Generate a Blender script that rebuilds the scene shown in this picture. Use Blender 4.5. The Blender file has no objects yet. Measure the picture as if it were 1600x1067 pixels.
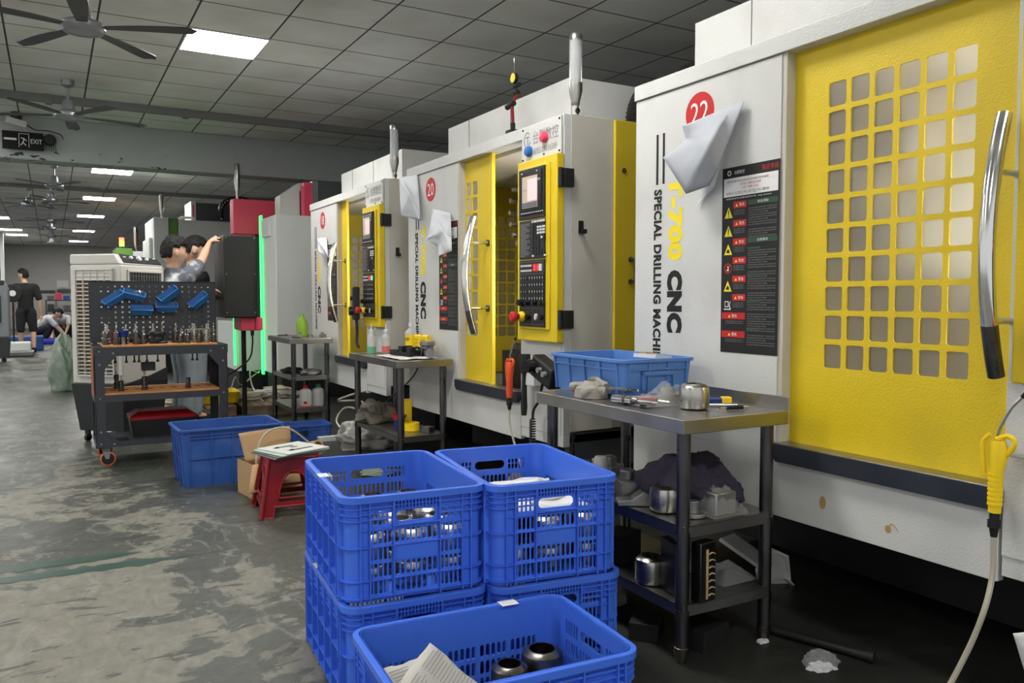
import bpy, bmesh, math, random
from mathutils import Vector, Matrix, noise
random.seed(7)
S = bpy.context.scene
COL = S.collection
PI = math.pi
# ------------------------------------------------------------------ camera, world, exposure
F_PX, HC = 1260.0, 1.15
YAW = math.atan((800-81)/F_PX); PIT = math.atan((533.5-466)/F_PX)
cd = bpy.data.cameras.new('camera'); cam = bpy.data.objects.new('camera', cd); COL.objects.link(cam)
cd.sensor_fit = 'HORIZONTAL'; cd.sensor_width = 36; cd.lens = F_PX/1600*36; cd.clip_start = .05; cd.clip_end = 200
cam.location = (0, 0, HC); cam.rotation_euler = (PI/2-PIT, 0, -YAW)
S.camera = cam
w = bpy.data.worlds.new('world'); S.world = w; w.use_nodes = True
w.node_tree.nodes['Background'].inputs[0].default_value = (.92, .93, .92, 1)
w.node_tree.nodes['Background'].inputs[1].default_value = .55
S.view_settings.view_transform = 'Standard'; S.view_settings.look = 'None'
S.view_settings.exposure = 0.68; S.view_settings.gamma = 1; S.view_settings.use_curve_mapping = False
LAMP = 32.0          # emission of the ceiling panels

# ------------------------------------------------------------------ measuring helpers
_F = Vector((math.sin(YAW)*math.cos(PIT), math.cos(YAW)*math.cos(PIT), -math.sin(PIT)))
_R = Vector((math.cos(YAW), -math.sin(YAW), 0)); _U = _R.cross(_F)
def at(px, py, x=None, y=None, z=None):
    """world point seen at a pixel of the 1600x1067 frame, on a known plane"""
    d = _F*F_PX + _R*(px-800) - _U*(py-533.5)
    t = (x/d.x) if x is not None else (y/d.y) if y is not None else (z-HC)/d.z
    return Vector((0, 0, HC)) + d*t

# ------------------------------------------------------------------ materials
def mat(name, col, rough=.5, metal=0., var=.0, vscale=6., bump=0., bscale=40., dirt=None, dirt_amt=.3, dscale=3., emit=0., trans=0., alpha=1., coat=0., stretch=None, ior=1.45):
    m = bpy.data.materials.new(name); m.use_nodes = True
    nt = m.node_tree; N = nt.nodes; L = nt.links; b = N['Principled BSDF']
    b.inputs['Base Color'].default_value = (*col, 1); b.inputs['Roughness'].default_value = rough
    b.inputs['Metallic'].default_value = metal; b.inputs['IOR'].default_value = ior
    b.inputs['Transmission Weight'].default_value = trans; b.inputs['Alpha'].default_value = alpha
    b.inputs['Coat Weight'].default_value = coat
    if emit: b.inputs['Emission Color'].default_value = (*col, 1); b.inputs['Emission Strength'].default_value = emit
    tc = N.new('ShaderNodeTexCoord'); mp = N.new('ShaderNodeMapping'); L.new(tc.outputs['Object'], mp.inputs[0])
    if stretch: mp.inputs['Scale'].default_value = stretch
    def nz(sc, det=5): 
        n = N.new('ShaderNodeTexNoise'); n.inputs['Scale'].default_value = sc; n.inputs['Detail'].default_value = det; L.new(mp.outputs[0], n.inputs['Vector']); return n
    last = None
    if var or dirt:
        n = nz(vscale); mx = N.new('ShaderNodeMix'); mx.data_type = 'RGBA'
        L.new(n.outputs['Fac'], mx.inputs[0])
        mx.inputs[6].default_value = tuple(max(0, c*(1-var)) for c in col)+(1,)
        mx.inputs[7].default_value = tuple(min(1, c*(1+var)) for c in col)+(1,)
        last = mx.outputs[2]
        r = N.new('ShaderNodeMapRange'); r.inputs[3].default_value = max(.03, rough-.12); r.inputs[4].default_value = min(1, rough+.15)
        L.new(n.outputs['Fac'], r.inputs[0]); L.new(r.outputs[0], b.inputs['Roughness'])
    if dirt:
        n = nz(dscale, 8); cr = N.new('ShaderNodeValToRGB'); cr.color_ramp.elements[0].position = .52; cr.color_ramp.elements[1].position = .75
        cr.color_ramp.elements[1].color = (dirt_amt,)*3+(1,)
        L.new(n.outputs['Fac'], cr.inputs[0]); mx = N.new('ShaderNodeMix'); mx.data_type = 'RGBA'
        L.new(cr.outputs[0], mx.inputs[0]); L.new(last, mx.inputs[6]); mx.inputs[7].default_value = (*dirt, 1); last = mx.outputs[2]
    if last: L.new(last, b.inputs['Base Color'])
    if bump:
        n = nz(bscale); bp = N.new('ShaderNodeBump'); bp.inputs['Strength'].default_value = bump; bp.inputs['Distance'].default_value = .01
        L.new(n.outputs['Fac'], bp.inputs['Height']); L.new(bp.outputs[0], b.inputs['Normal'])
    return m
M = dict(
 white=mat('white_powder_coat', (.60, .605, .59), .36, var=.05, bump=.2, bscale=160, dirt=(.33, .31, .27), dirt_amt=.35, dscale=2.2),
 cream=mat('cream_powder_coat', (.52, .50, .44), .5, var=.06, bump=.05, bscale=150, dirt=(.3, .27, .2), dirt_amt=.4, dscale=3),
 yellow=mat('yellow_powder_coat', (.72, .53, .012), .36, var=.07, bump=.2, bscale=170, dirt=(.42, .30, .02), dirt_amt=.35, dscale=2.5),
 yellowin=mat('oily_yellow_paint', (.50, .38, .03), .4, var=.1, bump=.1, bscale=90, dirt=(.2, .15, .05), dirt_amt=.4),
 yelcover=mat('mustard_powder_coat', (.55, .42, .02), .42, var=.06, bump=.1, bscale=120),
 sill=mat('dark_sill_steel', (.045, .05, .065), .38, .5, var=.2, bump=.05),
 dark=mat('black_iron', (.012, .012, .013), .6, .2, var=.3),
 black=mat('black_plastic', (.012, .012, .014), .42, var=.2),
 blackg=mat('glossy_black', (.01, .01, .012), .2),
 key=mat('grey_keycap', (.33, .34, .35), .5), keyw=mat('pale_keycap', (.65, .66, .68), .5),
 screen=mat('lit_screen', (.45, .36, .28), .3, emit=.2), screenp=mat('lit_screen_pink', (.75, .50, .50), .3, emit=.3), screend=mat('screen_toolbar', (.12, .12, .14), .3, emit=.1),
 redled=mat('red_digits', (1, .03, .04), .4, emit=2.5), greenl=mat('green_key', (.05, .6, .3), .4, emit=1.),
 red=mat('red_paint', (.55, .015, .02), .4, var=.1), redsign=mat('red_print', (.5, .01, .012), .5), greensign=mat('green_print', (.02, .07, .035), .5),
 ysign=mat('yellow_print', (.85, .68, .02), .5), wprint=mat('white_print', (.75, .75, .75), .5), gprint=mat('grey_print', (.22, .22, .22), .5), bprint=mat('black_print', (.006, .006, .006), .6),
 steel=mat('stainless_steel', (.50, .49, .47), .27, 1., var=.08, vscale=3, bump=.03, bscale=60, dirt=(.2, .18, .15), dirt_amt=.5),
 tsteel=mat('table_steel', (.34, .335, .32), .33, 1., var=.15, vscale=4, bump=.04, bscale=50, dirt=(.12, .11, .1), dirt_amt=.6),
 legsteel=mat('oily_leg_steel', (.13, .125, .13), .3, 1., var=.2, vscale=8, dirt=(.06, .05, .05), dirt_amt=.7, dscale=6),
 chrome=mat('polished_steel', (.72, .72, .72), .13, 1., var=.05, vscale=20),
 dsteel=mat('dark_machined_steel', (.16, .15, .14), .3, 1., var=.35, vscale=18),
 alum=mat('cast_aluminium', (.30, .30, .30), .42, .9, var=.2, vscale=12, bump=.15, bscale=40),
 crate=mat('blue_crate_plastic', (.055, .165, .76), .36, var=.10, vscale=5, bump=.03, bscale=60, dirt=(.035, .10, .45), dirt_amt=.35, dscale=5),
 bin=mat('scuffed_blue_plastic', (.025, .085, .33), .42, var=.15, vscale=6, bump=.05, bscale=40, dirt=(.12, .19, .42), dirt_amt=.4, dscale=7),
 tray=mat('pale_blue_plastic', (.09, .22, .55), .4, var=.12, vscale=6, dirt=(.04, .08, .2), dirt_amt=.45, dscale=5),
 hangbin=mat('blue_picking_bin_plastic', (.015, .13, .36), .4, var=.05),
 redpl=mat('red_plastic', (.21, .006, .010), .3, var=.15, dirt=(.08, .01, .01), dirt_amt=.5, dscale=8),
 slate=mat('slate_grey_powder_coat', (.035, .04, .05), .45, var=.1, bump=.08, bscale=120),
 orangeside=mat('rust_orange_panel', (.30, .09, .03), .5, var=.15),
 wood=mat('oiled_wood_board', (.55, .24, .07), .5, var=.35, vscale=14, stretch=(1, 9, 1)),
 pallet=mat('grimy_pallet_wood', (.30, .22, .145), .75, var=.3, vscale=8, bump=.3, bscale=30, stretch=(1, 6, 1)),
 cooler=mat('off_white_plastic', (.62, .61, .57), .4, var=.04, dirt=(.45, .42, .35), dirt_amt=.3), coolerd=mat('dark_grey_plastic', (.03, .032, .037), .45, var=.1),
 coolpad=mat('brown_cooling_pad', (.12, .08, .045), .9, var=.4, vscale=60),
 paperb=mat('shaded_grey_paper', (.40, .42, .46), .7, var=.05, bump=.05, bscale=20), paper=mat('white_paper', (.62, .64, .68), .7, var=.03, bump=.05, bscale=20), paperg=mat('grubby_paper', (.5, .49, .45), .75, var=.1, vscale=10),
 card=mat('corrugated_card', (.43, .28, .14), .8, var=.12, vscale=10, bump=.2, bscale=25),
 cloth=mat('grey_knit_cloth', (.30, .28, .25), .95, var=.25, vscale=20, bump=.5, bscale=120), clothp=mat('dark_purple_cloth', (.035, .028, .05), .95, var=.2, bump=.4, bscale=80),
 hose=mat('translucent_hose', (.5, .47, .38), .3, trans=.2), blackrub=mat('black_rubber', (.01, .01, .01), .55),
 orangep=mat('orange_plastic', (.75, .09, .02), .35), yelp=mat('yellow_plastic', (.85, .60, .01), .35, var=.06), bluep=mat('dark_blue_plastic', (.01, .03, .2), .4),
 clear=mat('clear_plastic', (.9, .92, .92), .12, trans=.9), milky=mat('milky_plastic', (.72, .72, .71), .4, trans=.35, var=.03), greenliq=mat('green_liquid', (.12, .42, .25), .3), pinkliq=mat('pink_liquid', (.7, .16, .14), .3), greenbot=mat('yellow_green_bottle', (.32, .55, .05), .2, trans=.5),
 clearbag=mat('clear_bag_film', (.7, .72, .72), .2, alpha=.16), greenbag=mat('green_tinted_bag', (.22, .27, .22), .3, var=.3, vscale=8, bump=.4, bscale=15),
 ledgreen=mat('green_led_strip', (.02, 1., .12), .4, emit=2.2), fan=mat('dark_fan_blade', (.05, .052, .056), .4, var=.2), fanhub=mat('grey_fan_metal', (.33, .34, .37), .35, .6),
 beacon_r=mat('red_beacon', (1., .06, .03), .3, emit=6.), beacon_o=mat('orange_beacon', (1., .4, .02), .3, emit=5.), beacon_g=mat('green_beacon', (.3, .8, .1), .3, emit=2.),
 skin=mat('skin', (.62, .38, .26), .5, var=.06), hair=mat('black_hair', (.004, .0035, .0035), .75, bump=.3, bscale=90), greyshirt=mat('marbled_grey_shirt', (.11, .12, .15), .9, var=.5, vscale=7, bump=.2, dirt=(.85, .86, .9), dirt_amt=.95, dscale=9), blackshirt=mat('black_shirt', (.013, .013, .014), .9), jeans=mat('pale_blue_jeans', (.30, .35, .40), .85, var=.2, vscale=14, bump=.3, bscale=30), whiteshirt=mat('white_shirt', (.6, .6, .6), .9), darktr=mat('dark_trousers', (.02, .02, .025), .9),
 foam=mat('white_foam', (.7, .7, .69), .7, var=.03), green=mat('green_machine_paint', (.12, .25, .045), .45), gwhite=mat('grey_white_paint', (.62, .65, .63), .45, var=.05), pink=mat('crimson_paint', (.75, .06, .13), .4, var=.05), dgrey=mat('charcoal_paint', (.07, .078, .085), .5, var=.1),
 concrete=mat('plaster', (.50, .50, .49), .9, var=.08, bump=.1, bscale=20), rust=mat('ochre_drips', (.40, .27, .09), .6), plywood=mat('straw', (.4, .3, .16), .9, var=.3, vscale=30),
)
def panes_mat():
    m = mat('smoky_polycarbonate', (.82, .78, .70), .32, trans=.90, var=.0, bump=.05, bscale=8)
    return m
M['pane'] = panes_mat()

# ------------------------------------------------------------------ mesh builder
class MB:
    def __init__(s): s.v = []; s.f = []; s.m = []; s.mats = []; s.sm = []
    def mi(s, m):
        m = M[m] if isinstance(m, str) else m
        if m not in s.mats: s.mats.append(m)
        return s.mats.index(m)
    def add(s, vs, fs, m, smooth=False, T=None):
        o = len(s.v); k = s.mi(m)
        s.v += [(T @ Vector(p)) if T else Vector(p) for p in vs]
        for f in fs: s.f.append([i+o for i in f]); s.m.append(k); s.sm.append(smooth)
        return s
    def box(s, a, b, m, T=None):
        x0, y0, z0 = (min(p, q) for p, q in zip(a, b)); x1, y1, z1 = (max(p, q) for p, q in zip(a, b))
        return s.add([(x0,y0,z0),(x1,y0,z0),(x1,y1,z0),(x0,y1,z0),(x0,y0,z1),(x1,y0,z1),(x1,y1,z1),(x0,y1,z1)],
              [(3,2,1,0),(4,5,6,7),(0,1,5,4),(1,2,6,5),(2,3,7,6),(3,0,4,7)], m, T=T)
    def hexa(s, p8, m, T=None):
        return s.add(p8, [(3,2,1,0),(4,5,6,7),(0,1,5,4),(1,2,6,5),(2,3,7,6),(3,0,4,7)], m, T=T)
    def loops(s, rings, m, cap=True, smooth=True, T=None, closed=True):
        n = len(rings[0]); vs = [p for r in rings for p in r]; fs = []
        for i in range(len(rings)-1):
            for j in range(n if closed else n-1):
                k = (j+1) % n; fs.append((i*n+j, i*n+k, (i+1)*n+k, (i+1)*n+j))
        if cap and closed: fs.append(tuple(range(n))[::-1]); fs.append(tuple((len(rings)-1)*n+j for j in range(n)))
        return s.add(vs, fs, m, smooth, T)
    def lathe(s, prof, m, c=(0,0,0), n=24, cap=True, T=None, axis='z'):
        rings = []
        for r, z in prof:
            rg = []
            for j in range(n):
                a = 2*PI*j/n; x, y = r*math.cos(a), r*math.sin(a)
                q = (x, y, z) if axis == 'z' else (z, x, y) if axis == 'x' else (y, z, x)
                rg.append((c[0]+q[0], c[1]+q[1], c[2]+q[2]))
            rings.append(rg)
        return s.loops(rings, m, cap, True, T)
    def tube(s, pts, r, m, n=10, cap=True, T=None):
        pts = [Vector(p) for p in pts]; rs = r if isinstance(r, (list, tuple)) else [r]*len(pts); rings = []; up = Vector((0,0,1)); prev = None
        for i, p in enumerate(pts):
            t = (pts[min(i+1, len(pts)-1)]-pts[max(i-1, 0)]); t = t.normalized() if t.length > 1e-9 else Vector((0,0,1))
            if prev is None:
                a = up if abs(t.z) < .9 else Vector((1,0,0)); u = t.cross(a).normalized()
            else: u = (prev - t*prev.dot(t)); u = u.normalized() if u.length > 1e-6 else t.orthogonal().normalized()
            prev = u; w_ = t.cross(u)
            rings.append([p+(u*math.cos(2*PI*j/n)+w_*math.sin(2*PI*j/n))*rs[i] for j in range(n)])
        return s.loops(rings, m, cap, True, T)
    def prism(s, poly, f0, f1, m, T=None, smooth=False):
        """poly: 2D points; f0,f1: functions 2D->3D for the two faces"""
        n = len(poly); vs = [f0(*p) for p in poly]+[f1(*p) for p in poly]
        fs = [tuple(range(n))[::-1], tuple(range(n, 2*n))]+[(i, (i+1) % n, n+(i+1) % n, n+i) for i in range(n)]
        return s.add(vs, fs, m, smooth, T)
    def mesh(s, me, m, T):
        o = len(s.v); k = s.mi(m); s.v += [T @ v.co for v in me.vertices]
        for p in me.polygons: s.f.append([i+o for i in p.vertices]); s.m.append(k); s.sm.append(False)
        return s
    def perf(s, us, vs_, holes, t, P, m, rad=.3, mar=.18, K=2):
        """panel on a grid us x vs_; P(u,v,d)->3D; cells in holes (dict (i,j)->margins) are cut through with rounded holes"""
        for i in range(len(us)-1):
            for j in range(len(vs_)-1):
                u0, u1, v0, v1 = us[i], us[i+1], vs_[j], vs_[j+1]
                h = holes(i, j)
                if h == 'skip': continue
                if not h:
                    s.add([P(u0,v0,0),P(u1,v0,0),P(u1,v1,0),P(u0,v1,0),P(u0,v0,t),P(u1,v0,t),P(u1,v1,t),P(u0,v1,t)], [(0,1,2,3),(7,6,5,4)], m); continue
                mu, mv = h; a0, a1, b0, b1 = u0+mu, u1-mu, v0+mv, v1-mv; r = rad*min(a1-a0, b1-b0)
                hp = []; grp = []
                for ci, (cx_, cy_, st) in enumerate(((a1-r, b0+r, -PI/2), (a1-r, b1-r, 0), (a0+r, b1-r, PI/2), (a0+r, b0+r, PI))):
                    for k in range(K+1):
                        an = st+PI/2*k/K; hp.append((cx_+r*math.cos(an), cy_+r*math.sin(an))); grp.append(ci)
                cr = [(u1,v0),(u1,v1),(u0,v1),(u0,v0)]; n = len(hp)
                V = []; 
                for d in (0, t): V += [P(x, y, d) for x, y in hp]+[P(x, y, d) for x, y in cr]
                Fs = []; o2 = n+4
                for q in range(n):
                    q2 = (q+1) % n; ga, gb = grp[q], grp[q2]
                    if ga == gb: Fs += [(q, n+ga, q2), (o2+q2, o2+n+ga, o2+q)]
                    else: Fs += [(q, n+ga, n+gb, q2), (o2+q2, o2+n+gb, o2+n+ga, o2+q)]
                    Fs.append((q2, q+o2, q)) if False else Fs.append((q, q2, q2+o2, q+o2))
                s.add(V, Fs, m)
        # outer edges
        u0, u1, v0, v1 = us[0], us[-1], vs_[0], vs_[-1]
        for a, b in (((u0,v0),(u1,v0)), ((u1,v0),(u1,v1)), ((u1,v1),(u0,v1)), ((u0,v1),(u0,v0))):
            s.add([P(*a,0), P(*b,0), P(*b,t), P(*a,t)], [(3,2,1,0)], m)
        return s
    def build(s, name, parent=None, bevel=0, seg=2, sharp=35, fix=True, loc=None, rot=None):
        me = bpy.data.meshes.new(name); me.from_pydata([tuple(v) for v in s.v], [], s.f)
        for m in s.mats: me.materials.append(m)
        me.polygons.foreach_set('material_index', s.m); me.polygons.foreach_set('use_smooth', s.sm)
        if fix:
            bm = bmesh.new(); bm.from_mesh(me); bmesh.ops.recalc_face_normals(bm, faces=bm.faces); bm.to_mesh(me); bm.free()
        me.update(); 
        if any(s.sm): me.set_sharp_from_angle(angle=math.radians(sharp))
        o = bpy.data.objects.new(name, me); COL.objects.link(o)
        if parent: o.parent = parent
        if loc: o.location = loc
        if rot: o.rotation_euler = rot
        if bevel:
            b = o.modifiers.new('bevel', 'BEVEL'); b.width = bevel; b.segments = seg; b.limit_method = 'ANGLE'; b.angle_limit = math.radians(40); b.harden_normals = False
        return o
def tag(o, label, cat, group=None):
    o['label'] = label; o['category'] = cat
    if group: o['group'] = group
    return o
def thing(name, label, cat, loc=(0,0,0), rz=0, group=None, rot=None):
    o = bpy.data.objects.new(name, None); COL.objects.link(o); o.location = loc; o.rotation_euler = rot or (0,0,rz); o.empty_display_size = .1
    return tag(o, label, cat, group)
def struct(o): o['kind'] = 'structure'; return o
def stuff(o): o['kind'] = 'stuff'; return o
def dup(root, loc, rz=None, label=None, group=None, rot=None):
    r = root.copy(); COL.objects.link(r); r.location = loc
    if rz is not None: r.rotation_euler = (0,0,rz)
    if rot: r.rotation_euler = rot
    if label: r['label'] = label
    if group: r['group'] = group
    for ch in list(root.children):
        c = ch.copy(); COL.objects.link(c); c.parent = r
        for g in ch.children:
            d = g.copy(); COL.objects.link(d); d.parent = c
    return r
_tc = {}
def text_mesh(body, size=1, offset=0, ext=.0, align='CENTER', res=3, space=1.):
    key = (body, size, offset, ext, align, space)
    if key in _tc: return _tc[key]
    c = bpy.data.curves.new('t', 'FONT'); c.body = body; c.size = size; c.offset = offset; c.extrude = ext; c.align_x = align; c.align_y = 'CENTER'; c.resolution_u = res; c.space_character = space
    o = bpy.data.objects.new('t', c); COL.objects.link(o)
    dg = bpy.context.evaluated_depsgraph_get(); me = bpy.data.meshes.new_from_object(o.evaluated_get(dg))
    bpy.data.objects.remove(o); _tc[key] = me
    return me
def front(u, d, z, cw=0, sx=1.):
    """matrix that stands flat lettering up on a wall facing local -y; cw degrees clockwise"""
    return Matrix.Translation((u, d, z)) @ Matrix.Rotation(math.radians(cw), 4, 'Y') @ Matrix.Rotation(PI/2, 4, 'X') @ Matrix.Diagonal((sx, 1, 1, 1))
def fitted(body, w_, h_, **k):
    """lettering scaled to fill w_ x h_"""
    me = text_mesh(body, **k); xs = [v.co.x for v in me.vertices]; ys = [v.co.y for v in me.vertices]
    return me, Matrix.Diagonal((w_/(max(xs)-min(xs)), h_/(max(ys)-min(ys)), 1, 1)) @ Matrix.Translation((-(max(xs)+min(xs))/2, -(max(ys)+min(ys))/2, 0))
def lin(a, b, n): return [a+(b-a)*i/n for i in range(n+1)]
def evalmesh(o):
    dg = bpy.context.evaluated_depsgraph_get(); return bpy.data.meshes.new_from_object(o.evaluated_get(dg))
def arc(c, r, a0, a1, n, f): return [f(c[0]+r*math.cos(a0+(a1-a0)*i/n), c[1]+r*math.sin(a0+(a1-a0)*i/n)) for i in range(n+1)]
def smoothpath(pts, n=8):
    """Catmull-Rom through the points"""
    P = [Vector(p) for p in pts]; P = [P[0]*2-P[1]]+P+[P[-1]*2-P[-2]]; out = []
    for i in range(1, len(P)-2):
        for k in range(n):
            t = k/n; a, b, c, d = P[i-1], P[i], P[i+1], P[i+2]
            out.append(.5*((2*b)+(c-a)*t+(2*a-5*b+4*c-d)*t*t+(3*b-a-3*c+d)*t**3))
    return out+[P[-2]]
# ================================================================== THE SETTING
ZC = 3.2
def floor_mat():
    m = bpy.data.materials.new('worn_painted_concrete'); m.use_nodes = True; nt = m.node_tree; N = nt.nodes; L = nt.links; b = N['Principled BSDF']
    g = N.new('ShaderNodeNewGeometry')
    def noise_(sc, det, dist=0., st=(1,1,1), off=(0,0,0)):
        mp = N.new('ShaderNodeMapping'); mp.inputs['Scale'].default_value = st; mp.inputs['Location'].default_value = off; L.new(g.outputs['Position'], mp.inputs[0])
        n = N.new('ShaderNodeTexNoise'); n.inputs['Scale'].default_value = sc; n.inputs['Detail'].default_value = det; n.inputs['Roughness'].default_value = .62; n.inputs['Distortion'].default_value = dist; L.new(mp.outputs[0], n.inputs[0]); return n.outputs['Fac']
    def ramp(x, p0, p1, c0=(0,0,0), c1=(1,1,1)):
        r = N.new('ShaderNodeValToRGB'); e = r.color_ramp.elements; e[0].position = p0; e[1].position = p1; e[0].color = (*c0,1); e[1].color = (*c1,1); L.new(x, r.inputs[0]); return r.outputs[0]
    def mix(f, a, c):
        x = N.new('ShaderNodeMix'); x.data_type = 'RGBA'
        for s_, v in ((0, f), (6, a), (7, c)):
            if isinstance(v, tuple): x.inputs[s_].default_value = (*v, 1)
            else: L.new(v, x.inputs[s_])
        return x.outputs[2]
    def math_(op, a, c):
        x = N.new('ShaderNodeMath'); x.operation = op; x.use_clamp = True
        for s_, v in ((0, a), (1, c)):
            if isinstance(v, (int, float)): x.inputs[s_].default_value = v
            else: L.new(v, x.inputs[s_])
        return x.outputs[0]
    sep = N.new('ShaderNodeSeparateXYZ'); L.new(g.outputs['Position'], sep.inputs[0])
    big = noise_(1.3, 8, .8); fine = noise_(7, 8, .5, off=(3,1,0)); grain = noise_(60, 6)
    conc = mix(noise_(17, 9, .8, st=(1,.6,1)), (.065, .066, .055), (.27, .26, .21))
    paint = mix(noise_(20, 7, .5), (.026, .029, .024), (.08, .087, .074))
    # worn through in the aisle, less towards the machines
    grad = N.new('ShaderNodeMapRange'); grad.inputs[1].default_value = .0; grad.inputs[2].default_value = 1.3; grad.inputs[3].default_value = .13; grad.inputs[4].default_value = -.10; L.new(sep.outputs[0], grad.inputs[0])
    gy = N.new('ShaderNodeMapRange'); gy.inputs[1].default_value = 3.2; gy.inputs[2].default_value = 6.5; gy.inputs[3].default_value = 0; gy.inputs[4].default_value = -.22; L.new(sep.outputs[1], gy.inputs[0])
    a = N.new('ShaderNodeMath'); a.operation = 'ADD'; L.new(big, a.inputs[0]); L.new(grad.outputs[0], a.inputs[1])
    a3 = N.new('ShaderNodeMath'); a3.operation = 'ADD'; L.new(a.outputs[0], a3.inputs[0]); L.new(gy.outputs[0], a3.inputs[1])
    a2 = N.new('ShaderNodeMath'); a2.operation = 'MULTIPLY_ADD'; L.new(fine, a2.inputs[0]); a2.inputs[1].default_value = .45; L.new(a3.outputs[0], a2.inputs[2])
    worn = ramp(a2.outputs[0], .71, .745)
    col = mix(worn, paint, conc)
    scr = ramp(noise_(9, 8, 1.6, st=(1, .35, 1)), .56, .62); col = mix(math_('MULTIPLY', scr, .45), col, (.22, .23, .21))
    blk = ramp(noise_(7, 8, 1.2, st=(.45, 1.5, 1), off=(9,2,0)), .585, .62); col = mix(math_('MULTIPLY', blk, .75), col, (.025, .028, .027))
    # swarf, oily stains and painted-in shade in front of and under the machines
    oil_shade = N.new('ShaderNodeMapRange'); oil_shade.inputs[1].default_value = 1.15; oil_shade.inputs[2].default_value = 1.75; L.new(sep.outputs[0], oil_shade.inputs[0])
    o2 = ramp(math_('ADD', oil_shade.outputs[0], math_('MULTIPLY', math_('SUBTRACT', big, .5), 1.2)), .3, .7)
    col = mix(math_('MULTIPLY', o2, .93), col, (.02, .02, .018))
    chips = ramp(noise_(230, 3), .70, .74); col = mix(math_('MULTIPLY', chips, .35), col, (.35, .34, .30))
    L.new(col, b.inputs['Base Color'])
    rg = N.new('ShaderNodeMapRange'); rg.inputs[3].default_value = .33; rg.inputs[4].default_value = .62; L.new(a2.outputs[0], rg.inputs[0]); rg.inputs[1].default_value = .5; rg.inputs[2].default_value = .9; L.new(rg.outputs[0], b.inputs['Roughness'])
    bp = N.new('ShaderNodeBump'); bp.inputs['Strength'].default_value = .6; bp.inputs['Distance'].default_value = .012; L.new(a2.outputs[0], bp.inputs['Height']); 
    bp2 = N.new('ShaderNodeBump'); bp2.inputs['Strength'].default_value = .25; bp2.inputs['Distance'].default_value = .003; L.new(grain, bp2.inputs['Height']); L.new(bp.outputs[0], bp2.inputs['Normal']); L.new(bp2.outputs[0], b.inputs['Normal'])
    return m
def ceil_mat():
    m = bpy.data.materials.new('ceiling_tiles'); m.use_nodes = True; nt = m.node_tree; N = nt.nodes; L = nt.links; b = N['Principled BSDF']
    g = N.new('ShaderNodeNewGeometry'); mp = N.new('ShaderNodeMapping'); mp.inputs['Location'].default_value = (-.349+.605*40, -6.6+.602*40, 0); L.new(g.outputs['Position'], mp.inputs[0])
    br = N.new('ShaderNodeTexBrick'); br.offset = 0; br.squash = 1; br.inputs['Scale'].default_value = 1; br.inputs['Mortar Size'].default_value = .0075; br.inputs['Mortar Smooth'].default_value = .1
    br.inputs['Brick Width'].default_value = .605; br.inputs['Row Height'].default_value = .602; br.inputs['Color1'].default_value = (.80, .82, .815, 1); br.inputs['Color2'].default_value = (.88, .89, .87, 1); br.inputs['Mortar'].default_value = (.06, .062, .065, 1)
    L.new(mp.outputs[0], br.inputs['Vector'])
    n = N.new('ShaderNodeTexNoise'); n.inputs['Scale'].default_value = 1.6; n.inputs['Detail'].default_value = 7; L.new(g.outputs['Position'], n.inputs[0])
    r = N.new('ShaderNodeValToRGB'); r.color_ramp.elements[0].position = .4; r.color_ramp.elements[1].position = .75; r.color_ramp.elements[0].color = (1,1,1,1); r.color_ramp.elements[1].color = (.8,.78,.74,1); L.new(n.outputs['Fac'], r.inputs[0])
    x = N.new('ShaderNodeMix'); x.data_type = 'RGBA'; x.blend_type = 'MULTIPLY'; x.inputs[0].default_value = 1; L.new(br.outputs['Color'], x.inputs[6]); L.new(r.outputs[0], x.inputs[7]); L.new(x.outputs[2], b.inputs['Base Color']); b.inputs['Roughness'].default_value = .8
    bp = N.new('ShaderNodeBump'); bp.inputs['Strength'].default_value = .4; bp.inputs['Distance'].default_value = .01; bp.invert = True; L.new(br.outputs['Fac'], bp.inputs['Height']); L.new(bp.outputs[0], b.inputs['Normal'])
    return m
def beam_mat():
    m = mat('flaking_white_plaster', (.43, .455, .46), .85, var=.08); nt = m.node_tree; N = nt.nodes; L = nt.links; b = N['Principled BSDF']
    g = N.new('ShaderNodeNewGeometry'); mp = N.new('ShaderNodeMapping'); mp.inputs['Scale'].default_value = (.6, 1, 1.3); L.new(g.outputs['Position'], mp.inputs[0])
    n = N.new('ShaderNodeTexNoise'); n.inputs['Scale'].default_value = 15; n.inputs['Detail'].default_value = 3; L.new(mp.outputs[0], n.inputs[0])
    sep = N.new('ShaderNodeSeparateXYZ'); L.new(g.outputs['Position'], sep.inputs[0])
    mr = N.new('ShaderNodeMapRange'); mr.inputs[1].default_value = 2.72; mr.inputs[2].default_value = 3.0; mr.inputs[3].default_value = .03; mr.inputs[4].default_value = -.16; L.new(sep.outputs[2], mr.inputs[0])
    a = N.new('ShaderNodeMath'); a.operation = 'ADD'; L.new(n.outputs['Fac'], a.inputs[0]); L.new(mr.outputs[0], a.inputs[1])
    mx_ = N.new('ShaderNodeMapRange'); mx_.inputs[1].default_value = .8; mx_.inputs[2].default_value = 2.5; mx_.inputs[3].default_value = 0; mx_.inputs[4].default_value = -.12; L.new(sep.outputs[0], mx_.inputs[0])
    a2 = N.new('ShaderNodeMath'); a2.operation = 'ADD'; L.new(a.outputs[0], a2.inputs[0]); L.new(mx_.outputs[0], a2.inputs[1])
    r = N.new('ShaderNodeValToRGB'); r.color_ramp.elements[0].position = .640; r.color_ramp.elements[1].position = .655; L.new(a2.outputs[0], r.inputs[0])
    x = N.new('ShaderNodeMix'); x.data_type = 'RGBA'; L.new(r.outputs[0], x.inputs[0]); L.new(b.inputs['Base Color'].links[0].from_socket, x.inputs[6]); x.inputs[7].default_value = (.05,.05,.05,1); L.new(x.outputs[2], b.inputs['Base Color'])
    return m
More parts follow.
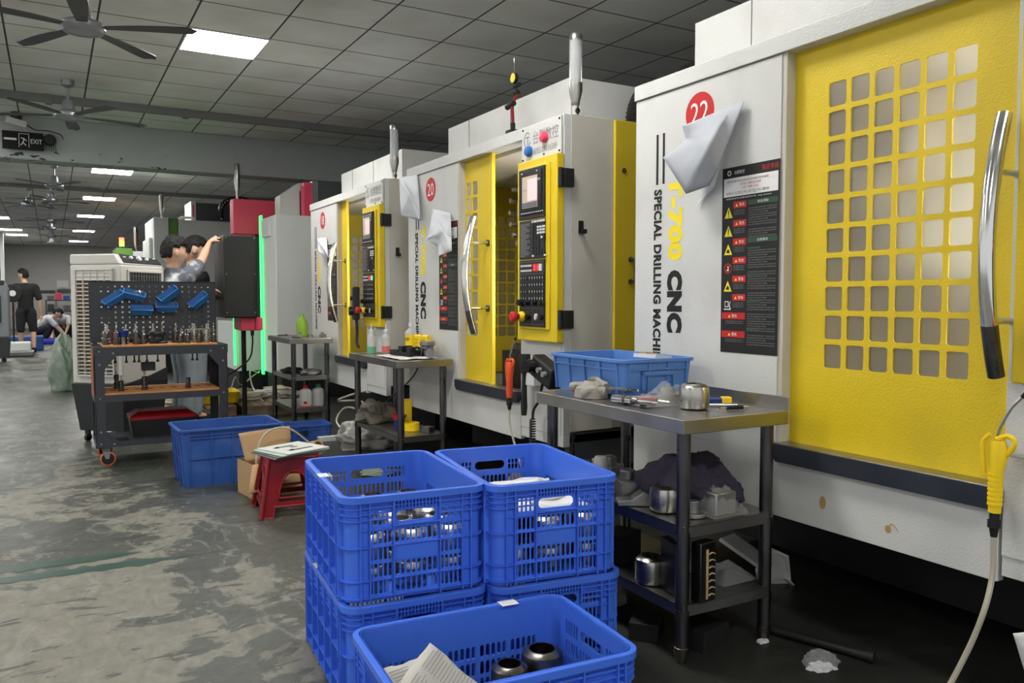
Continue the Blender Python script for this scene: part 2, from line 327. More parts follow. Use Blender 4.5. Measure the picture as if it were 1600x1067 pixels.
def plane(name, pts, m, t=None):
    return struct(MB().add(pts, [(0,1,2,3)], m).build(name, fix=False))
X0, X1, Y0, Y1 = -9, 7.0, -5, 36
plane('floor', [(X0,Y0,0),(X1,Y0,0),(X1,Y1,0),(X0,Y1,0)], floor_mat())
plane('ceiling', [(X0,Y1,ZC),(X1,Y1,ZC),(X1,Y0,ZC),(X0,Y0,ZC)], ceil_mat())
plane('wall_right', [(X1,Y1,0),(X1,Y0,0),(X1,Y0,ZC),(X1,Y1,ZC)], mat('dim_grey_plaster', (.22, .23, .24), .9, var=.1))
plane('wall_far', [(X0,Y1,0),(X1,Y1,0),(X1,Y1,ZC),(X0,Y1,ZC)], M['concrete'])
b = MB(); b.box((-9, 29.5, 0), (-1.62, 36, ZC-.001), 'concrete'); struct(b.build('wall_partition'))
b = MB(); b.box((-1.62, 29.35, 0), (-1.42, 29.6, ZC-.001), M['concrete']); b.box((-1.36, 30.1, 0), (-1.26, 30.3, ZC-.001), 'gwhite'); struct(b.build('trim_1'))
b = MB(); b.box((X0, 10.7, 2.715), (X1, 11.05, ZC-.001), beam_mat()); struct(b.build('trim_2', bevel=.012))
b = MB(); b.box((X0, 9.46, ZC-.075), (X1, 9.53, ZC-.001), 'gprint'); 
for k in range(-4, 5): b.box((k*1.3, 9.44, ZC-.09), (k*1.3+.06, 9.55, ZC-.001), 'gprint')
struct(b.build('trim_3'))
b = MB(); b.box((X0, 17.0, ZC-.07), (X1, 17.06, ZC-.001), 'gprint'); struct(b.build('trim_4'))
# far hall dado
b = MB(); b.box((-1.2, 35.9, 1.38), (6, 35.97, 1.46), 'dgrey'); struct(b.build('trim_5'))
# painted line on the floor
fm = mat('worn_green_line_paint', (.028, .07, .055), .4, var=.25, vscale=9)
def stripe(p0, p1, w_, seed, z=.0012):
    p0, p1 = Vector(p0), Vector(p1); t = (p1-p0).normalized(); n = Vector((-t.y, t.x, 0)); k = 60; A = []; B_ = []
    for i in range(k+1):
        q = p0.lerp(p1, i/k); e = min(1, (k-i)/14)
        A.append(q+n*(w_*e*(.5+.3*noise.noise(Vector((i*.35, seed, 0))))) + Vector((0,0,z))); B_.append(q-n*(w_*e*(.5+.35*noise.noise(Vector((i*.3, seed+5, 0))))) + Vector((0,0,z)))
    vs = A+B_; return MB().add(vs, [(i, i+1, k+2+i, k+1+i) for i in range(k)], fm)
p0, p1 = at(-60, 899, z=0), at(225, 862, z=0)
struct(stripe(p0, p1, .10, 1).build('trim_6', fix=False))
p0, p1 = at(-60, 916, z=0), at(300, 868, z=0)
struct(stripe(p0, p1, .09, 9).build('trim_7', fix=False))

# ceiling light panels
def light_panel(x, y, label, group, w_=.58, d_=.58):
    t = thing('ceiling_light_panel', label, 'light', (x, y, ZC), group=group)
    b = MB()
    for a, c in (((-w_/2-.012, -d_/2-.012, -.012), (w_/2+.012, -d_/2, -.001)), ((-w_/2-.012, d_/2, -.012), (w_/2+.012, d_/2+.012, -.001)), ((-w_/2-.012, -d_/2, -.012), (-w_/2, d_/2, -.001)), ((w_/2, -d_/2, -.012), (w_/2+.012, d_/2, -.001))): b.box(a, c, 'white')
    b.build('frame', t)
    MB().box((-w_/2, -d_/2, -.009), (w_/2, d_/2, -.003), M['lamp']).build('diffuser', t)
    return t
M['lamp'] = mat('lit_diffuser', (1., .975, .93), .5, emit=LAMP)
light_panel(1.26, 6.9, 'big bright square ceiling panel, nearest of the lit panels, beside the near ceiling fan', None)
for x, y in ((1.26, 3.0), (1.26, -.9), (-1.5, 3.0), (-1.8, 6.9), (-1.8, -.9), (-4.5, 3), (-4.5, 8), (-1.8, 9.6), (-1.8, 12.8), (-1.8, 16.2), (-4.5, 12.8)):  # farthest panels are added out of view to brighten the far machines
    light_panel(x, y, 'unseen square ceiling panel overhead, of a set with added fill lights', 'ceiling panels outside the photo')
for i, y in enumerate((14.6, 18.7, 22.8, 27.9, 33.)):
    light_panel(.91, y, ['lit ceiling panel of the right row, first past the beam', 'lit ceiling panel of the right row, second past the beam', 'lit ceiling panel of the right row, third past the beam', 'lit ceiling panel of the right row, fourth past the beam', 'smallest lit ceiling panel, last of the right row by the far wall'][i], 'ceiling panels past the beam')
for i, y in enumerate((17.9, 24.3, 28.4, 30.6)):
    light_panel((-1.36, -1.17, -1.0, -.9)[i], y, ['lit ceiling panel cut by the left edge of the photo, nearest of the left row', 'lit ceiling panel of the left row, second from the beam', 'lit ceiling panel of the left row, third from the beam', 'lit ceiling panel of the left row, farthest down the hall'][i], 'ceiling panels past the beam')

# ceiling fans: five blades
def make_fan(n=5):
    t = thing('ceiling_fan', '', 'ceiling fan')
    MB().lathe([(.0, .0), (.06, 0), (.055, -.05), (.02, -.07), (0, -.07)], 'fanhub', (0,0,.33), 20).build('canopy', t)
    MB().tube([(0,0,.28), (0,0,.02)], .012, 'fanhub').build('rod', t)
    h = MB(); h.lathe([(0, .15), (.035, .15), (.05, .12), (.055, .06), (.07, .05), (.1, .035), (.1, .025), (0, .02)], 'fanhub', n=28); h.lathe([(0, .03), (.118, .03), (.13, .015), (.13, -.01), (.115, -.03), (.09, -.033), (.085, -.028), (0, -.03)], 'fanhub', n=32); h.build('motor', t)
    for k in range(n):
        T = Matrix.Rotation(2*PI*k/n, 4, 'Z') @ Matrix.Rotation(math.radians(-12), 4, 'X')
        up, lo = [], []
        for i in range(15):
            s = i/14; r = .09+.61*s; wd = .026+.03*math.sin(min(1, s*1.15)*PI*.6); 
            if s > .9: wd *= math.sqrt(max(.05, 1-((s-.9)/.1)**2))
            up.append((r, wd*1.1, .012+.01*math.sin(s*PI))); lo.append((r, -wd*.9, .0))
        b = MB(); vs = up+lo+[(x, y, z-.006) for x, y, z in up]+[(x, y, z-.006) for x, y, z in lo]; n_ = 15; fs = []
        for i in range(14): fs += [(i, i+1, n_+i+1, n_+i), (3*n_+i, 3*n_+i+1, 2*n_+i+1, 2*n_+i), (i, 2*n_+i, 2*n_+i+1, i+1), (n_+i+1, 3*n_+i+1, 3*n_+i, n_+i)]
        fs += [(0, n_, 3*n_, 2*n_), (14, 2*n_+14, 3*n_+14, n_+14)]
        b.add(vs, fs, 'fan', True, T); b.build('blade', t)
    return t
def depth_at(px, py, dep):
    d = _F*F_PX + _R*(px-800) - _U*(py-533.5); return Vector((0,0,HC)) + d*(dep/F_PX)
fan0 = make_fan()
fl = [(130, 48, 5.12, -24, 'nearest dark five-bladed ceiling fan with grey hub, at the top left corner'),
      (107, 181, 7.6, 12, 'second dark five-bladed ceiling fan, hanging just in front of the concrete beam'),
      (85, 290, 12.3, 9, 'ceiling fan just past the beam, first of the row down the hall'),
      (80, 313, 14.1, 27, 'ceiling fan second in the row past the beam'), (45, 315, 14.8, 50, 'small ceiling fan left of the fan row past the beam'),
      (79, 345, 17.9, 12, 'ceiling fan third in the row past the beam'), (79, 356, 19.9, 40, 'ceiling fan fourth in the row past the beam'),
      (80, 368, 22.3, 22, 'ceiling fan fifth in the row past the beam'), (81, 377.5, 24.9, 5, 'smallest ceiling fan, last of the row near the far wall')]
for i, (px, py, dep, a, lb) in enumerate(fl):
    p = depth_at(px, py, dep); p.z = 2.865
    if i: f_ = dup(fan0, p, math.radians(a), lb, 'ceiling fans in a row along the aisle')
    else: fan0.location = p; fan0.rotation_euler = (0,0,math.radians(a)); fan0['label'] = lb; fan0['group'] = 'ceiling fans in a row along the aisle'

# exit sign and lamp on the beam
p = at(36, 221, y=10.68)
t = thing('exit_sign', 'dark emergency exit sign with a running figure and EXIT in white, on the beam', 'sign', (p.x, 10.66, p.z), rz=0)
b = MB(); b.box((-.2, -.03, -.1), (.2, 0, .1), 'blackg'); b.build('sign_box', t, bevel=.004)
b = MB(); me, T = fitted('EXIT', .11, .05, size=1); b.mesh(me, M['wprint'], front(.13, -.033, 0) @ T)
for a, c in (((-.04,-.034,-.07),(-.035,-.031,.08)), ((.055,-.034,-.07),(.06,-.031,.08)), ((-.04,-.034,.075),(.06,-.031,.08))): b.box(a, c, 'wprint')
b.tube([(-.02,-.033,-.05),(.0,-.033,-.02),(.012,-.033,.02)], .006, 'wprint', 6); b.tube([(0,-.033,-.02),(.03,-.033,-.05)], .006, 'wprint', 6); b.tube([(-.02,-.033,.03),(.01,-.033,.025),(.035,-.033,.0)], .005, 'wprint', 6); b.lathe([(0,.034),(.01,.034),(.01,.031),(0,.031)], 'wprint', (.02,0,.045), 12, T=Matrix.Rotation(0,4,'X'))if 0 else None
b.box((-.18,-.034,.0), (-.06,-.031,.022), 'wprint')
b.build('pictogram', t, label='') if 0 else b.build('pictogram', t)
p = at(26, 197, y=10.6)
t = thing('emergency_lamp', 'small tilted white emergency lamp box with cable above the exit sign', 'lamp', (p.x, 10.55, p.z+.03))
b = MB(); b.box((-.1,-.05,-.035), (.1,.03,.035), 'white', T=Matrix.Rotation(math.radians(12),4,'Y')); b.build('lamp_box', t, bevel=.006)
b = MB(); b.lathe([(0,.0),(.05,0),(.06,.05),(.02,.13),(0,.13)], 'black', (0,0,.03), 14); b.build('lamp_head', t)
b = MB(); b.tube(smoothpath([(.1,-.01,-.02),(.18,.02,-.06),(.3,.06,-.05),(.42,.06,-.08),(.45,.06,-.13)]), .006, 'black', 6); b.build('cable', t)
p = at(78, 222, y=10.66)
t = thing('wall_siren', 'round black siren with a dangling fringe fixed on the beam right of the exit sign', 'siren', (p.x, 10.7, p.z))
b = MB(); b.lathe([(0,-.10),(.05,-.1),(.065,-.07),(.065,-.01),(0,0)], 'black', (0,0,.02), 20, axis='y'); b.build('housing', t)
b = MB()
for k in range(6): b.tube([(-.05+.02*k,-.04,-.03),(-.055+.022*k,-.05,-.075),(-.06+.024*k,-.045,-.10-.01*(k%2))], .004, 'black', 5)
b.build('fringe', t)
#==PART3==
# ================================================================== THE DRILLING MACHINES
XM = 2.2; W = 1.99; ZB, ZT = .385, 2.052
def arcs(u, z, r, n=24): return [(u+r*math.cos(2*PI*k/n), z+r*math.sin(2*PI*k/n)) for k in range(n)]
def flat(b, poly, d, m, t=.0015): b.prism(poly, lambda u, z: (u, d-t, z), lambda u, z: (u, d, z), m)
def rect(u0, z0, u1, z1): return [(u0,z0),(u1,z0),(u1,z1),(u0,z1)]
def make_machine(yl, num, shift, label):
    t = thing('drilling_machine', label, 'CNC machine', (XM, yl, 0), -PI/2, 'white and yellow CNC drilling machines in a row')
    D = 1.75; UO0, UO1 = .815, 1.58; ZO0, ZO1 = .645, 1.992; s = .035
    # --- sheet-metal housing, hollow
    b = MB()
    b.box((0, 0, .60), (UO0-.02, s, ZT-.065), 'white')                 # left panel
    b.box((UO0-.02, .004, .62), (UO0, .10, ZO1), 'cream')                # door jamb
    b.box((-.004, -.008, ZT-.062), (UO1+.03, .14, ZT), 'white')           # top fascia
    b.box((UO1+.03, -.002, ZT-.062), (W, .14, ZT), 'white')
    b.box((0, 0, ZB), (W-.42, .03, .60), 'white')                        # skirt
    b.box((UO1, 0, ZB+.02), (W, .04, ZT-.062), 'white')                  # pillar front
    b.box((UO1, .04, .6), (UO1+.02, .25, ZT-.062), 'cream')              # pillar inner side
    b.box((W-.02, .0405, .48), (W+.0015, .30, ZT+.0015), 'cream')                      # right side, front part
    b.box((W-.02, .30, .48), (W-.008, D, ZT-.01), 'cream')
    b.box((.001, s+.001, .45), (.02, .30, ZT-.001), 'white'); b.box((.001, .3, .45), (.02, .36, ZT-.001), 'white'); b.box((0, 1.2, .45), (.02, D, ZT), 'white'); b.box((0, .36, .45), (.02, 1.2, .85), 'white'); b.box((0, .36, 1.8), (.02, 1.2, ZT), 'cream')
    b.box((0, D-.02, .45), (W, D, ZT), 'white')                          # back
    b.box((.02, .1405, ZT-.02), (W-.021, .3, ZT-.003), 'white'); b.box((.02, .3, ZT-.02), (.36, D-.021, ZT-.003), 'white'); b.box((1.60, .3, ZT-.02), (W-.021, D-.021, ZT-.003), 'white')
    b.box((UO1, -.004, .46), (W-.02, 0, .93), 'white')
    b.build('housing', t, bevel=.006)
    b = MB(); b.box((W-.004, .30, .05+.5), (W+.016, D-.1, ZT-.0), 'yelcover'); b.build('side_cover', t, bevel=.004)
    sc = t.children[-1] if t.children else None
    cov = [c for c in bpy.data.objects if c.name.startswith('side_cover')][-1]
    b = MB(); hx = W+.05; b.tube(smoothpath([(W+.016,.40,1.35),(hx,.40,1.35),(hx+.004,.40,1.33),(hx+.004,.40,1.25),(hx,.40,1.235),(W+.016,.40,1.235)],4), .007, 'dsteel'); b.lathe([(0,0),(.014,0),(.014,.006),(0,.006)], 'dsteel', (W+.016,.40,1.35), 14, axis='x'); b.lathe([(0,0),(.014,0),(.014,.006),(0,.006)], 'dsteel', (W+.016,.40,1.235), 14, axis='x')
    b.build('pull_handle', cov)
    b = MB(); b.lathe([(.006,0),(.012,0),(.012,.005),(.006,.005)], 'dark', (W+.016,.354,1.8), 14, axis='x', cap=False); b.build('side_latch', t)
    # --- roof cover
    b = MB(); b.box((.03, .30, ZT-.01), (1.60, 1.75, 2.36), 'white'); b.box((.36, .297, ZT), (.364, .30, 2.36), 'gprint') ; b.box((.93, .297, ZT), (.934, .30, 2.36), 'gprint'); b.build('roof_cover', t, bevel=.004)
    # --- dark base casting and feet
    b = MB(); b.box((.1, .45, .10), (W-.1, D, .46), 'dark'); b.box((.02,.03,.42),(W-.02,.5,.46),'dark')
    for u in (.2, W-.2):
        for d in (.6, 1.6): b.lathe([(0,0),(.07,0),(.07,.03),(.025,.04),(.025,.11),(0,.11)], 'dark', (u,d,0), 16)
    b.build('base', t)
    # --- inner lining: left wall with window, back, tub
    b = MB()
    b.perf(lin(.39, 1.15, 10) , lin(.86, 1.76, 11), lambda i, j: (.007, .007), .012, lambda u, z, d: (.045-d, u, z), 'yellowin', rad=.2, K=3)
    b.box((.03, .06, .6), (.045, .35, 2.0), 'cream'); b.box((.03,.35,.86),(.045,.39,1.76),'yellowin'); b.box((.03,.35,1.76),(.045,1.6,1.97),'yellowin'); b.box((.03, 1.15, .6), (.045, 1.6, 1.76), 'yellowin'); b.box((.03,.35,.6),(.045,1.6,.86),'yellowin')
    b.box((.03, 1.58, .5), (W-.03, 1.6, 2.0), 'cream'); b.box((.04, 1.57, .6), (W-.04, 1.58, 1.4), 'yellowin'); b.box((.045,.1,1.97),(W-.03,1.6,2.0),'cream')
    b.build('inner_lining', t)
    b = MB(); b.box((.024,.37,.85),(.028,1.19,1.8), 'pane'); b.build('side_window', t)
    b = MB(); b.box((.05, .12, .47), (W-.05, 1.55, .5), 'dark'); b.box((.55, .45, .5), (1.45, 1.1, .80), 'dsteel'); b.box((.6, .5, .8), (1.4, 1.05, .84), 'alum')
    for k in range(5): b.box((.6, .52+.11*k, .838), (1.4, .54+.11*k, .845), 'dark')
    b.build('work_table', t, bevel=.004)
    # tool carousel and spindle
    b = MB(); cu, cd_, cz = .88, .52, 1.72
    b.lathe([(0,-.02),(.22,-.02),(.24,0),(.24,.03),(.22,.05),(0,.05)], 'cream', (cu,cd_,cz), 48, axis='y'); b.lathe([(0,-.06),(.1,-.06),(.12,-.02),(0,-.02)], 'alum', (cu,cd_,cz), 24, axis='y')
    for k in range(21):
        a = 2*PI*k/21; me, T = fitted(str(k+1), .026, .034, size=1, res=2); b.mesh(me, M['bprint'], Matrix.Translation((cu,cd_-.022,cz)) @ Matrix.Rotation(a,4,'Y') @ Matrix.Translation((0,0,.195)) @ Matrix.Rotation(PI/2,4,'X') @ T)
        x, z = cu+.37*math.cos(a), cz+.37*math.sin(a)
    b.build('tool_carousel', t)
    b = MB()
    for k in range(21):
        a = 2*PI*(k+.5)/21; b.lathe([(0,-.05),(.016,-.05),(.02,-.02),(.02,.05),(.012,.07),(0,.07)], 'chrome', (cu+.265*math.cos(a), cd_, cz+.265*math.sin(a)), 10, axis='y')
    b.build('tool_holders', t)
    b = MB(); b.box((.72,.75,1.25),(1.08,1.5,1.96),'gwhite'); b.lathe([(0,1.0),(.05,1.0),(.07,1.1),(.07,1.26),(0,1.26)], 'steel', (.9,.95,0), 20); b.build('spindle_head', t, bevel=.01)
    # --- sliding door
    u0, u1 = .79-shift, 1.66-shift; b = MB()
    gu0, gu1 = .945-shift, 1.455-shift; us = [u0]+lin(gu0, gu1, 6)+[u1]; vs = [.62]+lin(.91, 1.865, 10)+[2.0]
    b.perf(us, vs, lambda i, j: (.0085, .0085) if 1 <= i <= 6 and 1 <= j <= 10 else None, .006, lambda u, z, d: (u, .045+d, z), 'yellow', rad=.13, K=2)
    b.box((u1-.03, .03, .62), (u1, .045, 2.0), 'yellow')
    door = b.build('sliding_door', t)
    b = MB(); b.box((gu0-.01, .0515, .9), (gu1+.01, .0545, 1.875), 'pane'); b.build('window_pane', door)
    hb = MB(); hu = u1-.085
    hp_ = lambda k: (hu, -.045-.06*(1-((k-10)/10)**2), .945+.68*k/20)
    hb.tube([hp_(k) for k in range(21)], .0205, 'chrome', 18)
    for z in (1.09, 1.475): hb.tube([(hu+.012,.045,z),(hu+.004,-.095,z)], .009, 'chrome', 12); hb.lathe([(0,0),(.02,0),(.02,.012),(0,.012)], 'dsteel', (hu+.012,.033,z), 16, axis='y')
    hb.tube([hp_(k) for k in range(0,5)], .0208, 'dsteel', 18)
    hb.build('door_handle', door)
    # --- sill strip
    b = MB(); P2 = [(UO0-.02,.645),(UO0-.02,.605),(UO0+.005,.583),(UO1-.02,.583),(UO1-.005,.60),(UO1-.005,.645)]
    b.prism(P2, lambda u, z: (u, -.028, z), lambda u, z: (u, .0, z), 'sill'); b.box((UO0-.02,-.028,.643),(UO1-.005,.045,.648),'tsteel'); b.build('door_sill', t, bevel=.002)
    # --- control cabinet (yellow) with its panels
    c0, c1, z0, z1 = 1.612, 1.995, .93, 1.858; b = MB(); b.box((c0, -.045, z0), (c1, -.002, z1), 'yellow'); b.box((c0+.035,-.055,z0+.06),(c1-.055,-.045,z1-.035),'yellow'); cp = b.build('control_panel', t, bevel=.005)
    m0, m1 = c0+(.085 if num == 22 else .05), c1-(.05 if num == 22 else .085); b = MB(); b.box((m0, -.066, 1.555), (m1, -.055, 1.81), 'black'); b.box((m0+.02,-.070,1.575),(m1-.02,-.066,1.797),'blackg'); b.build('monitor_bezel', cp, bevel=.004)
    b = MB(); b.box((m0+.045,-.073,1.61),(m1-.055,-.070,1.77),'screen'); b.box((m0+.10,-.0745,1.645),(m1-.055,-.073,1.755),'screenp'); b.box((m0+.045,-.0745,1.612),(m1-.055,-.073,1.638),'screend'); b.box((m0+.05,-.0745,1.70),(m0+.095,-.073,1.702),'screend'); b.build('screen', cp)
    b = MB()
    for k in range(12): b.box((m0+.03+.0185*k,-.071,1.583),(m0+.04+.0185*k,-.0695,1.588),'keyw')
    b.box((m0+.03,-.0705,1.787),(m0+.045,-.069,1.792),'keyw'); b.box((m1-.07,-.0705,1.787),(m1-.055,-.069,1.792),'keyw'); b.box((m1-.05,-.074,1.74),(m1-.028,-.070,1.75),'key'); b.build('bezel_buttons', cp)
    b = MB(); b.box((m0, -.063, 1.352), (m1, -.055, 1.548), 'black'); b.build('keyboard_plate', cp, bevel=.002)
    b = MB()
    for i in range(5):
        for j in range(12):
            if i > 2 and j > 6 and j < 10: continue
            big = 2 <= j <= 4 and i > 1; mm = 'keyw' if (i > 1 and j in (0,2,3,4)) or (j == 0) else 'black'
            b.box((m0+.13+.026*i,-.067,1.533-.0148*j),(m0+.148+.026*i,-.062,1.543-.0148*j), mm)
    b.box((m0+.22,-.068,1.45),(m0+.235,-.062,1.462),'keyw'); b.box((m0+.135,-.068,1.36),(m0+.15,-.062,1.37),'keyw'); b.box((m0+.25,-.068,1.36),(m0+.265,-.062,1.37),'keyw')
    b.build('keys', cp)
    b = MB()
    for k in range(22): b.box((m0+.012,-.0635,1.365+.0078*k),(m0+.06+.05*abs(math.sin(k*2.3)),-.0628,1.368+.0078*k),'gprint')
    b.build('key_legend', cp)
    b = MB(); b.box((m0, -.063, 1.005), (m1, -.055, 1.346), 'black'); b.build('operator_plate', cp, bevel=.002)
    b = MB()
    for z in (1.335, 1.275, 1.10, 1.015): b.box((m0+.01,-.0635,z),(m1-.015,-.0628,z+.0013),'gprint')
    b.box((m0+.01,-.0635,1.015),(m0+.0113,-.0628,1.335),'gprint'); b.box((m1-.0163,-.0635,1.015),(m1-.015,-.0628,1.335),'gprint'); b.box((m0+.135,-.0635,1.015),(m0+.1363,-.0628,1.10),'gprint')
    for j in range(2):
        for k in range(6): b.box((m0+.018+.019*k,-.066,1.312-.025*j),(m0+.030+.019*k,-.0625,1.322-.025*j),'keyw')
    for j in range(4):
        for k in range(3): b.box((m0+.018+.024*k,-.066,1.245-.035*j),(m0+.034+.024*k,-.0625,1.262-.035*j),'black'); b.box((m0+.022+.024*k,-.0665,1.250-.035*j),(m0+.028+.024*k,-.066,1.258-.035*j),'key')
        for k in range(6): b.box((m0+.10+.025*k,-.066,1.245-.035*j),(m0+.118+.025*k,-.0625,1.266-.035*j),'black'); b.box((m0+.104+.025*k,-.0665,1.249-.035*j),(m0+.113+.025*k,-.066,1.26-.035*j),'key')
    b.build('operator_keys', cp)
    b = MB(); b.box((m0+.142,-.066,1.286),(m0+.195,-.0625,1.325),'redsign'); me, T = fitted(['38','21','21'][[22,20,18].index(num)], .044, .026, size=1); b.mesh(me, M['redled'], front(m0+.168,-.0665,1.306)@T); b.box((m0+.20,-.067,1.288),(m0+.225,-.0625,1.323),'greenl' if num == 18 else 'keyw'); b.build('tool_number_display', cp)
    for k, r in enumerate((.02,.013,.013,.013)): b = MB(); b.lathe([(0,-.03),(r*.8,-.03),(r,-.01),(r,0),(0,0)], 'blackg', (m0+.035+.068*k,-.062,1.127), 16, axis='y'); b.build('selector_knob', cp)
    b = MB(); b.lathe([(0,0),(.027,0),(.027,-.015),(.02,-.03),(0,-.03)], 'yelp', (m0+.035,-.06,1.055), 24, axis='y'); b.lathe([(0,-.045),(.016,-.045),(.016,-.03),(0,-.03)],'redpl',(m0+.035,-.06,1.055),18,axis='y'); b.lathe([(0,-.075),(.02,-.075),(.027,-.068),(.027,-.052),(.018,-.045),(0,-.045)], 'red', (m0+.035,-.06,1.055), 24, axis='y'); b.build('emergency_stop', cp)
    b = MB(); b.lathe([(0,-.012),(.012,-.012),(.012,0),(0,0)], 'keyw', (m0+.175,-.062,1.055), 16, axis='y', T=Matrix.Translation((m0+.175,0,1.055))@Matrix.Diagonal((.7,1,1.4,1))@Matrix.Translation((-m0-.175,0,-1.055))); b.build('push_button', cp)
    for x_ in (.225,.1): b = MB(); b.lathe([(0,-.02),(.013,-.02),(.013,0),(0,0)],'blackg',(m0+x_,-.062,1.055),16,axis='y'); b.build('push_button', cp)
    for z in (1.74, 1.045):
        b = MB(); b.box((W-.01,-.038,z-.045),(W+.022,-.012,z+.045),'black'); b.box((W+.001,-.012,z-.045),(W+.024,.045,z+.045),'black'); b.tube([(W+.014,-.03,z-.047),(W+.014,-.03,z+.047)], .012, 'black'); b.build('hinge', cp, bevel=.002)
    # --- logo plate
    b = MB(); b.box((1.61, -.016, 1.862), (1.985, -.003, 2.046), 'white'); lp = b.build('logo_plate', t, bevel=.003)
    b = MB(); me, T = fitted('台群数控', .24, .068, size=1, res=2); b.mesh(me, M['gprint'], front(1.845,-.0175,1.975)@T); me, T = fitted('0755-28036589', .22, .03, size=1, res=2); b.mesh(me, M['gprint'], front(1.84,-.0175,1.905)@T)
    b.prism([(1.665+.034*math.cos(a),1.975+.04*math.sin(a)) for a in [k*PI/10+.9 for k in range(17)]]+[(1.665+.028*math.cos(a),1.975+.034*math.sin(a)) for a in [(16-k)*PI/10+.9 for k in range(17)]], lambda u,z:(u,-.0175,z), lambda u,z:(u,-.016,z), 'gprint')
    b.box((1.65,-.0175,1.985),(1.685,-.016,1.991),'gprint'); b.box((1.665,-.0175,1.945),(1.671,-.016,1.99),'gprint'); b.build('logo_lettering', lp)
    b = MB()
    for u, z in ((1.622,2.03),(1.973,2.03),(1.622,1.874),(1.973,1.874),(1.83,1.878)): b.lathe([(0,-.004),(.005,-.004),(.006,0),(0,0)],'dark',(u,-.016,z),10,axis='y')
    b.build('screws', lp)
    # --- lettering on the left panel
    b = MB(); 
    for u in (.143, .183): b.box((u-.006,-.0015,1.62),(u+.006,-.0003,1.826),'bprint')
    me, T = fitted('SPECIAL DRILLING MACHINE', .745, .05, size=1, offset=.05, space=1.08); b.mesh(me, M['bprint'], front(.149,-.001,1.600-.3725,90)@T)
    me, T = fitted('CNC', .255, .092, size=1, offset=.07, space=1.1); b.mesh(me, M['bprint'], front(.257,-.001,1.137,90)@T)
    me, T = fitted('T-700', .345, .088, size=1, offset=.06, space=1.05); b.mesh(me, M['ysign'], front(.257,-.001,1.475,90)@T)
    b.build('lettering', t)
    b = MB(); flat(b, arcs(.392,1.868,.078,36), -.0003, 'redsign' if 0 else mat('badge_red',(.52,.012,.012),.5)); bd = b.build('number_badge', t)
    b = MB(); me, T = fitted(str(num), .098, .082, size=1); b.mesh(me, M['wprint'], front(.392,-.0025,1.868)@T); b.build('number', bd)
    # --- warning poster
    q0, q1, r0, r1 = .521, .797, .948, 1.633; b = MB(); flat(b, rect(q0,r0,q1,r1), -.0003, 'bprint', .0012); po = b.build('warning_poster', t)
    b = MB(); d = -.0018
    def ln(body, u, z, w_, h_, m, dd=d): me, T = fitted(body, w_, h_, size=1, res=1); b.mesh(me, M[m], front(u, dd, z)@T)
    flat(b, rect(q0+.008, r1-.108, q1-.008, r1-.040), d, 'wprint', .0004)
    ln('台群数控', q0+.085, r1-.021, .05, .014, 'wprint'); ln('售后专线', q1-.045, r1-.020, .075, .02, 'redsign'); b.lathe([(.006,d-.0004),(.010,d-.0004),(.010,d),(.006,d)],'wprint',(q0+.035,0,r1-.021),16,axis='y',cap=False)
    ln('操作前请详细阅读说明书并遵守安全规程', q0+.125, r1-.053, .20, .008, 'bprint', d-.0008); ln('0755-28036589', q0+.14, r1-.066, .10, .009, 'redsign', d-.0008); ln('134 1688 6666', q0+.14, r1-.079, .08, .009, 'redsign', d-.0008); ln('钻攻中心/立式加工中心/龙门加工中心/雕铣机', q0+.125, r1-.096, .21, .011, 'bprint', d-.0008); ln('台群自动化设备有限公司  http://www.', q0+.13, r1-.116, .22, .007, 'wprint')
    zz = [r1-.128-.068*k for k in range(8)]
    for k, z in enumerate(zz):
        z -= .0 if k < 6 else .0
        wide = k > 5; flat(b, rect(q0+(.058 if not wide else .006), z-.024, q0+(.122 if not wide else .122), z), d, 'redsign', .0004)
        u_ = q0+(.075 if not wide else .045); flat(b, [(u_-.006,z-.018),(u_+.006,z-.018),(u_,z-.008)], d-.0005, 'ysign', .0003); ln('危险' if k == 3 else '警告', u_+.025, z-.012, .026, .012, 'wprint', d-.0006)
        for j in range(3 if not wide else 2): ln('请勿在机器运转时打开防护门', q0+(.088 if not wide else .07), z-.032-.007*j, .055 if not wide else .09, .0045, 'gprint')
        if k in (0,1,2,4):
            c = q0+.034; zc = z-.04; flat(b, [(c-.020,zc-.018),(c+.020,zc-.018),(c,zc+.022)], d, 'ysign', .0004)
            if k < 2: b.box((c-.002,d-.001,zc-.007),(c+.002,d,zc+.012),'bprint'); b.box((c-.002,d-.001,zc-.014),(c+.002,d,zc-.010),'bprint')
            else: flat(b, [(c-.010,zc-.010),(c+.008,zc-.012),(c+.006,zc),(c-.002,zc+.004)], d-.0004, 'bprint', .0004)
        elif k == 3:
            c = q0+.034; zc = z-.04; b.lathe([(.015,d-.0005),(.019,d-.0005),(.019,d),(.015,d)],'redsign',(c,0,zc),24,axis='y',cap=False); flat(b, [(c-.004,zc-.01),(c+.004,zc-.01),(c+.005,zc),(c+.009,zc+.008),(c-.002,zc+.008)], d-.0004,'wprint',.0004); b.box((c-.002,d-.001,zc-.016),(c+.002,d-.0003,zc+.016),'redsign',T=Matrix.Translation((c,0,zc))@Matrix.Rotation(.8,4,'Y')@Matrix.Translation((-c,0,-zc)))
        elif k == 5:
            c = q0+.034; zc = z-.04; b.box((c-.018,d-.0006,zc-.018),(c+.012,d,zc-.014),'wprint'); b.box((c-.014,d-.0006,zc-.008),(c+.006,d,zc+.014),'wprint'); b.box((c-.011,d-.0009,zc-.005),(c+.003,d-.0005,zc+.011),'bprint'); b.tube([(c+.016,d-.0004,zc-.018),(c+.01,d-.0004,zc),(c+.016,d-.0004,zc+.014)],.0018,'wprint',5)
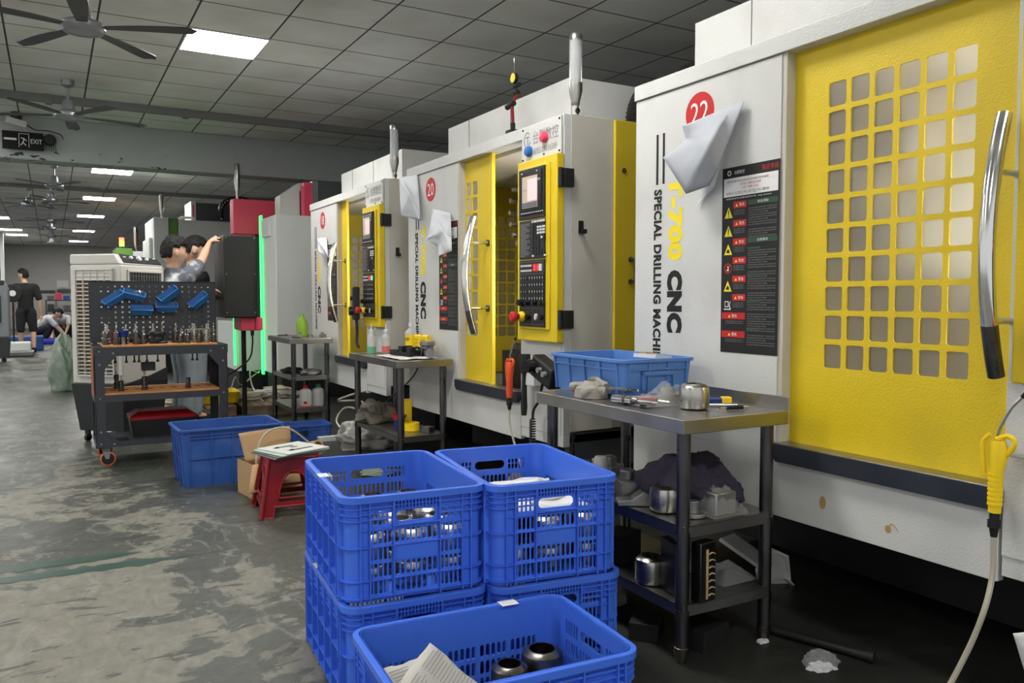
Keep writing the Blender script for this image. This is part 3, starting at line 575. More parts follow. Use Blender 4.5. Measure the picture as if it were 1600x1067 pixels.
    for z, h, m_, tx in ((r1-.146,.018,'greensign','安全须知'), (r1-.282,.018,'greensign','注意事项')): flat(b, rect(q0+.13,z,q1-.008,z+h), d, m_, .0004); ln(tx, q0+.2, z+.009, .05, .010, 'wprint', d-.0006)
    for z in (r1-.305, r1-.40, r1-.50, r1-.60): flat(b, rect(q0+.13,z,q0+.19,z+.007), d, 'greensign', .0004)
    z = r1-.158; k = 0
    while z > r0+.03:
        if not (r1-.307 < z < r1-.262) and k % 9 != 8: ln(['开机前请检查润滑油及气压是否正常','禁止戴手套操作机床以免发生危险','非专业人员不得打开电箱'][k % 3], q0+.198-(.02 if k % 3 == 2 else 0), z, .13-(.04 if k % 3 == 2 else 0), .0048, 'gprint')
        z -= .0085; k += 1
    b.build('poster_print', po)
    # --- key hook, signal lamp
    b = MB(); b.box((W,.085,1.47),(W+.004,.115,1.535),'black'); b.box((W,.085,1.47),(W+.035,.115,1.474),'black'); b.box((W+.03,.085,1.47),(W+.034,.115,1.492),'black'); b.build('hook', t)
    b = MB(); c = (1.94,.10,0); b.lathe([(0,ZT),(.016,ZT),(.016,ZT+.055),(.02,ZT+.06),(.022,ZT+.075),(.034,ZT+.13),(.034,ZT+.17),(0,ZT+.17)], 'steel', c, 24); sl = b.build('signal_lamp', t)
    b = MB(); b.lathe([(.0,ZT+.17),(.032,ZT+.17),(.032,ZT+.38),(.0,ZT+.38)], mat('clear_lamp_tube',(.75,.76,.78),.15,trans=.5), c, 24); b.build('lamp_tube', sl)
    b = MB(); b.lathe([(0,ZT+.38),(.034,ZT+.375),(.034,ZT+.40),(.026,ZT+.412),(0,ZT+.415)], 'steel', c, 24); b.build('lamp_cap', sl)
    b = MB(); b.lathe([(.008,0),(.013,0),(.013,.006),(.008,.006)],'dark',(c[0]+.016,c[1],ZT+.03),14,axis='x',cap=False); b.build('lock_ring', sl)
    return t
m22 = make_machine(2.78, 22, 0, 'nearest white CNC drilling machine, numbered 22, its yellow windowed door closed')
m20 = make_machine(5.33, 20, .47, 'middle white CNC drilling machine, numbered 20, yellow door slid open and big control panel')
m18 = make_machine(7.78, 18, .665, 'farthest of the white and yellow drilling machines, numbered 18, behind the small shelf')
# rust drips on the nearest skirt
def on_machine(t, b, name): return b.build(name, t)
b = MB(); flat(b, [(1.0+.012*math.cos(a), .475+.022*math.sin(a)) for a in lin(0,2*PI,16)[:-1]], -.0005, 'rust'); b.build('paint_drip', m22); b = MB(); flat(b, [(1.245+.01*math.cos(a)-.004, .447+.012*math.sin(a)) for a in lin(0,2*PI,10)[:-1]], -.0005, 'rust'); b.tube(smoothpath([(1.245,-.001,.45),(1.25,-.001,.465),(1.262,-.001,.462),(1.275,-.001,.448)],4), .0015, 'rust', 5); b.build('paint_drip', m22)
# unseen lamps, added inside the enclosures to brighten them
for t in (m22, m20, m18):
    b = MB(); b.box((1.60,.26,.95),(1.64,.36,1.9),'gwhite'); wl = b.build('hidden_fill_lamp', t); b = MB(); b.box((1.58,.28,1.0),(1.60,.34,1.85), mat('fill_lamp_tube',(1,.95,.85),.5,emit=50. if t is m22 else 28.)); b.build('fill_lamp_lens', wl)
#==PART4==
# ================================================================== CRATES
def rr(lx, ly, r, n=5):
    out = []
    for cx_, cy_, st in ((lx/2-r, ly/2-r, 0), (-lx/2+r, ly/2-r, PI/2), (-lx/2+r, -ly/2+r, PI), (lx/2-r, -ly/2+r, 1.5*PI)):
        for k in range(n+1): out.append((cx_+r*math.cos(st+PI/2*k/n), cy_+r*math.sin(st+PI/2*k/n)))
    return out
def rring(b, lx, ly, r, z0, z1, off_out, off_in, m):
    A = rr(lx+2*off_out, ly+2*off_out, r+off_out); B_ = rr(lx-2*off_in, ly-2*off_in, max(.004, r-off_in))
    b.loops([[(x,y,z0) for x,y in B_], [(x,y,z0) for x,y in A], [(x,y,z1) for x,y in A], [(x,y,z1) for x,y in B_], [(x,y,z0) for x,y in B_]], m, cap=False, smooth=True)
CL, CW, CH, CR = .585, .405, .30, .035      # crate length, width, height, corner radius
def crate_wall(length, short):
    """one perforated wall, standing on x axis, outer face towards -y at y=0"""
    b = MB(); h = length/2-CR; t = .0035; m = 'crate'; P = lambda u, v, d: (u, d, v)
    vs = [0, .016, .058, .064, .106, .112, .152, .158, .198, .212, .255, CH]
    if short:
        seg = [(-h+.028, -.070, 5), (-.064, .064, 8), (.070, h-.028, 5)]
    else:
        seg = []; n = 5; wseg = (2*h-.05)/n
        for k in range(n): seg.append((-h+.025+wseg*k+.004, -h+.025+wseg*(k+1)-.004, 5))
    us = [-h]; kind = ['s']
    for i, (a, c, n) in enumerate(seg):
        us.append(a)
        for k in range(1, n+1): us.append(a+(c-a)*k/n); kind.append(('m' if short and i == 1 else 'h'))
        kind.append('s')
    us.append(h)
    rows = {1, 3, 5, 7}
    def hole(i, j):
        k = kind[i]
        if k == 's': return None
        if short:
            if k == 'm':
                if j in (9,): return 'skip'
                if j in (4, 5): return None
                return (.0023, .0015) if j in (1, 3, 7) else None
            return (.0023, .0015) if j in rows | {9} else None
        return (.0027, .0015) if j in ({1, 3, 5, 7}) else None
    b.perf(us, vs, hole, t, P, m, rad=.45, K=2)
    if short:
        b.perf([-.064, .064], [.212, .255], lambda i, j: (.006, .006), t, P, m, rad=.48, K=5)
        b.box((-.066,-.012,.208),(.066,0,.213),m)                                # rib below the grip
        for k in range(14): b.box((-.066+.132*k/13-.0012,-.014,.258),(-.066+.132*k/13+.0012,0,.288),m)  # comb above the grip
        b.box((-.066,-.013,.268),(.066,0,.270),m); b.box((-.066,-.013,.279),(.066,0,.281),m)
        b.box((-.070,-.012,.205),(-.066,0,.255),m); b.box((.066,-.012,.205),(.07,0,.255),m)
    for z in (.265, .248, .231):                                                 # top bands
        if short: b.box((-h,-.011,z),(-.07,0,z+.003),m); b.box((.07,-.011,z),(h,0,z+.003),m)
        else: b.box((-h,-.011,z),(h,0,z+.003),m)
    for z in (.155, .061, .012): b.box((-h,-.0095 if short else -.0155,z-.0015),(h,0,z+.0015),m)
    b.box((-h,-.006,.201),(h,0,.204),m)
    edges = [-h+.004, h-.004]+([-.069, .069, -h+.031, h-.031] if short else [-h+.025+(2*h-.05)*k/5 for k in range(6)])
    for u in edges: b.box((u-.0018,-.0125 if short else -.0165,.0),(u+.0018,0,CH-.012),m)
    if short: b.box((-.064,-.003,.108),(.064,0,.156),m)
    return b
_pc = {}
def make_crate(label, group, loc, rz, sticker=None):
    t = thing('plastic_crate', label, 'crate', loc, rz, group)
    if not _pc:
        _pc['s'] = crate_wall(CW, True).build('side_wall'); _pc['l'] = crate_wall(CL, False).build('side_wall')
        for o in _pc.values(): COL.objects.unlink(o)
    for k, (key, x, y, a) in enumerate((('l', 0, -CW/2, 0), ('l', 0, CW/2, PI), ('s', CL/2, 0, PI/2), ('s', -CL/2, 0, -PI/2))):
        o = _pc[key].copy(); COL.objects.link(o); o.parent = t; o.location = (x, y, 0); o.rotation_euler = (0,0,a)
        # corner quarters
    pts = rr(CL, CW, CR); n = 5
    for c in range(4):
        keep = MB(); A = pts[c*6:c*6+6]; cx_, cy_ = [(CL/2-CR, CW/2-CR), (-CL/2+CR, CW/2-CR), (-CL/2+CR, -CW/2+CR), (CL/2-CR, -CW/2+CR)][c]
        inn = [(cx_+(x-cx_)*.9, cy_+(y-cy_)*.9) for x, y in A]; poly = A+inn[::-1]
        keep.prism(poly, lambda x, y: (x, y, 0), lambda x, y: (x, y, CH), 'crate', smooth=True)
        for z in (.265, .248, .231, .155, .061, .012):
            out = [(cx_+(x-cx_)*1.3, cy_+(y-cy_)*1.3) for x, y in A]; keep.prism(A+out[::-1], lambda x, y, z=z: (x, y, z-.0015), lambda x, y, z=z: (x, y, z+.0015), 'crate')
        keep.build('corner_post', t)
    b = MB(); rring(b, CL, CW, CR, CH-.012, CH, .015, .004, 'crate'); rring(b, CL, CW, CR, CH-.02, CH-.009, .015, -.012, 'crate'); b.build('rim', t, bevel=.0015)
    b = MB(); pl = rr(CL-.004, CW-.004, CR); b.prism(pl, lambda x, y: (x, y, .004), lambda x, y: (x, y, .009), 'crate')
    for k in range(9): b.box((-CL/2+.03+.07*k-.0015,-CW/2+.01,0),(-CL/2+.03+.07*k+.0015,CW/2-.01,.004),'crate')
    b.build('base_panel', t)
    if sticker:
        x, y, a = sticker; b = MB(); T = Matrix.Translation((x,y,0)) @ Matrix.Rotation(a,4,'Z'); b.box((-.025,-.012,CH),(.025,.0185,CH+.001),'wprint',T=T); b.box((-.02,-.004,CH+.001),(.02,.010,CH+.0014),'gwhite',T=T); b.box((-.025,-.0195,CH-.014),(.025,-.0175,CH+.001),'wprint',T=T); b.build('rim_sticker', t)
    return t
L0, R0, F0 = (.918, 2.40), (1.350, 2.315), (.932, 1.735)
G = 'blue perforated plastic crates stacked in the aisle'
# local x = length; the short grip side faces the camera
cz = .302
cLt = make_crate('top blue crate of the left stack, nearest the red stool, steel cups inside', G, (L0[0], L0[1], cz), PI/2-.10, sticker=(.02, .2, 0))
cLb = make_crate('bottom blue crate of the left stack, mostly behind the front crate', G, (L0[0]-.005, L0[1]-.015, 0), PI/2-.085, sticker=(.1, .2, 0))
cRt = make_crate('top blue crate of the right stack beside the steel bench, foam sheet and cups inside', G, (R0[0], R0[1], cz), PI/2-.14)
cRb = make_crate('bottom blue crate of the right stack, under the crate with the foam sheet', G, (R0[0]+.005, R0[1]-.01, 0), PI/2-.13)
cF = make_crate('lone blue crate at the bottom of the photo holding newspaper and two dark cups', G, (F0[0], F0[1], 0), -.075, sticker=(.14, CW/2, PI))
# steel cups
CUP = [(0,0),(.041,0),(.047,.003),(.05,.012),(.05,.062),(.047,.074),(.036,.083),(.030,.084),(.030,.078),(.033,.07),(.033,.012),(0,.01)]
def make_cup(label, group, loc, m='steel', sc=1, rot=None, name='steel_cup'):
    t = MB().lathe([(r*sc, z*sc) for r, z in CUP], m, n=36, cap=False).build(name, loc=loc, rot=rot); return tag(t, label, 'metal part', group)
cup0 = make_cup('brushed steel cup-shaped part on the nearest bench, under the warning poster', None, (1.86, 2.03, .782), 'steel')
def cup_copy(loc, label, group, rot=(0,0,0), s=1.):
    c = cup0.copy(); COL.objects.link(c); c.location = loc; c.rotation_euler = rot; c.scale = (s,s,s); c['label'] = label
    if group: c['group'] = group
    return c
for (cx_, cy_), cz_, a, lb, gp, layers in ((L0, cz, -.10, 'shiny steel cup seen through the slots of the left top crate', 'steel cups in the left top crate', 2), (R0, cz, -.14, 'shiny steel cup seen through the slots of the right top crate', 'steel cups in the right top crate', 2)):
    for l in range(layers):
        for i in range(5):
            for j in range(3):
                if l == layers-1 and random.random() < .12: continue
                lx, ly = -.222+.108*i+random.uniform(-.002,.002), -.128+.125*j+random.uniform(-.005,.005)
                c_, s_ = math.cos(PI/2+a), math.sin(PI/2+a)
                cup_copy((cx_+lx*c_-ly*s_, cy_+lx*s_+ly*c_, cz_+.0095+.0845*l), lb, gp, (0,0,random.random()*6))
# foam sheets between the layers of the right crate
def sheet(name, label, cat, m, pts, loc, rot, thick=.003, wob=.01, seed=0, group=None, n=10):
    """crumpled sheet: pts = size (w,h)"""
    w_, h_ = pts; b = MB(); vs = []; fs = []
    for i in range(n+1):
        for j in range(n+1):
            x, y = -w_/2+w_*i/n, -h_/2+h_*j/n; q = Vector((x*14, y*14, seed*3.3))
            vs.append((x+wob*.4*noise.noise(q+Vector((5,0,0))), y+wob*.4*noise.noise(q+Vector((0,5,0))), wob*noise.noise(q)+wob*.5*noise.noise(q*2.7)))
    for i in range(n):
        for j in range(n): a = i*(n+1)+j; fs.append((a, a+n+1, a+n+2, a+1))
    b.add(vs, fs, m, True); o = b.build(name, loc=loc, rot=rot, sharp=25)
    md = o.modifiers.new('thickness', 'SOLIDIFY'); md.thickness = thick; md.offset = 0
    return tag(o, label, cat, group)
sheet('foam_sheet', 'white foam sheet lying on the cups in the right top crate', 'packing sheet', 'foam', (.46, .33), (R0[0], R0[1], cz+.19), (0,.02,PI/2-.14), .006, .014, 2)
sheet('foam_sheet', 'small folded white foam flap standing up inside the right top crate', 'packing sheet', 'foam', (.16, .10), (R0[0]+.02, R0[1]-.10, cz+.225), (.5,.1,.3), .004, .02, 5)
0 and sheet('foam_sheet', 'white foam sheet laid over the cups in the left top crate', 'packing sheet', 'foam', (.30, .30), (L0[0]+.02, L0[1]+.10, cz+.19), (0,0,PI/2), .004, .012, 8)
def newspaper(label, loc, rot, w_, h_, seed):
    t = thing('newspaper', label, 'newspaper', loc, rot=rot)
    o = sheet('folded_pages', '', '', 'paperg', (w_, h_), (0,0,0), (0,0,0), .006, .012, seed); o.parent = t
    for k in ('label', 'category'): del o[k]
    b = MB()
    for c in range(2):
        for k in range(16):
            y = h_/2-.02-.009*k; x0 = -w_/2+.012+c*w_*.48
            b.box((x0, y, .0085), (x0+w_*.42-.02*random.random(), y+.0016, .009), 'gprint')
    me, T = fitted('日报', .06, .03, size=1, res=1); b.mesh(me, M['bprint'], Matrix.Translation((-.01,-h_/2+.04,.0118))@T)
    b.build('print', t); return t
newspaper('crumpled newspaper leaning against the near wall of the lone front crate', (.79, 1.665, .215), (.65, -.15, .75), .20, .24, 3)
newspaper('second folded newspaper behind and left of the other in the front crate', (.775, 1.735, .20), (.5, .15, .5), .20, .22, 6)
MB_cd = MB().lathe([(r*.98, z) for r, z in CUP], 'dsteel', n=32, cap=False); o = MB_cd.build('steel_cup', loc=(1.0, 1.765, .128)); tag(o, 'dark polished cup beside the newspaper in the front crate', 'metal part')
o = MB().lathe([(r*1.15, z) for r, z in CUP], 'dsteel', n=32, cap=False).build('steel_cup', loc=(1.12, 1.80, .128)); tag(o, 'larger dark polished cup near the grip end of the front crate', 'metal part')
# lower layer of parts: each a thing
for i in range(5):
    for j in range(3):
        cup_copy((.725+.112*i, 1.628+.118*j-.0084*i, .0098), 'steel cup in the bottom layer of the front crate, under the newspaper', 'steel cups under the newspaper', s=1.15)

# ================================================================== STEEL BENCHES
def make_bench(label, loc, rz, lx, dy, h, shelves, slab=.045, lips=True, group=None):
    """origin at the near front corner on the floor; x along the length, -y towards the machine"""
    t = thing('steel_bench', label, 'table', loc, rz, group)
    b = MB(); b.box((0,-dy,h-slab),(lx,0,h),'tsteel'); b.box((0,-dy-.002,h),(lx*.5,-dy+.002,h+.045),'tsteel') if lips else None
    b.build('worktop', t, bevel=.003)
    for x in (.05, lx-.05):
        for y in (-.045, -dy+.045):
            b = MB(); b.tube([(x,y,.05),(x,y,h-slab)], .0215, 'legsteel', 18, cap=False)
            b.lathe([(0,0),(.014,0),(.02,.02),(.024,.03),(.024,.05),(.0215,.052)], 'dsteel', (x,y,0), 16, cap=False)
            for z in shelves: b.tube([(x,y,z-.05),(x,y,z-.02)], .0235, 'legsteel', 18); b.box((x-.006,y+.0205,z-.043),(x+.006,y+.0245,z-.03),'dark')
            for z in (.68, .33): b.lathe([(0,.0),(.004,0),(.004,.001),(0,.001)],'dark',(x,y+.0215,z),8,axis='y')
            b.build('leg', t)
    for z in shelves:
        b = MB(); b.box((.03,-dy+.03,z-.006),(lx-.03,-.03,z),'tsteel'); b.box((.03,-.034,z-.038),(lx-.03,-.03,z),'tsteel'); b.box((.03,-dy+.03,z-.038),(lx-.03,-dy+.034,z),'tsteel'); b.box((.03,-dy+.03,z-.038),(.034,-.03,z),'tsteel'); b.box((lx-.034,-dy+.03,z-.038),(lx-.03,-.03,z),'tsteel'); b.build('shelf', t, bevel=.0015)
    return t
make_bench('nearest stainless steel bench, blue bin on it, under the warning poster', (1.655, 1.85, 0), PI/2-.01, .87, .45, .78, (.44, .19))
make_bench('middle steel bench carrying bottles and a black vise, in front of machine 20', (1.80, 4.56, 0), PI/2, .90, .375, .77, (.30,), lips=False)
make_bench('farthest small steel shelf stand with the two round white bottles below', (1.772, 6.97, 0), PI/2, .80, .385, .80, (.47, .19), lips=False)

# ------------------------------------------------------------------ solid bins
def solid_bin(name, label, cat, loc, rz, lx, ly, h, m, ribs=(4, 3), taper=.02, rim=.012, panel=False, group=None, mid=False, t_=.004):
    t = thing(name, label, cat, loc, rz, group); b = MB(); r = .02
    a0, a1 = rr(lx-2*taper, ly-2*taper, r), rr(lx, ly, r); i0, i1 = rr(lx-2*taper-2*t_, ly-2*taper-2*t_, r), rr(lx-2*t_, ly-2*t_, r)
    b.loops([[(x,y,0) for x,y in a0], [(x,y,h) for x,y in a1], [(x,y,h) for x,y in i1], [(x,y,.006) for x,y in i0]], m, cap=True, sharp=30) if 0 else b.loops([[(x,y,0) for x,y in a0], [(x,y,h) for x,y in a1], [(x,y,h) for x,y in i1], [(x,y,.006) for x,y in i0]], m, cap=True)
    b.build('bin_body', t)
    b = MB(); q0, q1 = rr(lx+2*rim, ly+2*rim, r+rim), i1; b.loops([[(x,y,h-.012) for x,y in q1],[(x,y,h-.012) for x,y in q0],[(x,y,h+.001) for x,y in q0],[(x,y,h+.001) for x,y in q1],[(x,y,h-.012) for x,y in q1]], m, cap=False); b.build('rim', t, bevel=.0015)
    b = MB()
    def wallpt(side, s, z, off):
        k = taper*(1-z/h); X, Y = lx/2-k+off, ly/2-k+off
        return [(s*(lx/2-taper-r)*1.0, -Y, z), (s*(lx/2-taper-r), Y, z), (X, s*(ly/2-taper-r), z), (-X, s*(ly/2-taper-r), z)][side]
    for side in range(4):
        n = ribs[0] if side < 2 else ribs[1]
        for i in range(n+1):
            s = -1+2*i/n; e = .004
            def q(z, off, ds):
                p = wallpt(side, s, z, off); return (p[0]+(ds if side < 2 else 0), p[1]+(ds if side > 1 else 0), p[2])
            b.hexa([q(0,0,-e),q(0,.008,-e),q(0,.008,e),q(0,0,e),q(h-.012,0,-e),q(h-.012,.008,-e),q(h-.012,.008,e),q(h-.012,0,e)], m)
        for z in ([h-.04] if h > .1 else [])+([h*.48] if mid else [])+([h-.06] if h > .3 else []):
            p, p2, p3, p4 = wallpt(side,-1,z,0), wallpt(side,1,z,0), wallpt(side,1,z,.009), wallpt(side,-1,z,.009)
            b.hexa([p, p2, p3, p4]+[(x,y,z_+.004) for x,y,z_ in (p,p2,p3,p4)], m)
    b.build('ribs', t)
    if panel:
        b = MB(); pw = ly*.2; d = lx/2-taper*.45+.008
        # U-shaped raised handle frame on the short side
        for a, c in (((-pw-.012,.03),(-pw,h-.045)), ((pw,.03),(pw+.012,h-.045)), ((-pw-.012,h-.06),(pw+.012,h-.045))): b.box((-d-.004,a[0],a[1]),(-d+.012,c[0],c[1]),m)
        b.build('handle_frame', t)
    return t
solid_bin('parts_bin', 'pale blue solid bin on the nearest bench, leaning towards machine 22', 'bin', (1.965, 2.58, .782), PI/2-.03, .50, .33, .143, 'tray', (4, 3), .012, .01, panel=True)
t = solid_bin('storage_bin', 'big deep scuffed blue bin beside the tool cart, behind the cardboard box', 'bin', (.95, 5.37, 0), .03, .60, .40, .355, 'bin', (4, 3), .025, .016, mid=True)
t = solid_bin('parts_bin', 'small shallow blue bin on the floor with painted characters, right of the big bin', 'bin', (1.775, 6.52, 0), -.03, .37, .26, .13, 'bin', (4, 2), .012, .008)
b = MB(); me, T = fitted('文塔', .09, .045, size=1, offset=.02, res=1); b.mesh(me, M['bprint'], front(-.05,-.1335,.065)@T); b.build('painted_characters', t)
t = solid_bin('oil_tray', 'yellow plastic tray with rags, on the pallets behind the tool cart', 'tray', (1.33, 8.45, .115), 0, .56, .36, .11, 'yelp', (3, 2), .03, .01)

# ------------------------------------------------------------------ red stool, plates, cardboard box
def make_stool():
    t = thing('plastic_stool', 'red plastic step stool with a stack of plates on it', 'stool', (1.115, 4.40, 0), -.12)
    b = MB(); H_ = .30; m = 'redpl'
    for a in range(4):
        T = Matrix.Rotation(a*PI/2, 4, 'Z'); n = 12; hw0, hw1 = .185, .13; y0, y1 = -.175, -.13
        def P(u, z, d=0): k = z/H_; return (u*(hw0+(hw1-hw0)*k), y0+(y1-y0)*k+d, z)
        # arch leg outline: outer trapezoid minus arch opening; built as strips
        out = []
        zs = lin(0, H_, 15)
        for z in zs:
            ar = 0
            if z < .055: g = .62-.0*z
            elif z < .10: g = 0
            elif z < .235: g = .50*math.sqrt(max(0, 1-((z-.10)/.135)**2))**.8
            else: g = 0
            out.append((z, g))
        for (za, ga), (zb, gb) in zip(out, out[1:]):
            for s in (-1, 1):
                g1, g2 = (ga, gb)
                if (ga == 0) != (gb == 0):
                    g1 = g2 = (0 if za < .06 or za >= .22 else max(ga, gb)); 
                    if za < .06: g1 = g2 = .62 if za < .045 else 0
                p = [P(s*g1, za), P(s*1.0, za), P(s*1.0, zb), P(s*g2, zb)]; q = [(x, y+.006, z) for x, y, z in p]
                b.hexa([p[0], p[1], q[1], q[0], p[3], p[2], q[2], q[3]], m, T=T)
        # raised rim round the opening
        rim = [P(.50*math.cos(x), .10+.135*math.sin(x)**.8 if math.sin(x) > 0 else .10, -.004) for x in lin(0, PI, 20)]
        b.tube([P(.50,.10,-.004)]+rim+[P(-.50,.10,-.004), P(.50,.10,-.004)], .006, m, 8, cap=False, T=T)
        b.tube([P(-1,0,-.002), P(-.62,0,-.002), P(-.60,.055,-.002), P(.60,.055,-.002), P(.62,0,-.002), P(1,0,-.002)], .006, m, 8, T=T)
        b.tube([P(1,0), P(1,H_)], .012, m, 10, T=T)
    b.build('stool_body', t)
    b = MB(); b.prism(rr(.275, .275, .03), lambda x, y: (x, y, H_-.004), lambda x, y: (x, y, H_+.008), m); b.build('seat', t, bevel=.004)
    return t
make_stool()
def plate_thing(i, label, w_, h_, z, a, m='gwhite'):
    t = thing('cover_plate', label, 'plate', (1.10+.008*i, 4.385-.006*i, z), a, 'flat plates stacked on the red stool')
    b = MB(); b.box((-w_/2,-h_/2,0),(w_/2,h_/2,.007),m); b.build('plate', t, bevel=.002)
    return t
for i in range(4):
    lb = ['lowest grey plate of the stack on the red stool', 'grey plate second from the bottom of the stack on the red stool', 'pale green sheet second from the top of the stack on the red stool', 'topmost pale plate with dark slots, on the red stool'][i]
    t = plate_thing(i, lb, .30 if i < 3 else .27, .27, .3085+.0085*i, .25+.05*i, ['alum','alum',None,'gwhite'][i] or mat('pale_green_sheet',(.45,.58,.50),.5))
b = MB()
for x, y, l in ((-.03,.05,.12),(.0,-.06,.15)): b.box((x-l/2,y-.012,.007),(x+l/2,y+.012,.0082),'dsteel'); b.lathe([(0,0),(.012,0),(.012,.004),(0,.004)],'dark',(x-l/2+.02,y,.007),12)
b.box((-.01,.0,.007),(.03,.02,.0082),'dsteel'); b.build('slots', t)
t = thing('cardboard_box', 'open brown cardboard box between the big blue bin and the red stool', 'box', (1.10, 4.83, 0), .15)
b = MB(); lx, ly, h = .30, .24, .20
for a, c in (((-lx/2,-ly/2,0),(lx/2,-ly/2+.004,h)), ((-lx/2,ly/2-.004,0),(lx/2,ly/2,h)), ((-lx/2,-ly/2,0),(-lx/2+.004,ly/2,h)), ((lx/2-.004,-ly/2,0),(lx/2,ly/2,h)), ((-lx/2,-ly/2,0),(lx/2,ly/2,.004))): b.box(a, c, 'card')
b.build('box_body', t)
def flap(name, corners, tt=.004):
    vs = [Vector(c) for c in corners]; n = (vs[1]-vs[0]).cross(vs[3]-vs[0]).normalized()*tt; N_ = 8; b = MB(); V = []; Fs = []
    for i in range(N_+1):
        for j in range(N_+1):
            p = vs[0].lerp(vs[1], i/N_).lerp(vs[3].lerp(vs[2], i/N_), j/N_); V.append(p+n*(2.0*noise.noise(p*18)))
    for i in range(N_):
        for j in range(N_): a = i*(N_+1)+j; Fs.append((a, a+N_+1, a+N_+2, a+1))
    b.add(V, Fs, 'card', True); o = b.build(name, t); md = o.modifiers.new('thickness','SOLIDIFY'); md.thickness = tt; return o
flap('top_flap', [(-.15,-.02,h),(.13,-.02,h),(.14,.03,h+.18),(-.17,.03,h+.165)])
flap('side_flap', [(-.15,-.12,h),(.12,-.12,h),(.10,-.23,h-.12),(-.22,-.25,h-.13)])
flap('side_flap', [(.15,-.12,h),(.15,.12,h),(.24,.12,h-.1),(.24,-.12,h-.1)])
b = MB(); b.lathe([(.035,0),(.045,0),(.045,.05),(.035,.05),(.035,0)], 'card', cap=False, n=24); o = b.build('card_tube', loc=(1.36,4.83,.235), rot=(PI/2-.3,0,.5)); tag(o, 'short brown card tube sticking out behind the red stool', 'tube')
b = MB(); b.tube(smoothpath([(1.02,4.72,.05),(1.0,4.72,.22),(1.04,4.75,.34),(1.12,4.78,.385),(1.22,4.8,.37),(1.33,4.82,.28),(1.36,4.83,.25)],8), .006, 'hose', 8); tag(b.build('hose'), 'thin translucent hose arching over the cardboard box', 'hose')
#==PART5==
# ================================================================== TOOL CART WITH PEGBOARD
CX, CY = .24, 6.1; CWD, CDP = .86, .44
t = thing('tool_cart', 'slate grey tool cart on orange-rimmed castors with a pegboard back and wooden shelves', 'cart', (CX, CY, 0), .0)
for x0 in (0, CWD-.06):
    for y0 in (0, CDP-.04):
        b = MB(); b.box((x0,y0,.13),(x0+.06,y0+.004,.815),'slate'); xs = x0 if x0 == 0 else x0+.056; b.box((xs,y0,.13),(xs+.004,y0+.04,.815),'slate')
        for z in (.79,.70,.47,.24,.16): b.lathe([(0,-.006),(.006,-.005),(.008,0),(0,0)],'gprint',(x0+.03,y0,z),10,axis='y') if y0 == 0 else None
        b.build('post', t)
def rail(name, z0, z1):
    b = MB(); b.box((.0,-.004,z0),(CWD,0,z1),'slate'); b.box((0,CDP,z0),(CWD,CDP+.004,z1),'slate'); b.box((-.004,0,z0),(0,CDP,z1),'slate'); b.box((CWD,0,z0),(CWD+.004,CDP,z1),'slate'); b.box((0,0,z1-.01),(CWD,CDP,z1-.006),'slate')
    b.build(name, t)
rail('top_rail', .757, .818); rail('middle_rail', .445, .492); rail('bottom_rail', .135, .172)
b = MB()
for x, s in ((.06,1),(CWD-.06,-1)):
    b.prism([(x,.757),(x+s*.075,.757),(x,.665)], lambda u,z: (u,-.003,z), lambda u,z: (u,0,z), 'slate'); b.prism([(x,.172),(x+s*.075,.172),(x,.25)], lambda u,z: (u,-.003,z), lambda u,z: (u,0,z), 'slate')
    for q in ((x+s*.055,.775),(x+s*.05,.155)): b.lathe([(0,-.006),(.006,-.005),(.008,0),(0,0)],'gprint',(q[0],-.004,q[1]),10,axis='y')
b.build('gussets', t)
for z, y1 in ((.818, CDP-.02), (.492, CDP)):
    b = MB(); b.box((.055,-.001 if z > .6 else .01,z-.003),(CWD-.065+(.0 if z>.6 else .01),y1,z+.012),'wood')
    for k in range(9): b.lathe([(0,0),(.022,0),(.022,.001),(0,.001)],'dark',(.12+.08*k,.2,z+.012),14) if z < .6 else None
    b.build('wooden_board', t, bevel=.003)
for x in (-.006, CWD+.002): b = MB(); b.box((x,.04,.47),(x+.004,CDP-.03,.80),'orangeside'); b.build('side_panel', t)
b = MB()
for x in (.08,.13,.2,.25,.28,.33,.4,.63,.66): b.lathe([(0,0),(.012,0),(.009,.01),(.005,.02),(.005,.05),(0,.05)],'dark',(x,.05,.705),10)
b.build('retention_studs', t)
# pegboard
b = MB(); N1, N2 = 17, 11; bx0, bx1 = -.005, CWD-.005; pz0, pz1 = .832, 1.275
us = [bx0]+lin(bx0+.055, bx1-.03, N1)+[bx1]; vs = [pz0]+lin(pz0+.01, pz1-.02, N2)+[pz1]; py = CDP-.02
du = (bx1-bx0-.085)/N1; dv = (pz1-pz0-.03)/N2
b.perf(us, vs, lambda i, j: ((du-.0125)/2, (dv-.0125)/2) if 1 <= i <= N1 and 1 <= j <= N2 else None, .002, lambda u, z, d: (u, py+d, z), 'slate', rad=.12, K=1)
b.box((bx0,py-.012,pz1-.003),(bx1,py+.002,pz1),'slate'); b.box((bx0-.002,py-.004,pz0),(bx0,py+.01,pz1),'slate'); b.box((bx1,py-.004,pz0),(bx1+.002,py+.01,pz1),'slate')
b.prism([(py,1.27),(py+.08,.83),(py,.83)], lambda y,z:(bx1-.002,y,z), lambda y,z:(bx1+.001,y,z), 'slate'); b.build('pegboard', t)
M['tyre'] = mat('orange_tyre',(.6,.14,.04),.6)
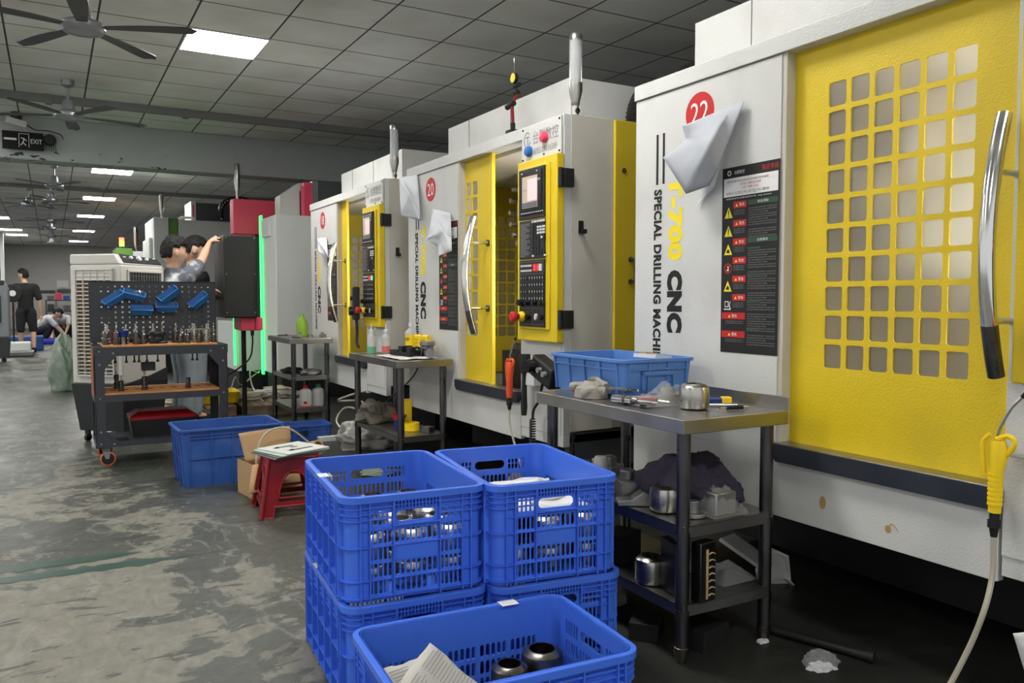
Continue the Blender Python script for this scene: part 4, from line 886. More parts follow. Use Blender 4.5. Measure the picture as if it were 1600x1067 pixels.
for x in (.06, CWD-.06):
    for y in (.05, CDP-.05):
        b = MB(); b.box((x-.025,y-.025,.128),(x+.025,y+.025,.134),'gprint'); b.prism([(-.03,.13),(.03,.13),(.018,.05),(-.005,.05)], lambda u,z:(x+u,y-.02,z), lambda u,z:(x+u,y-.016,z), 'gprint'); b.prism([(-.03,.13),(.03,.13),(.018,.05),(-.005,.05)], lambda u,z:(x+u,y+.016,z), lambda u,z:(x+u,y+.02,z), 'gprint'); cs = b.build('castor', t)
        b = MB(); b.lathe([(0,-.014),(.041,-.014),(.041,.014),(0,.014)],'black',(x+.01,y,.05),24,axis='y'); b.lathe([(.040,-.015),(.049,-.012),(.049,.012),(.040,.015)],M['tyre'],(x+.01,y,.05),28,axis='y',cap=False); b.build('wheel', cs)
ZW, ZS = .831, .505
M['hangrim'] = mat('lighter_blue_rim', (.05,.24,.58), .4)  # rim in a lighter blue than the bin body
# picking bins hung on the pegboard
def picking_bin(label, px, py_, ang, group=None):
    p = at(px, py_, y=CY+CDP-.055)
    t = thing('picking_bin', label, 'bin', (p.x, CY+CDP-.036, p.z), group='blue picking bins on the pegboard', rot=(0, math.radians(ang), 0))
    b = MB(); w0, w1, d1, h = .060, .075, .072, .072
    o = [(-w1,0,h/2),(w1,0,h/2),(w1,-d1,h/2-.034),(-w1,-d1,h/2-.034)]; u = [(-w0,0,-h/2),(w0,0,-h/2),(w0,-d1*.55,-h/2),(-w0,-d1*.55,-h/2)]; k = .93
    oi = [(x*k,-.003+y*.93,z+.0005) for x,y,z in o]; ui = [(x*k,-.003+y*.9,z+.003) for x,y,z in u]
    b.loops([u, o, oi, ui], 'hangbin', cap=True, smooth=False); b.build('bin_body', t)
    b = MB(); e = [Vector(q) for q in o]; b.tube([e[0],e[3],e[2],e[1]], .0042, 'hangrim', 8); b.box((-w1-.002,-.001,h/2-.006),(w1+.002,.012,h/2+.004),'hangbin'); b.build('rim', t)
    return t
for px, py_, a, lb in ((178,467,-33,'lowest-left blue picking bin, tilted, at the left end of the pegboard'),(209,461,14,'blue picking bin tipped to the right holding clear film, upper left of the pegboard'),(221,485,2,'level blue picking bin hung alone, lowest on the pegboard'),(260,480,0,'level blue picking bin half hidden under a tilted one on the pegboard'),(264,461,-38,'steeply tilted blue picking bin resting above a level one on the pegboard'),(311,470,-40,'blue picking bin tilted at the right end of the pegboard')):
    tb = picking_bin(lb, px, py_, a)
    if px == 209: b = MB(); b.lathe([(0,0),(.03,0),(.035,.02),(.02,.035),(0,.035)], 'clear', (.03,-.03,.0), 12); f_ = b.build('clear_film', None); f_.location = tb.matrix_world.translation; f_.matrix_world = Matrix.Translation(tb.location); tag(f_, 'clear film crumpled in the upper left blue picking bin', 'film')
# tool holders
HP = [(0,0),(.021,0),(.023,.006),(.023,.014),(.017,.018),(.017,.024),(.023,.028),(.023,.034),(.015,.038),(.015,.055),(.018,.058),(.018,.082),(.012,.088),(0,.088)]
def tool_holder(label, group, s=1., hs=1., bit='drill', m='dsteel', m2='steel', name='tool_holder'):
    t = thing(name, label, 'tool holder', group=group)
    MB().lathe([(r*s, z*hs) for r, z in HP], m, n=20).build('body', t); h = .088*hs
    b = MB()
    if bit == 'drill':
        pts = []; n = 26
        for k in range(n+1):
            z = h+.055*k/n; a = k*.9; pts.append((.0022*math.cos(a), .0022*math.sin(a), z))
        b.tube([(0,0,h-.002),(0,0,h+.012)], .005, m2, 10); b.tube(pts, [.0038]*(n-1)+[.002,.0005], m2, 8)
    elif bit == 'mill': b.tube([(0,0,h-.002),(0,0,h+.03)], .006, m2, 10); b.tube([(0,0,h+.028),(0,0,h+.034)], .0075, m, 8)
    elif bit == 'thin': b.tube([(0,0,h-.002),(0,0,h+.035)], .0022, m2, 8)
    elif bit == 'wide': b.lathe([(.02,h-.01),(.028,h-.006),(.028,h+.006),(.008,h+.012),(0,h+.012)], m2, n=20, cap=False); 
    b.build('cutter', t)
    return t
GH = 'tool holders standing on the upper board of the tool cart'
protos = [tool_holder('slim tool holder with a twist drill, standing in the crowded row under the pegboard', GH, bit='drill'),
          tool_holder('tool holder with a short end mill, standing in the crowded row under the pegboard', GH, s=1.15, hs=.8, bit='mill'),
          tool_holder('small tool holder with a thin pin cutter, in the crowded row under the pegboard', GH, s=.85, hs=.7, bit='thin'),
          tool_holder('squat tool holder with a wide collet nut, in the crowded row under the pegboard', GH, s=1.2, hs=.65, bit='wide', m='dsteel', m2='dsteel'),
          tool_holder('tall bright tool holder with a long slim nose, in the crowded row under the pegboard', GH, s=.95, hs=1.15, bit='mill', m='steel')]
used = [0]*5; rnd = random.Random(4)
for row, (yy, n) in enumerate(((.07, 13), (.16, 12), (.26, 12))):
    for k in range(n):
        x = .085+.70*k/(n-1)+rnd.uniform(-.012,.012)
        if row < 2 and .33 < x < .49: continue
        if row == 0 and .155 < x < .215: continue
        i = rnd.randrange(5); p = (CX+x, CY+yy+rnd.uniform(-.015,.015), ZW)
        if used[i]: dup(protos[i], p, rnd.random()*6)
        else: protos[i].location = p; used[i] = 1
t = thing('face_mill', 'wide black mushroom-shaped face mill in the middle of the cart top', 'tool holder', (CX+.415, CY+.13, ZW))
MB().lathe([(0,0),(.062,0),(.066,.008),(.055,.018),(.04,.028),(.037,.05),(.05,.056),(.052,.072),(.04,.082),(0,.084)], 'black', n=32).build('body', t); MB().lathe([(.045,.072),(.053,.074),(.053,.08),(.045,.083)], 'dsteel', n=24, cap=False).build('ring', t)
t = thing('collet_cup', 'blue rimmed cup-shaped holder at the left of the cart top', 'tool holder', (CX+.185, CY+.09, ZW))
MB().lathe([(0,0),(.03,0),(.026,.02),(.026,.055),(.0,.055)], 'dsteel', n=20).build('base', t); MB().lathe([(.024,.05),(.03,.055),(.038,.095),(.034,.096),(.026,.06)], 'bluep', n=24, cap=False).build('blue_rim', t)
b = MB(); b.tube([(0,0,0),(.002,0,.09)], .006, 'redpl', 10); b.tube([(.002,0,.09),(.002,0,.115)], .003, 'redpl', 8); tag(b.build('marker_pen', loc=(CX+.125,CY+.21,ZW)), 'thin red pen standing among the tool holders on the cart', 'pen')
b = MB(); b.tube([(0,0,.0),(.16,.03,.0)], .005, 'plywood', 8); tag(b.build('brush_handle', loc=(CX+.60,CY+.13,ZW+.093)), 'thin tan rod lying across the tool holders on the cart', 'rod')
t = thing('black_bottle', 'dark purple spray can lying behind the tool holders', 'can'); b = MB(); b.lathe([(0,-.05),(.02,-.05),(.02,.05),(0,.05)],'clothp',n=16,axis='x'); b.build('can_body', t); t.location = (CX+.22,CY+.33,ZW+.021); t.name = 'spray_can'
for px, lb, hs, bt in ((182,'dark tool holder at the back left of the middle cart shelf',1.15,'thin'),(189,'short tool holder at the front left of the middle cart shelf',.85,'mill'),(294,'tool holder standing alone at the right of the middle cart shelf',.85,'thin')):
    p = at(px, 612, z=ZS+.0); y = CY+(.10 if px != 182 else .3); p = at(px, 600, y=y); h = tool_holder(lb, None, s=.95, hs=hs, bit=bt); h.location = (p.x, y, ZS)
p = at(226, 600, y=CY+.12); h = tool_holder('tool holder with a black rectangular head, in the middle of the cart shelf', None, s=1.05, hs=1.1, bit='mill'); h.location = (p.x, CY+.12, ZS); b = MB(); b.box((-.02,-.02,.135),(.072,.02,.195),'black'); b.tube([(0,0,.12),(.002,0,.14)],.008,'plywood'); b.build('probe_head', h, bevel=.004)
t = thing('toolbox', 'black toolbox with a red lid on the bottom shelf of the cart', 'toolbox', (CX+.44, CY+.27, .168))
b = MB(); b.loops([[(x,y,0) for x,y in rr(.40,.24,.02)],[(x,y,.12) for x,y in rr(.44,.27,.02)]],'black'); b.build('box', t); b = MB(); b.loops([[(x,y,.12) for x,y in rr(.45,.28,.02)],[(x,y,.14) for x,y in rr(.45,.28,.02)],[(x,y,.175) for x,y in rr(.34,.2,.02)]],'redpl'); b.build('lid', t)
b = MB(); b.box((0,0,0),(.13,.10,.01),'black'); b.box((.01,.01,.01),(.12,.09,.012),'blackg'); tag(b.build('flat_case', loc=(CX+.075,CY+.03,.168)), 'flat black case at the left of the bottom cart shelf', 'case')

# ================================================================== AIR COOLERS
def make_cooler(label, loc, rz, s=1., body='cooler', detail=True, lower='coolerd'):
    t = thing('air_cooler', label, 'air cooler', loc, rz); A, B_, z0, z1 = .53, .47, .47, 1.50
    b = MB(); b.prism([(0,0),(A,0),(A,B_),(0,B_)], lambda x,y:(x,y,z0+.0), lambda x,y:(x,y,z1-.085), body)
    # top with slanted front
    b.hexa([(0,0,z1-.085),(A,0,z1-.085),(A,B_,z1-.085),(0,B_,z1-.085),(.0,.055,z1-.0),(A,.055,z1-.03),(A,B_,z1-.035),(.0,B_,z1)], body)
    b.build('housing', t, bevel=.015, seg=3)
    b = MB(); x0, x1 = .05, A-.03; q = lambda x, k, o: (x, .055*k-o*.8, z1-.085+.085*k-.055*x*k+o)
    b.hexa([q(x0,.18,0),q(x1,.18,0),q(x1,.98,0),q(x0,.98,0),q(x0,.18,.006),q(x1,.18,.006),q(x1,.98,.006),q(x0,.98,.006)], 'coolerd'); cpn = b.build('control_fascia', t)
    for x, r in ((.15,.016),(.245,.024),(.335,.016)):
        c = Vector(q(x,.6,.008)); b = MB(); b.lathe([(0,0),(r,0),(r*.85,.016),(0,.018)],'keyw',n=18,T=Matrix.Translation(c)@Matrix.Rotation(math.radians(57),4,'X')); b.build('knob', cpn)
    b = MB(); b.box((x0+.02,-.0,0),(x0+.05,.002,.008),'wprint',T=Matrix.Translation(Vector(q(0,.6,.008)))@Matrix.Rotation(math.radians(-30),4,'X')); b.box((x1-.08,-.0,0),(x1-.05,.002,.005),'wprint',T=Matrix.Translation(Vector(q(0,.6,.008)))@Matrix.Rotation(math.radians(-30),4,'X')); b.build('fascia_marks', cpn)
    b = MB()
    for a, c in (((.07,-.014,1.355),(A-.04,0,1.375)), ((.07,-.014,1.02),(.085,0,1.375)), ((A-.055,-.014,1.02),(A-.04,0,1.375)), ((.07,-.014,1.0),(A-.04,0,1.02))): b.box(a,c,body)
    b.build('outlet_frame', t, bevel=.004)
    b = MB(); b.box((.085,-.002,1.02),(A-.055,.0,1.355),'black')
    for k in range(12): b.box((.10+.032*k,-.012,1.03),(.104+.032*k,-.002,1.35),'gprint')
    for k in range(8): b.box((.085,-.008,1.045+.04*k),(A-.055,-.003,1.049+.04*k),'gprint')
    b.build('outlet_grille', t)
    # side intake louvres on x=0 face
    b = MB(); y0, y1, a0, a1 = .075, .40, .545, 1.37
    b.box((-.004,y0-.02,a0-.015),(0,y1+.02,a1+.015),body); b.box((-.006,y0,a0),(-.0045,y1,a1-.07),'coolpad')
    b.build('intake_pad', t)
    b = MB(); n = 27
    for k in range(n): z = a0+(a1-a0)*(k+.5)/n; b.hexa([(-.02,y0,z-.003),(-.005,y0,z+.002),(-.005,y1,z+.002),(-.02,y1,z-.003),(-.02,y0,z+.002),(-.005,y0,z+.007),(-.005,y1,z+.007),(-.02,y1,z+.002)], body)
    for k in range(6): y = y0+(y1-y0)*k/5; b.box((-.02,y-.003,a0),(-.005,y+.003,a1),body)
    b.box((-.012,y0,a1-.08),(-.005,y1,a1),body); b.box((-.024,y0-.012,a0-.01),(0,y0,a1+.01),body); b.box((-.024,y1,a0-.01),(0,y1+.012,a1+.01),body); b.box((-.024,y0-.012,a1),(0,y1+.012,a1+.012),body); b.box((-.024,y0-.012,a0-.012),(0,y1+.012,a0),body)
    b.build('intake_louvres', t)
    b = MB(); b.hexa([(.03,.03,.09),(A-.03,.03,.09),(A-.03,B_-.03,.09),(.03,B_-.03,.09),(-.008,-.008,z0),(A+.008,-.008,z0+.0),(A+.008,B_+.008,z0),(-.008,B_+.008,z0)], lower); b.prism([(0,z0-.01),(A,z0-.01),(A,z0+.10),(.32,z0+.05),(.0,z0+.0)], lambda x,z:(x,-.008,z), lambda x,z:(x,.0,z), lower); b.build('water_tank', t, bevel=.01)
    for x in (.07, A-.07):
        for y in (.07, B_-.07):
            b = MB(); b.lathe([(0,-.012),(.03,-.012),(.03,.012),(0,.012)],'black',(x,y,.03),18,axis='y'); b.box((x-.012,y-.02,.04),(x+.012,y+.02,.095),'coolerd'); b.build('castor', t)
    t.scale = (s,s,s); return t
make_cooler('tall off-white air cooler on castors with brown louvred side, behind the tool cart', (.475, 7.0, 0), math.radians(47))
p = at(2, 550, z=0)
t = thing('air_cooler', 'grey air cooler with a dark tank, cut by the left edge of the photo', 'air cooler', (at(16,545,y=17.0).x, 17.0, 0), .0)
b = MB(); b.prism([(-.62,1.0),(-.62,1.45),(-.06,1.45),(.0,1.32),(0,.45),(-.62,.45)], lambda x,z:(x,0,z), lambda x,z:(x,.5,z), mat('mid_grey_plastic',(.20,.22,.24),.45)); b.build('housing', t, bevel=.02)
b = MB(); b.box((-.5,-.015,.72),(-.12,0,1.2),'coolerd'); 
for k in range(12): b.box((-.48,-.02,.745+.038*k),(-.14,-.014,.752+.038*k),'gprint')
b.build('outlet_grille', t); b = MB(); b.prism([(-.62,.45),(-.0,.45),(-.03,.08),(-.6,.08)], lambda x,z:(x,-.01,z), lambda x,z:(x,.51,z), 'coolerd'); b.build('water_tank', t, bevel=.01); b = MB(); b.box((-.62,-.012,1.38),(-.06,.5,1.47),'coolerd'); b.build('top_panel', t, bevel=.02)
for x in (-.5,-.1):
    b = MB(); b.lathe([(0,-.02),(.04,-.02),(.04,.02),(0,.02)],'black',(x,.1,.04),14,axis='y'); b.build('castor', t)

# ================================================================== PEOPLE
def skin_mesh(chains, sub=1, lat=Vector((1,0,0)), **kw):
    """overlapping tapered limbs with rounded ends, later fused into one surface by join_mesh"""
    b = MB(); lat = Vector(lat)
    for ch in chains:
        pts = []; 
        for a, c in zip(ch, ch[1:]):
            ra = (a[1], a[2] if len(a) > 2 else a[1]); rc = (c[1], c[2] if len(c) > 2 else c[1]); A, C_ = Vector(a[0]), Vector(c[0]); n = max(3, int((C_-A).length/.03))
            for k in range(n+(c is ch[-1])): s = k/n; s2 = s*s*(3-2*s); pts.append((A.lerp(C_, s), ra[0]+(rc[0]-ra[0])*s2, ra[1]+(rc[1]-ra[1])*s2))
        for _ in range(3): pts = [pts[0]]+[(pts[i-1][0]*.25+pts[i][0]*.5+pts[i+1][0]*.25, pts[i][1], pts[i][2]) for i in range(1, len(pts)-1)]+[pts[-1]]
        t0 = (pts[1][0]-pts[0][0]).normalized(); t1 = (pts[-1][0]-pts[-2][0]).normalized()
        full = [(pts[0][0]-t0*pts[0][2]*math.sin(x)*.8, pts[0][1]*math.cos(x), pts[0][2]*math.cos(x), t0) for x in (1.35, .9, .45)]
        for i, (q, r1, r2) in enumerate(pts): full.append((q, r1, r2, (pts[min(i+1, len(pts)-1)][0]-pts[max(i-1, 0)][0]).normalized()))
        full += [(pts[-1][0]+t1*pts[-1][2]*math.sin(x)*.8, pts[-1][1]*math.cos(x), pts[-1][2]*math.cos(x), t1) for x in (.45, .9, 1.35)]
        rings = []
        for q, r1, r2, tt in full:
            u = lat-tt*lat.dot(tt); u = u.normalized() if u.length > .15 else tt.orthogonal().normalized(); w_ = tt.cross(u)
            if rings and u.dot(pu) < 0: u = -u; w_ = -w_
            pu = u; rings.append([q+u*math.cos(2*PI*k/16)*r1+w_*math.sin(2*PI*k/16)*r2 for k in range(16)])
        b.loops(rings, 'skin')
    me = bpy.data.meshes.new('s'); me.from_pydata([tuple(x) for x in b.v], [], b.f); bm = bmesh.new(); bm.from_mesh(me); bmesh.ops.recalc_face_normals(bm, faces=bm.faces); bm.to_mesh(me); bm.free()
    return me
def join_mesh(name, parts, mats, parent=None, vox=None, smooth=0, loc=None):
    """parts: list of (mesh or (verts, faces))"""
    bm = bmesh.new()
    for p in parts: bm.from_mesh(p)
    me = bpy.data.meshes.new(name); bm.to_mesh(me); bm.free()
    if vox:
        o = bpy.data.objects.new('r', me); COL.objects.link(o); m = o.modifiers.new('r', 'REMESH'); m.mode = 'VOXEL'; m.voxel_size = vox; m.use_smooth_shade = True
        if smooth: s_ = o.modifiers.new('s', 'SMOOTH'); s_.iterations = smooth; s_.factor = .5
        me2 = evalmesh(o); bpy.data.objects.remove(o); me = me2; me.name = name
    me.materials.clear()
    for m in mats: me.materials.append(M[m])
    me.polygons.foreach_set('use_smooth', [True]*len(me.polygons)); me.polygons.foreach_set('material_index', [0]*len(me.polygons))
    o = bpy.data.objects.new(name, me); COL.objects.link(o)
    if parent: o.parent = parent
    return o
def ellipsoid(c, r, T=None, nu=28, nv=20, f=None):
    vs = []; fs = []
    for i in range(nv+1):
        th = PI*i/nv
        for j in range(nu):
            ph = 2*PI*j/nu; n = Vector((math.sin(th)*math.cos(ph), math.sin(th)*math.sin(ph), math.cos(th)))
            p = Vector((n.x*r[0], n.y*r[1], n.z*r[2]))
            if f: p = f(p, n)
            if p is None: p = Vector((0,0,0))
            p = p+Vector(c); vs.append(T @ p if T else p)
    for i in range(nv):
        for j in range(nu): k = (j+1) % nu; fs.append((i*nu+j, (i+1)*nu+j, (i+1)*nu+k, i*nu+k))
    me = bpy.data.meshes.new('e'); me.from_pydata([tuple(v) for v in vs], [], fs); bm = bmesh.new(); bm.from_mesh(me); bmesh.ops.remove_doubles(bm, verts=bm.verts, dist=1e-5); bmesh.ops.recalc_face_normals(bm, faces=bm.faces); bm.to_mesh(me); bm.free(); return me
def head_T(c, fwd, s=1., roll=0):
    f = Vector(fwd).normalized(); r = f.cross(Vector((0,0,1))).normalized(); u = r.cross(f)
    m = Matrix(((r.x, f.x, u.x), (r.y, f.y, u.y), (r.z, f.z, u.z))).to_4x4()
    return Matrix.Translation(c) @ m @ Matrix.Rotation(roll, 4, 'Y') @ Matrix.Diagonal((s,s,s,1))
def head_parts(T):
    """face towards local +y, 0.235 m high"""
    g = lambda p, c, s: math.exp(-((p-Vector(c)).length/s)**2)
    def f(p, n):
        p = Vector(p)
        if p.z < 0: p.x *= 1-.30*(-p.z/.118)**1.3; p.y = p.y*(1-.12*(-p.z/.118)) + (.012*(-p.z/.118) if p.y > 0 else 0)
        if p.y > 0: p.y -= .006*(abs(p.x)/.07)
        p.y += .024*g(p, (0,.097,-.022), .017)+.010*g(p, (0,.097,.0), .013)      # nose
        p.y -= .012*g(p, (.031,.088,.008), .017)+.012*g(p, (-.031,.088,.008), .017)  # sockets
        p.y += .006*g(p, (.03,.09,.03), .02)+.006*g(p, (-.03,.09,.03), .02)
        p.y += .008*g(p, (0,.092,-.058), .012)+.006*g(p, (0,.088,-.074), .012)-.006*g(p, (0,.095,-.066), .006)  # lips
        p.y += .010*g(p, (0,.08,-.104), .022)                                  # chin
        p.x += .005*g(p, (.05,.06,-.02), .03)-.005*g(p, (-.05,.06,-.02), .03)
        return p
    skull = ellipsoid((0,0,0), (.076,.096,.118), T, 44, 36, f)
    ears = [ellipsoid((s*.078,-.008,-.012), (.009,.020,.031), T, 12, 10) for s in (-1,1)]
    neck = None
    return [skull]+ears
def hair_mesh(T, name, parent, lift=1.0, seed=0, fringe=.045):
    def f(p, n):
        q = Vector(p)*1.0
        face = n.y > .12 and p.z < fringe+.02*noise.noise(Vector((n.x*9, seed, 0)))
        low = p.z < -.030-.035*(n.y < -.2)+.01*noise.noise(Vector((n.x*8, n.y*8, seed)))
        sideb = abs(n.x) > .4 and n.y > -.42 and p.z < .022 
        k = 1.0
        if face or low or sideb: k = .80
        else: k = 1.07+.16*abs(noise.noise(Vector((n.x*6+seed, n.y*6, n.z*3))))*lift+.07*noise.noise(n*14)
        if n.y > .2 and n.z > .25 and k > 1: q.y += .010; q.z += .004
        return Vector((q.x*k, q.y*k, q.z*k+(.004 if k > 1 else 0)))
    me = ellipsoid((0,0,.008), (.079,.099,.116), T, 64, 44, f)
    me.materials.append(M['hair']); me.polygons.foreach_set('use_smooth', [True]*len(me.polygons)); o = bpy.data.objects.new(name, me); COL.objects.link(o); o.parent = parent
    return o
def face_details(T, parent):
    b = MB()
    for s in (-1, 1): b.lathe([(0,0),(.0105,0),(.008,.004),(0,.0055)], 'wprint', n=12, T=T@Matrix.Translation((s*.031,.081,.008))@Matrix.Rotation(-PI/2,4,'X')@Matrix.Diagonal((1,.6,1,1))); b.lathe([(0,.004),(.0045,.004),(.004,.0065),(0,.007)], 'hair', n=10, T=T@Matrix.Translation((s*.031,.081,.008))@Matrix.Rotation(-PI/2,4,'X'))
    b.build('eyes', parent)
    b = MB()
    for s in (-1, 1): b.tube([T@Vector((s*.016,.0935,.030)), T@Vector((s*.032,.0925,.036)), T@Vector((s*.050,.078,.032))], [.002,.0035,.0015], 'hair', 6)
    b.build('eyebrows', parent)
    b = MB(); b.tube([T@Vector((-.022,.0885,-.064)), T@Vector((0,.0975,-.066)), T@Vector((.022,.0885,-.064))], [.0015,.003,.0015], mat('lips',(.38,.13,.11),.5), 6); b.build('lips', parent)
def hand_chains(w_, d, n, spread=1., curl=.5, s=1., side=1):
    """w_ wrist, d direction of fingers, n palm normal (curl direction)"""
    d, n = Vector(d).normalized(), Vector(n).normalized(); c = d.cross(n).normalized()*side; w_ = Vector(w_); out = []
    palm = w_+d*.045*s; out.append([(w_, .024*s, .018*s), (palm, .030*s, .015*s), (w_+d*.085*s, .034*s, .013*s)])
    for k, (off, L) in enumerate(((-.030,.068),(-.010,.078),(.010,.074),(.028,.058))):
        p0 = w_+d*.080*s+c*off*s; pts = [(p0, .0095*s)]; dirv = (d+c*off*3*spread).normalized(); p = p0
        for j, fr in enumerate((.45,.32,.23)):
            ang = curl*(.5+.6*j); v = (dirv*math.cos(ang)+n*math.sin(ang)).normalized(); p = p+v*L*fr*s; pts.append((p, (.0088,.0080,.0066)[j]*s))
        out.append(pts)
    tb = w_+d*.028*s-c*.026*s; out.append([(tb, .012*s), (tb+(d*.6-c*.7+n*.25).normalized()*.034*s, .0105*s), (tb+(d*.75-c*.75+n*.45).normalized()*.060*s, .0085*s)])
    return out
def person(label, base, J, head_c, head_f, shirt, trousers, hands, shoes='dark', seed=0, scale=1., group=None, hs=1., shorts=False, sleeve=.55, faced=True, name='person', roll=0, vox=.007, bodyw=1.):
    """J: joints in metres relative to base"""
    t = thing(name, label, 'person', base); LT = (Vector(J['hiR'])-Vector(J['hiL'])).normalized(); v = {k: Vector(p) for k, p in J.items()}; hc = Vector(head_c); T = head_T(hc, head_f, hs, roll)
    ch = [[(v['pel'], .13*bodyw, .095), (v['wai'], .118*bodyw, .085), (v['che'], .145*bodyw, .10), (v['nek'], .056), (hc+Vector((0,0,-.07)), .050)]]
    for s in 'LR':
        ch.append([(v['che'], .145*bodyw, .10), (v['sh'+s], .058), (v['sh'+s].lerp(v['el'+s], .5), .046), (v['el'+s], .038), (v['el'+s].lerp(v['wr'+s], .35), .037), (v['wr'+s], .025, .021)])
        ch.append([(v['pel'], .13*bodyw, .095), (v['hi'+s], .088), (v['hi'+s].lerp(v['kn'+s], .5), .074), (v['kn'+s], .054), (v['kn'+s].lerp(v['an'+s], .35), .052), (v['an'+s], .036), (v['an'+s]+Vector(v.get('toe', Vector((0,.1,0))))*.45+Vector((0,0,-.045)), .034), (v['an'+s]+Vector(v.get('toe', Vector((0,.1,0))))+Vector((0,0,-.055)), .026)])
    parts = [skin_mesh(ch, 1, LT)]+head_parts(T)
    for s in 'LR':
        if s in hands: 
            for c in hand_chains(v['wr'+s], *hands[s]): parts.append(skin_mesh([c], 1))
    join_mesh('body', parts, ['skin'], t, vox=vox, smooth=2)
    # shirt: short sleeves
    k = 1.13; c2 = [[(v['pel']+(v['wai']-v['pel'])*-.15, .150*bodyw, .118), (v['wai'], .142*bodyw, .112), (v['che'], .162*bodyw, .120), (v['nek']+(v['che']-v['nek'])*.25, .075)]]
    for s in 'LR': c2.append([(v['che'], .162*bodyw, .120), (v['sh'+s], .072), (v['sh'+s].lerp(v['el'+s], sleeve), .068), (v['sh'+s].lerp(v['el'+s], sleeve+.25), .064)])
    join_mesh('shirt', [skin_mesh(c2, 2, LT)], [shirt], t, vox=.012, smooth=1)
    c3 = [[(v['wai'].lerp(v['pel'], .6), .135*bodyw, .105), (v['pel'], .146*bodyw, .112)]]
    for s in 'LR': 
        c3.append([(v['pel'], .146*bodyw, .112), (v['hi'+s], .104), (v['hi'+s].lerp(v['kn'+s], .5), .092), (v['kn'+s], .078)]+([] if shorts else [(v['kn'+s].lerp(v['an'+s], .5), .072), (v['an'+s]+Vector((0,0,.02)), .066)]))
    join_mesh('shorts' if shorts else 'trousers', [skin_mesh(c3, 2, LT)], [trousers], t, vox=.014, smooth=1)
    toe = Vector(v.get('toe', Vector((0,.1,0))))
    for s in 'LR':
        a = v['an'+s]; join_mesh('shoe', [skin_mesh([[(a+Vector((0,0,.0)), .044), (a+Vector((0,0,-.045))-toe*.2, .040, .04), (a+toe*.55+Vector((0,0,-.05)), .045, .036), (a+toe*1.15+Vector((0,0,-.058)), .036, .026)]], 1)], [shoes], t, vox=.01, smooth=1)
    hair_mesh(T, 'hair', t, seed=seed)
    if faced: face_details(T, t)
    return t
def standing(h=1.68, face=(1,0,0)):
    """default joints facing +x or given dir"""
    f = Vector(face).normalized(); r = Vector((f.y, -f.x, 0)); k = h/1.7; J = {}
    def P(a, z, fw=0): return r*a*k+f*fw*k+Vector((0,0,z*k))
    J.update(pel=P(0,.92), wai=P(0,1.08), che=P(0,1.27), nek=P(0,1.44), shL=P(-.175,1.38), shR=P(.175,1.38), elL=P(-.21,1.10), elR=P(.21,1.10), wrL=P(-.22,.86,.05), wrR=P(.22,.86,.05), hiL=P(-.09,.86), hiR=P(.09,.86), knL=P(-.10,.48,.02), knR=P(.10,.48,.02), anL=P(-.10,.085,-.02), anR=P(.10,.085,-.02), toe=f*.14)
    return J
# person A: facing right in profile, right arm raised onto the black cabinet
def rel(base, p): return Vector(p)-Vector(base)
baseA = Vector((1.0, 7.62, 0)); baseB = Vector((1.15, 8.07, 0))
hA = at(272, 394, y=7.42); J = standing(1.66, (1,.12,0)); hand = Vector((1.325, 7.86, 1.70)); wr = at(327, 379, y=7.78)
J['shR'] = rel(baseA, at(296, 430, y=7.36)); J['elR'] = rel(baseA, at(314, 409, y=7.52)); J['wrR'] = rel(baseA, wr)
J['nek'] = rel(baseA, at(270, 416, y=7.43)); J['che'] = rel(baseA, (at(272,450,y=7.44))); J['shL'] = rel(baseA, at(262, 428, y=7.66)); J['elL'] = rel(baseA, at(290,455,y=7.74)); J['wrL'] = rel(baseA, at(318,452,y=7.72))
person('person in a marbled grey T-shirt, smiling in profile, one arm raised onto the black cabinet', baseA, J, rel(baseA, hA), (1,.30,-.12), 'greyshirt', 'jeans', {'R': (Vector((.75,.15,.42)), Vector((.3,.0,-1)), .4, .75, 1., 1), 'L': (Vector((1,0,.0)), Vector((0,0,-1)))}, seed=1, sleeve=.45, hs=1.04)
hB = at(303, 391, y=8.06); J = standing(1.68, (1,.1,0)); J['nek'] = rel(baseB, at(300,414,y=8.07)); J['che'] = rel(baseB, at(306,450,y=8.08)); J['shR'] = rel(baseB, at(315,428,y=7.96)); J['elR'] = rel(baseB, at(318,462,y=8.0)); J['wrR'] = rel(baseB, at(340,464,y=8.24)); J['shL'] = rel(baseB, at(296,428,y=8.24))
person('person in a black T-shirt looking down beside the person in marbled grey', baseB, J, rel(baseB, hB), (1,.15,-.38), 'blackshirt', 'jeans', {'R': (Vector((1,.2,.1)), Vector((0,0,-1)))}, seed=4, sleeve=.5, hs=1.03)
# far walker seen from behind
base = Vector(at(42, 531, y=19.6)); base.z = 0; base = Vector((at(40, 470, y=19.6).x, 19.6, 0)); J = standing(1.74, (-.15,1,0)); J['anR'] = Vector((.13,-.12,.10)); J['knR'] = Vector((.12,.02,.48)); J['anL'] = Vector((-.10,.10,.085)); J['wrR'] = Vector((.27,.05,.80)); J['elR'] = Vector((.25,-.02,1.10))
w3 = person('person in a black T-shirt and shorts walking away down the aisle', base, J, (-.03,.03,1.63), (-.7,.6,0), 'blackshirt', 'darktr', {'R': (Vector((0,0,-1)), Vector((-1,0,0))), 'L': (Vector((0,0,-1)), Vector((1,0,0)))}, seed=7, shorts=True, sleeve=.6, vox=.012, faced=False)
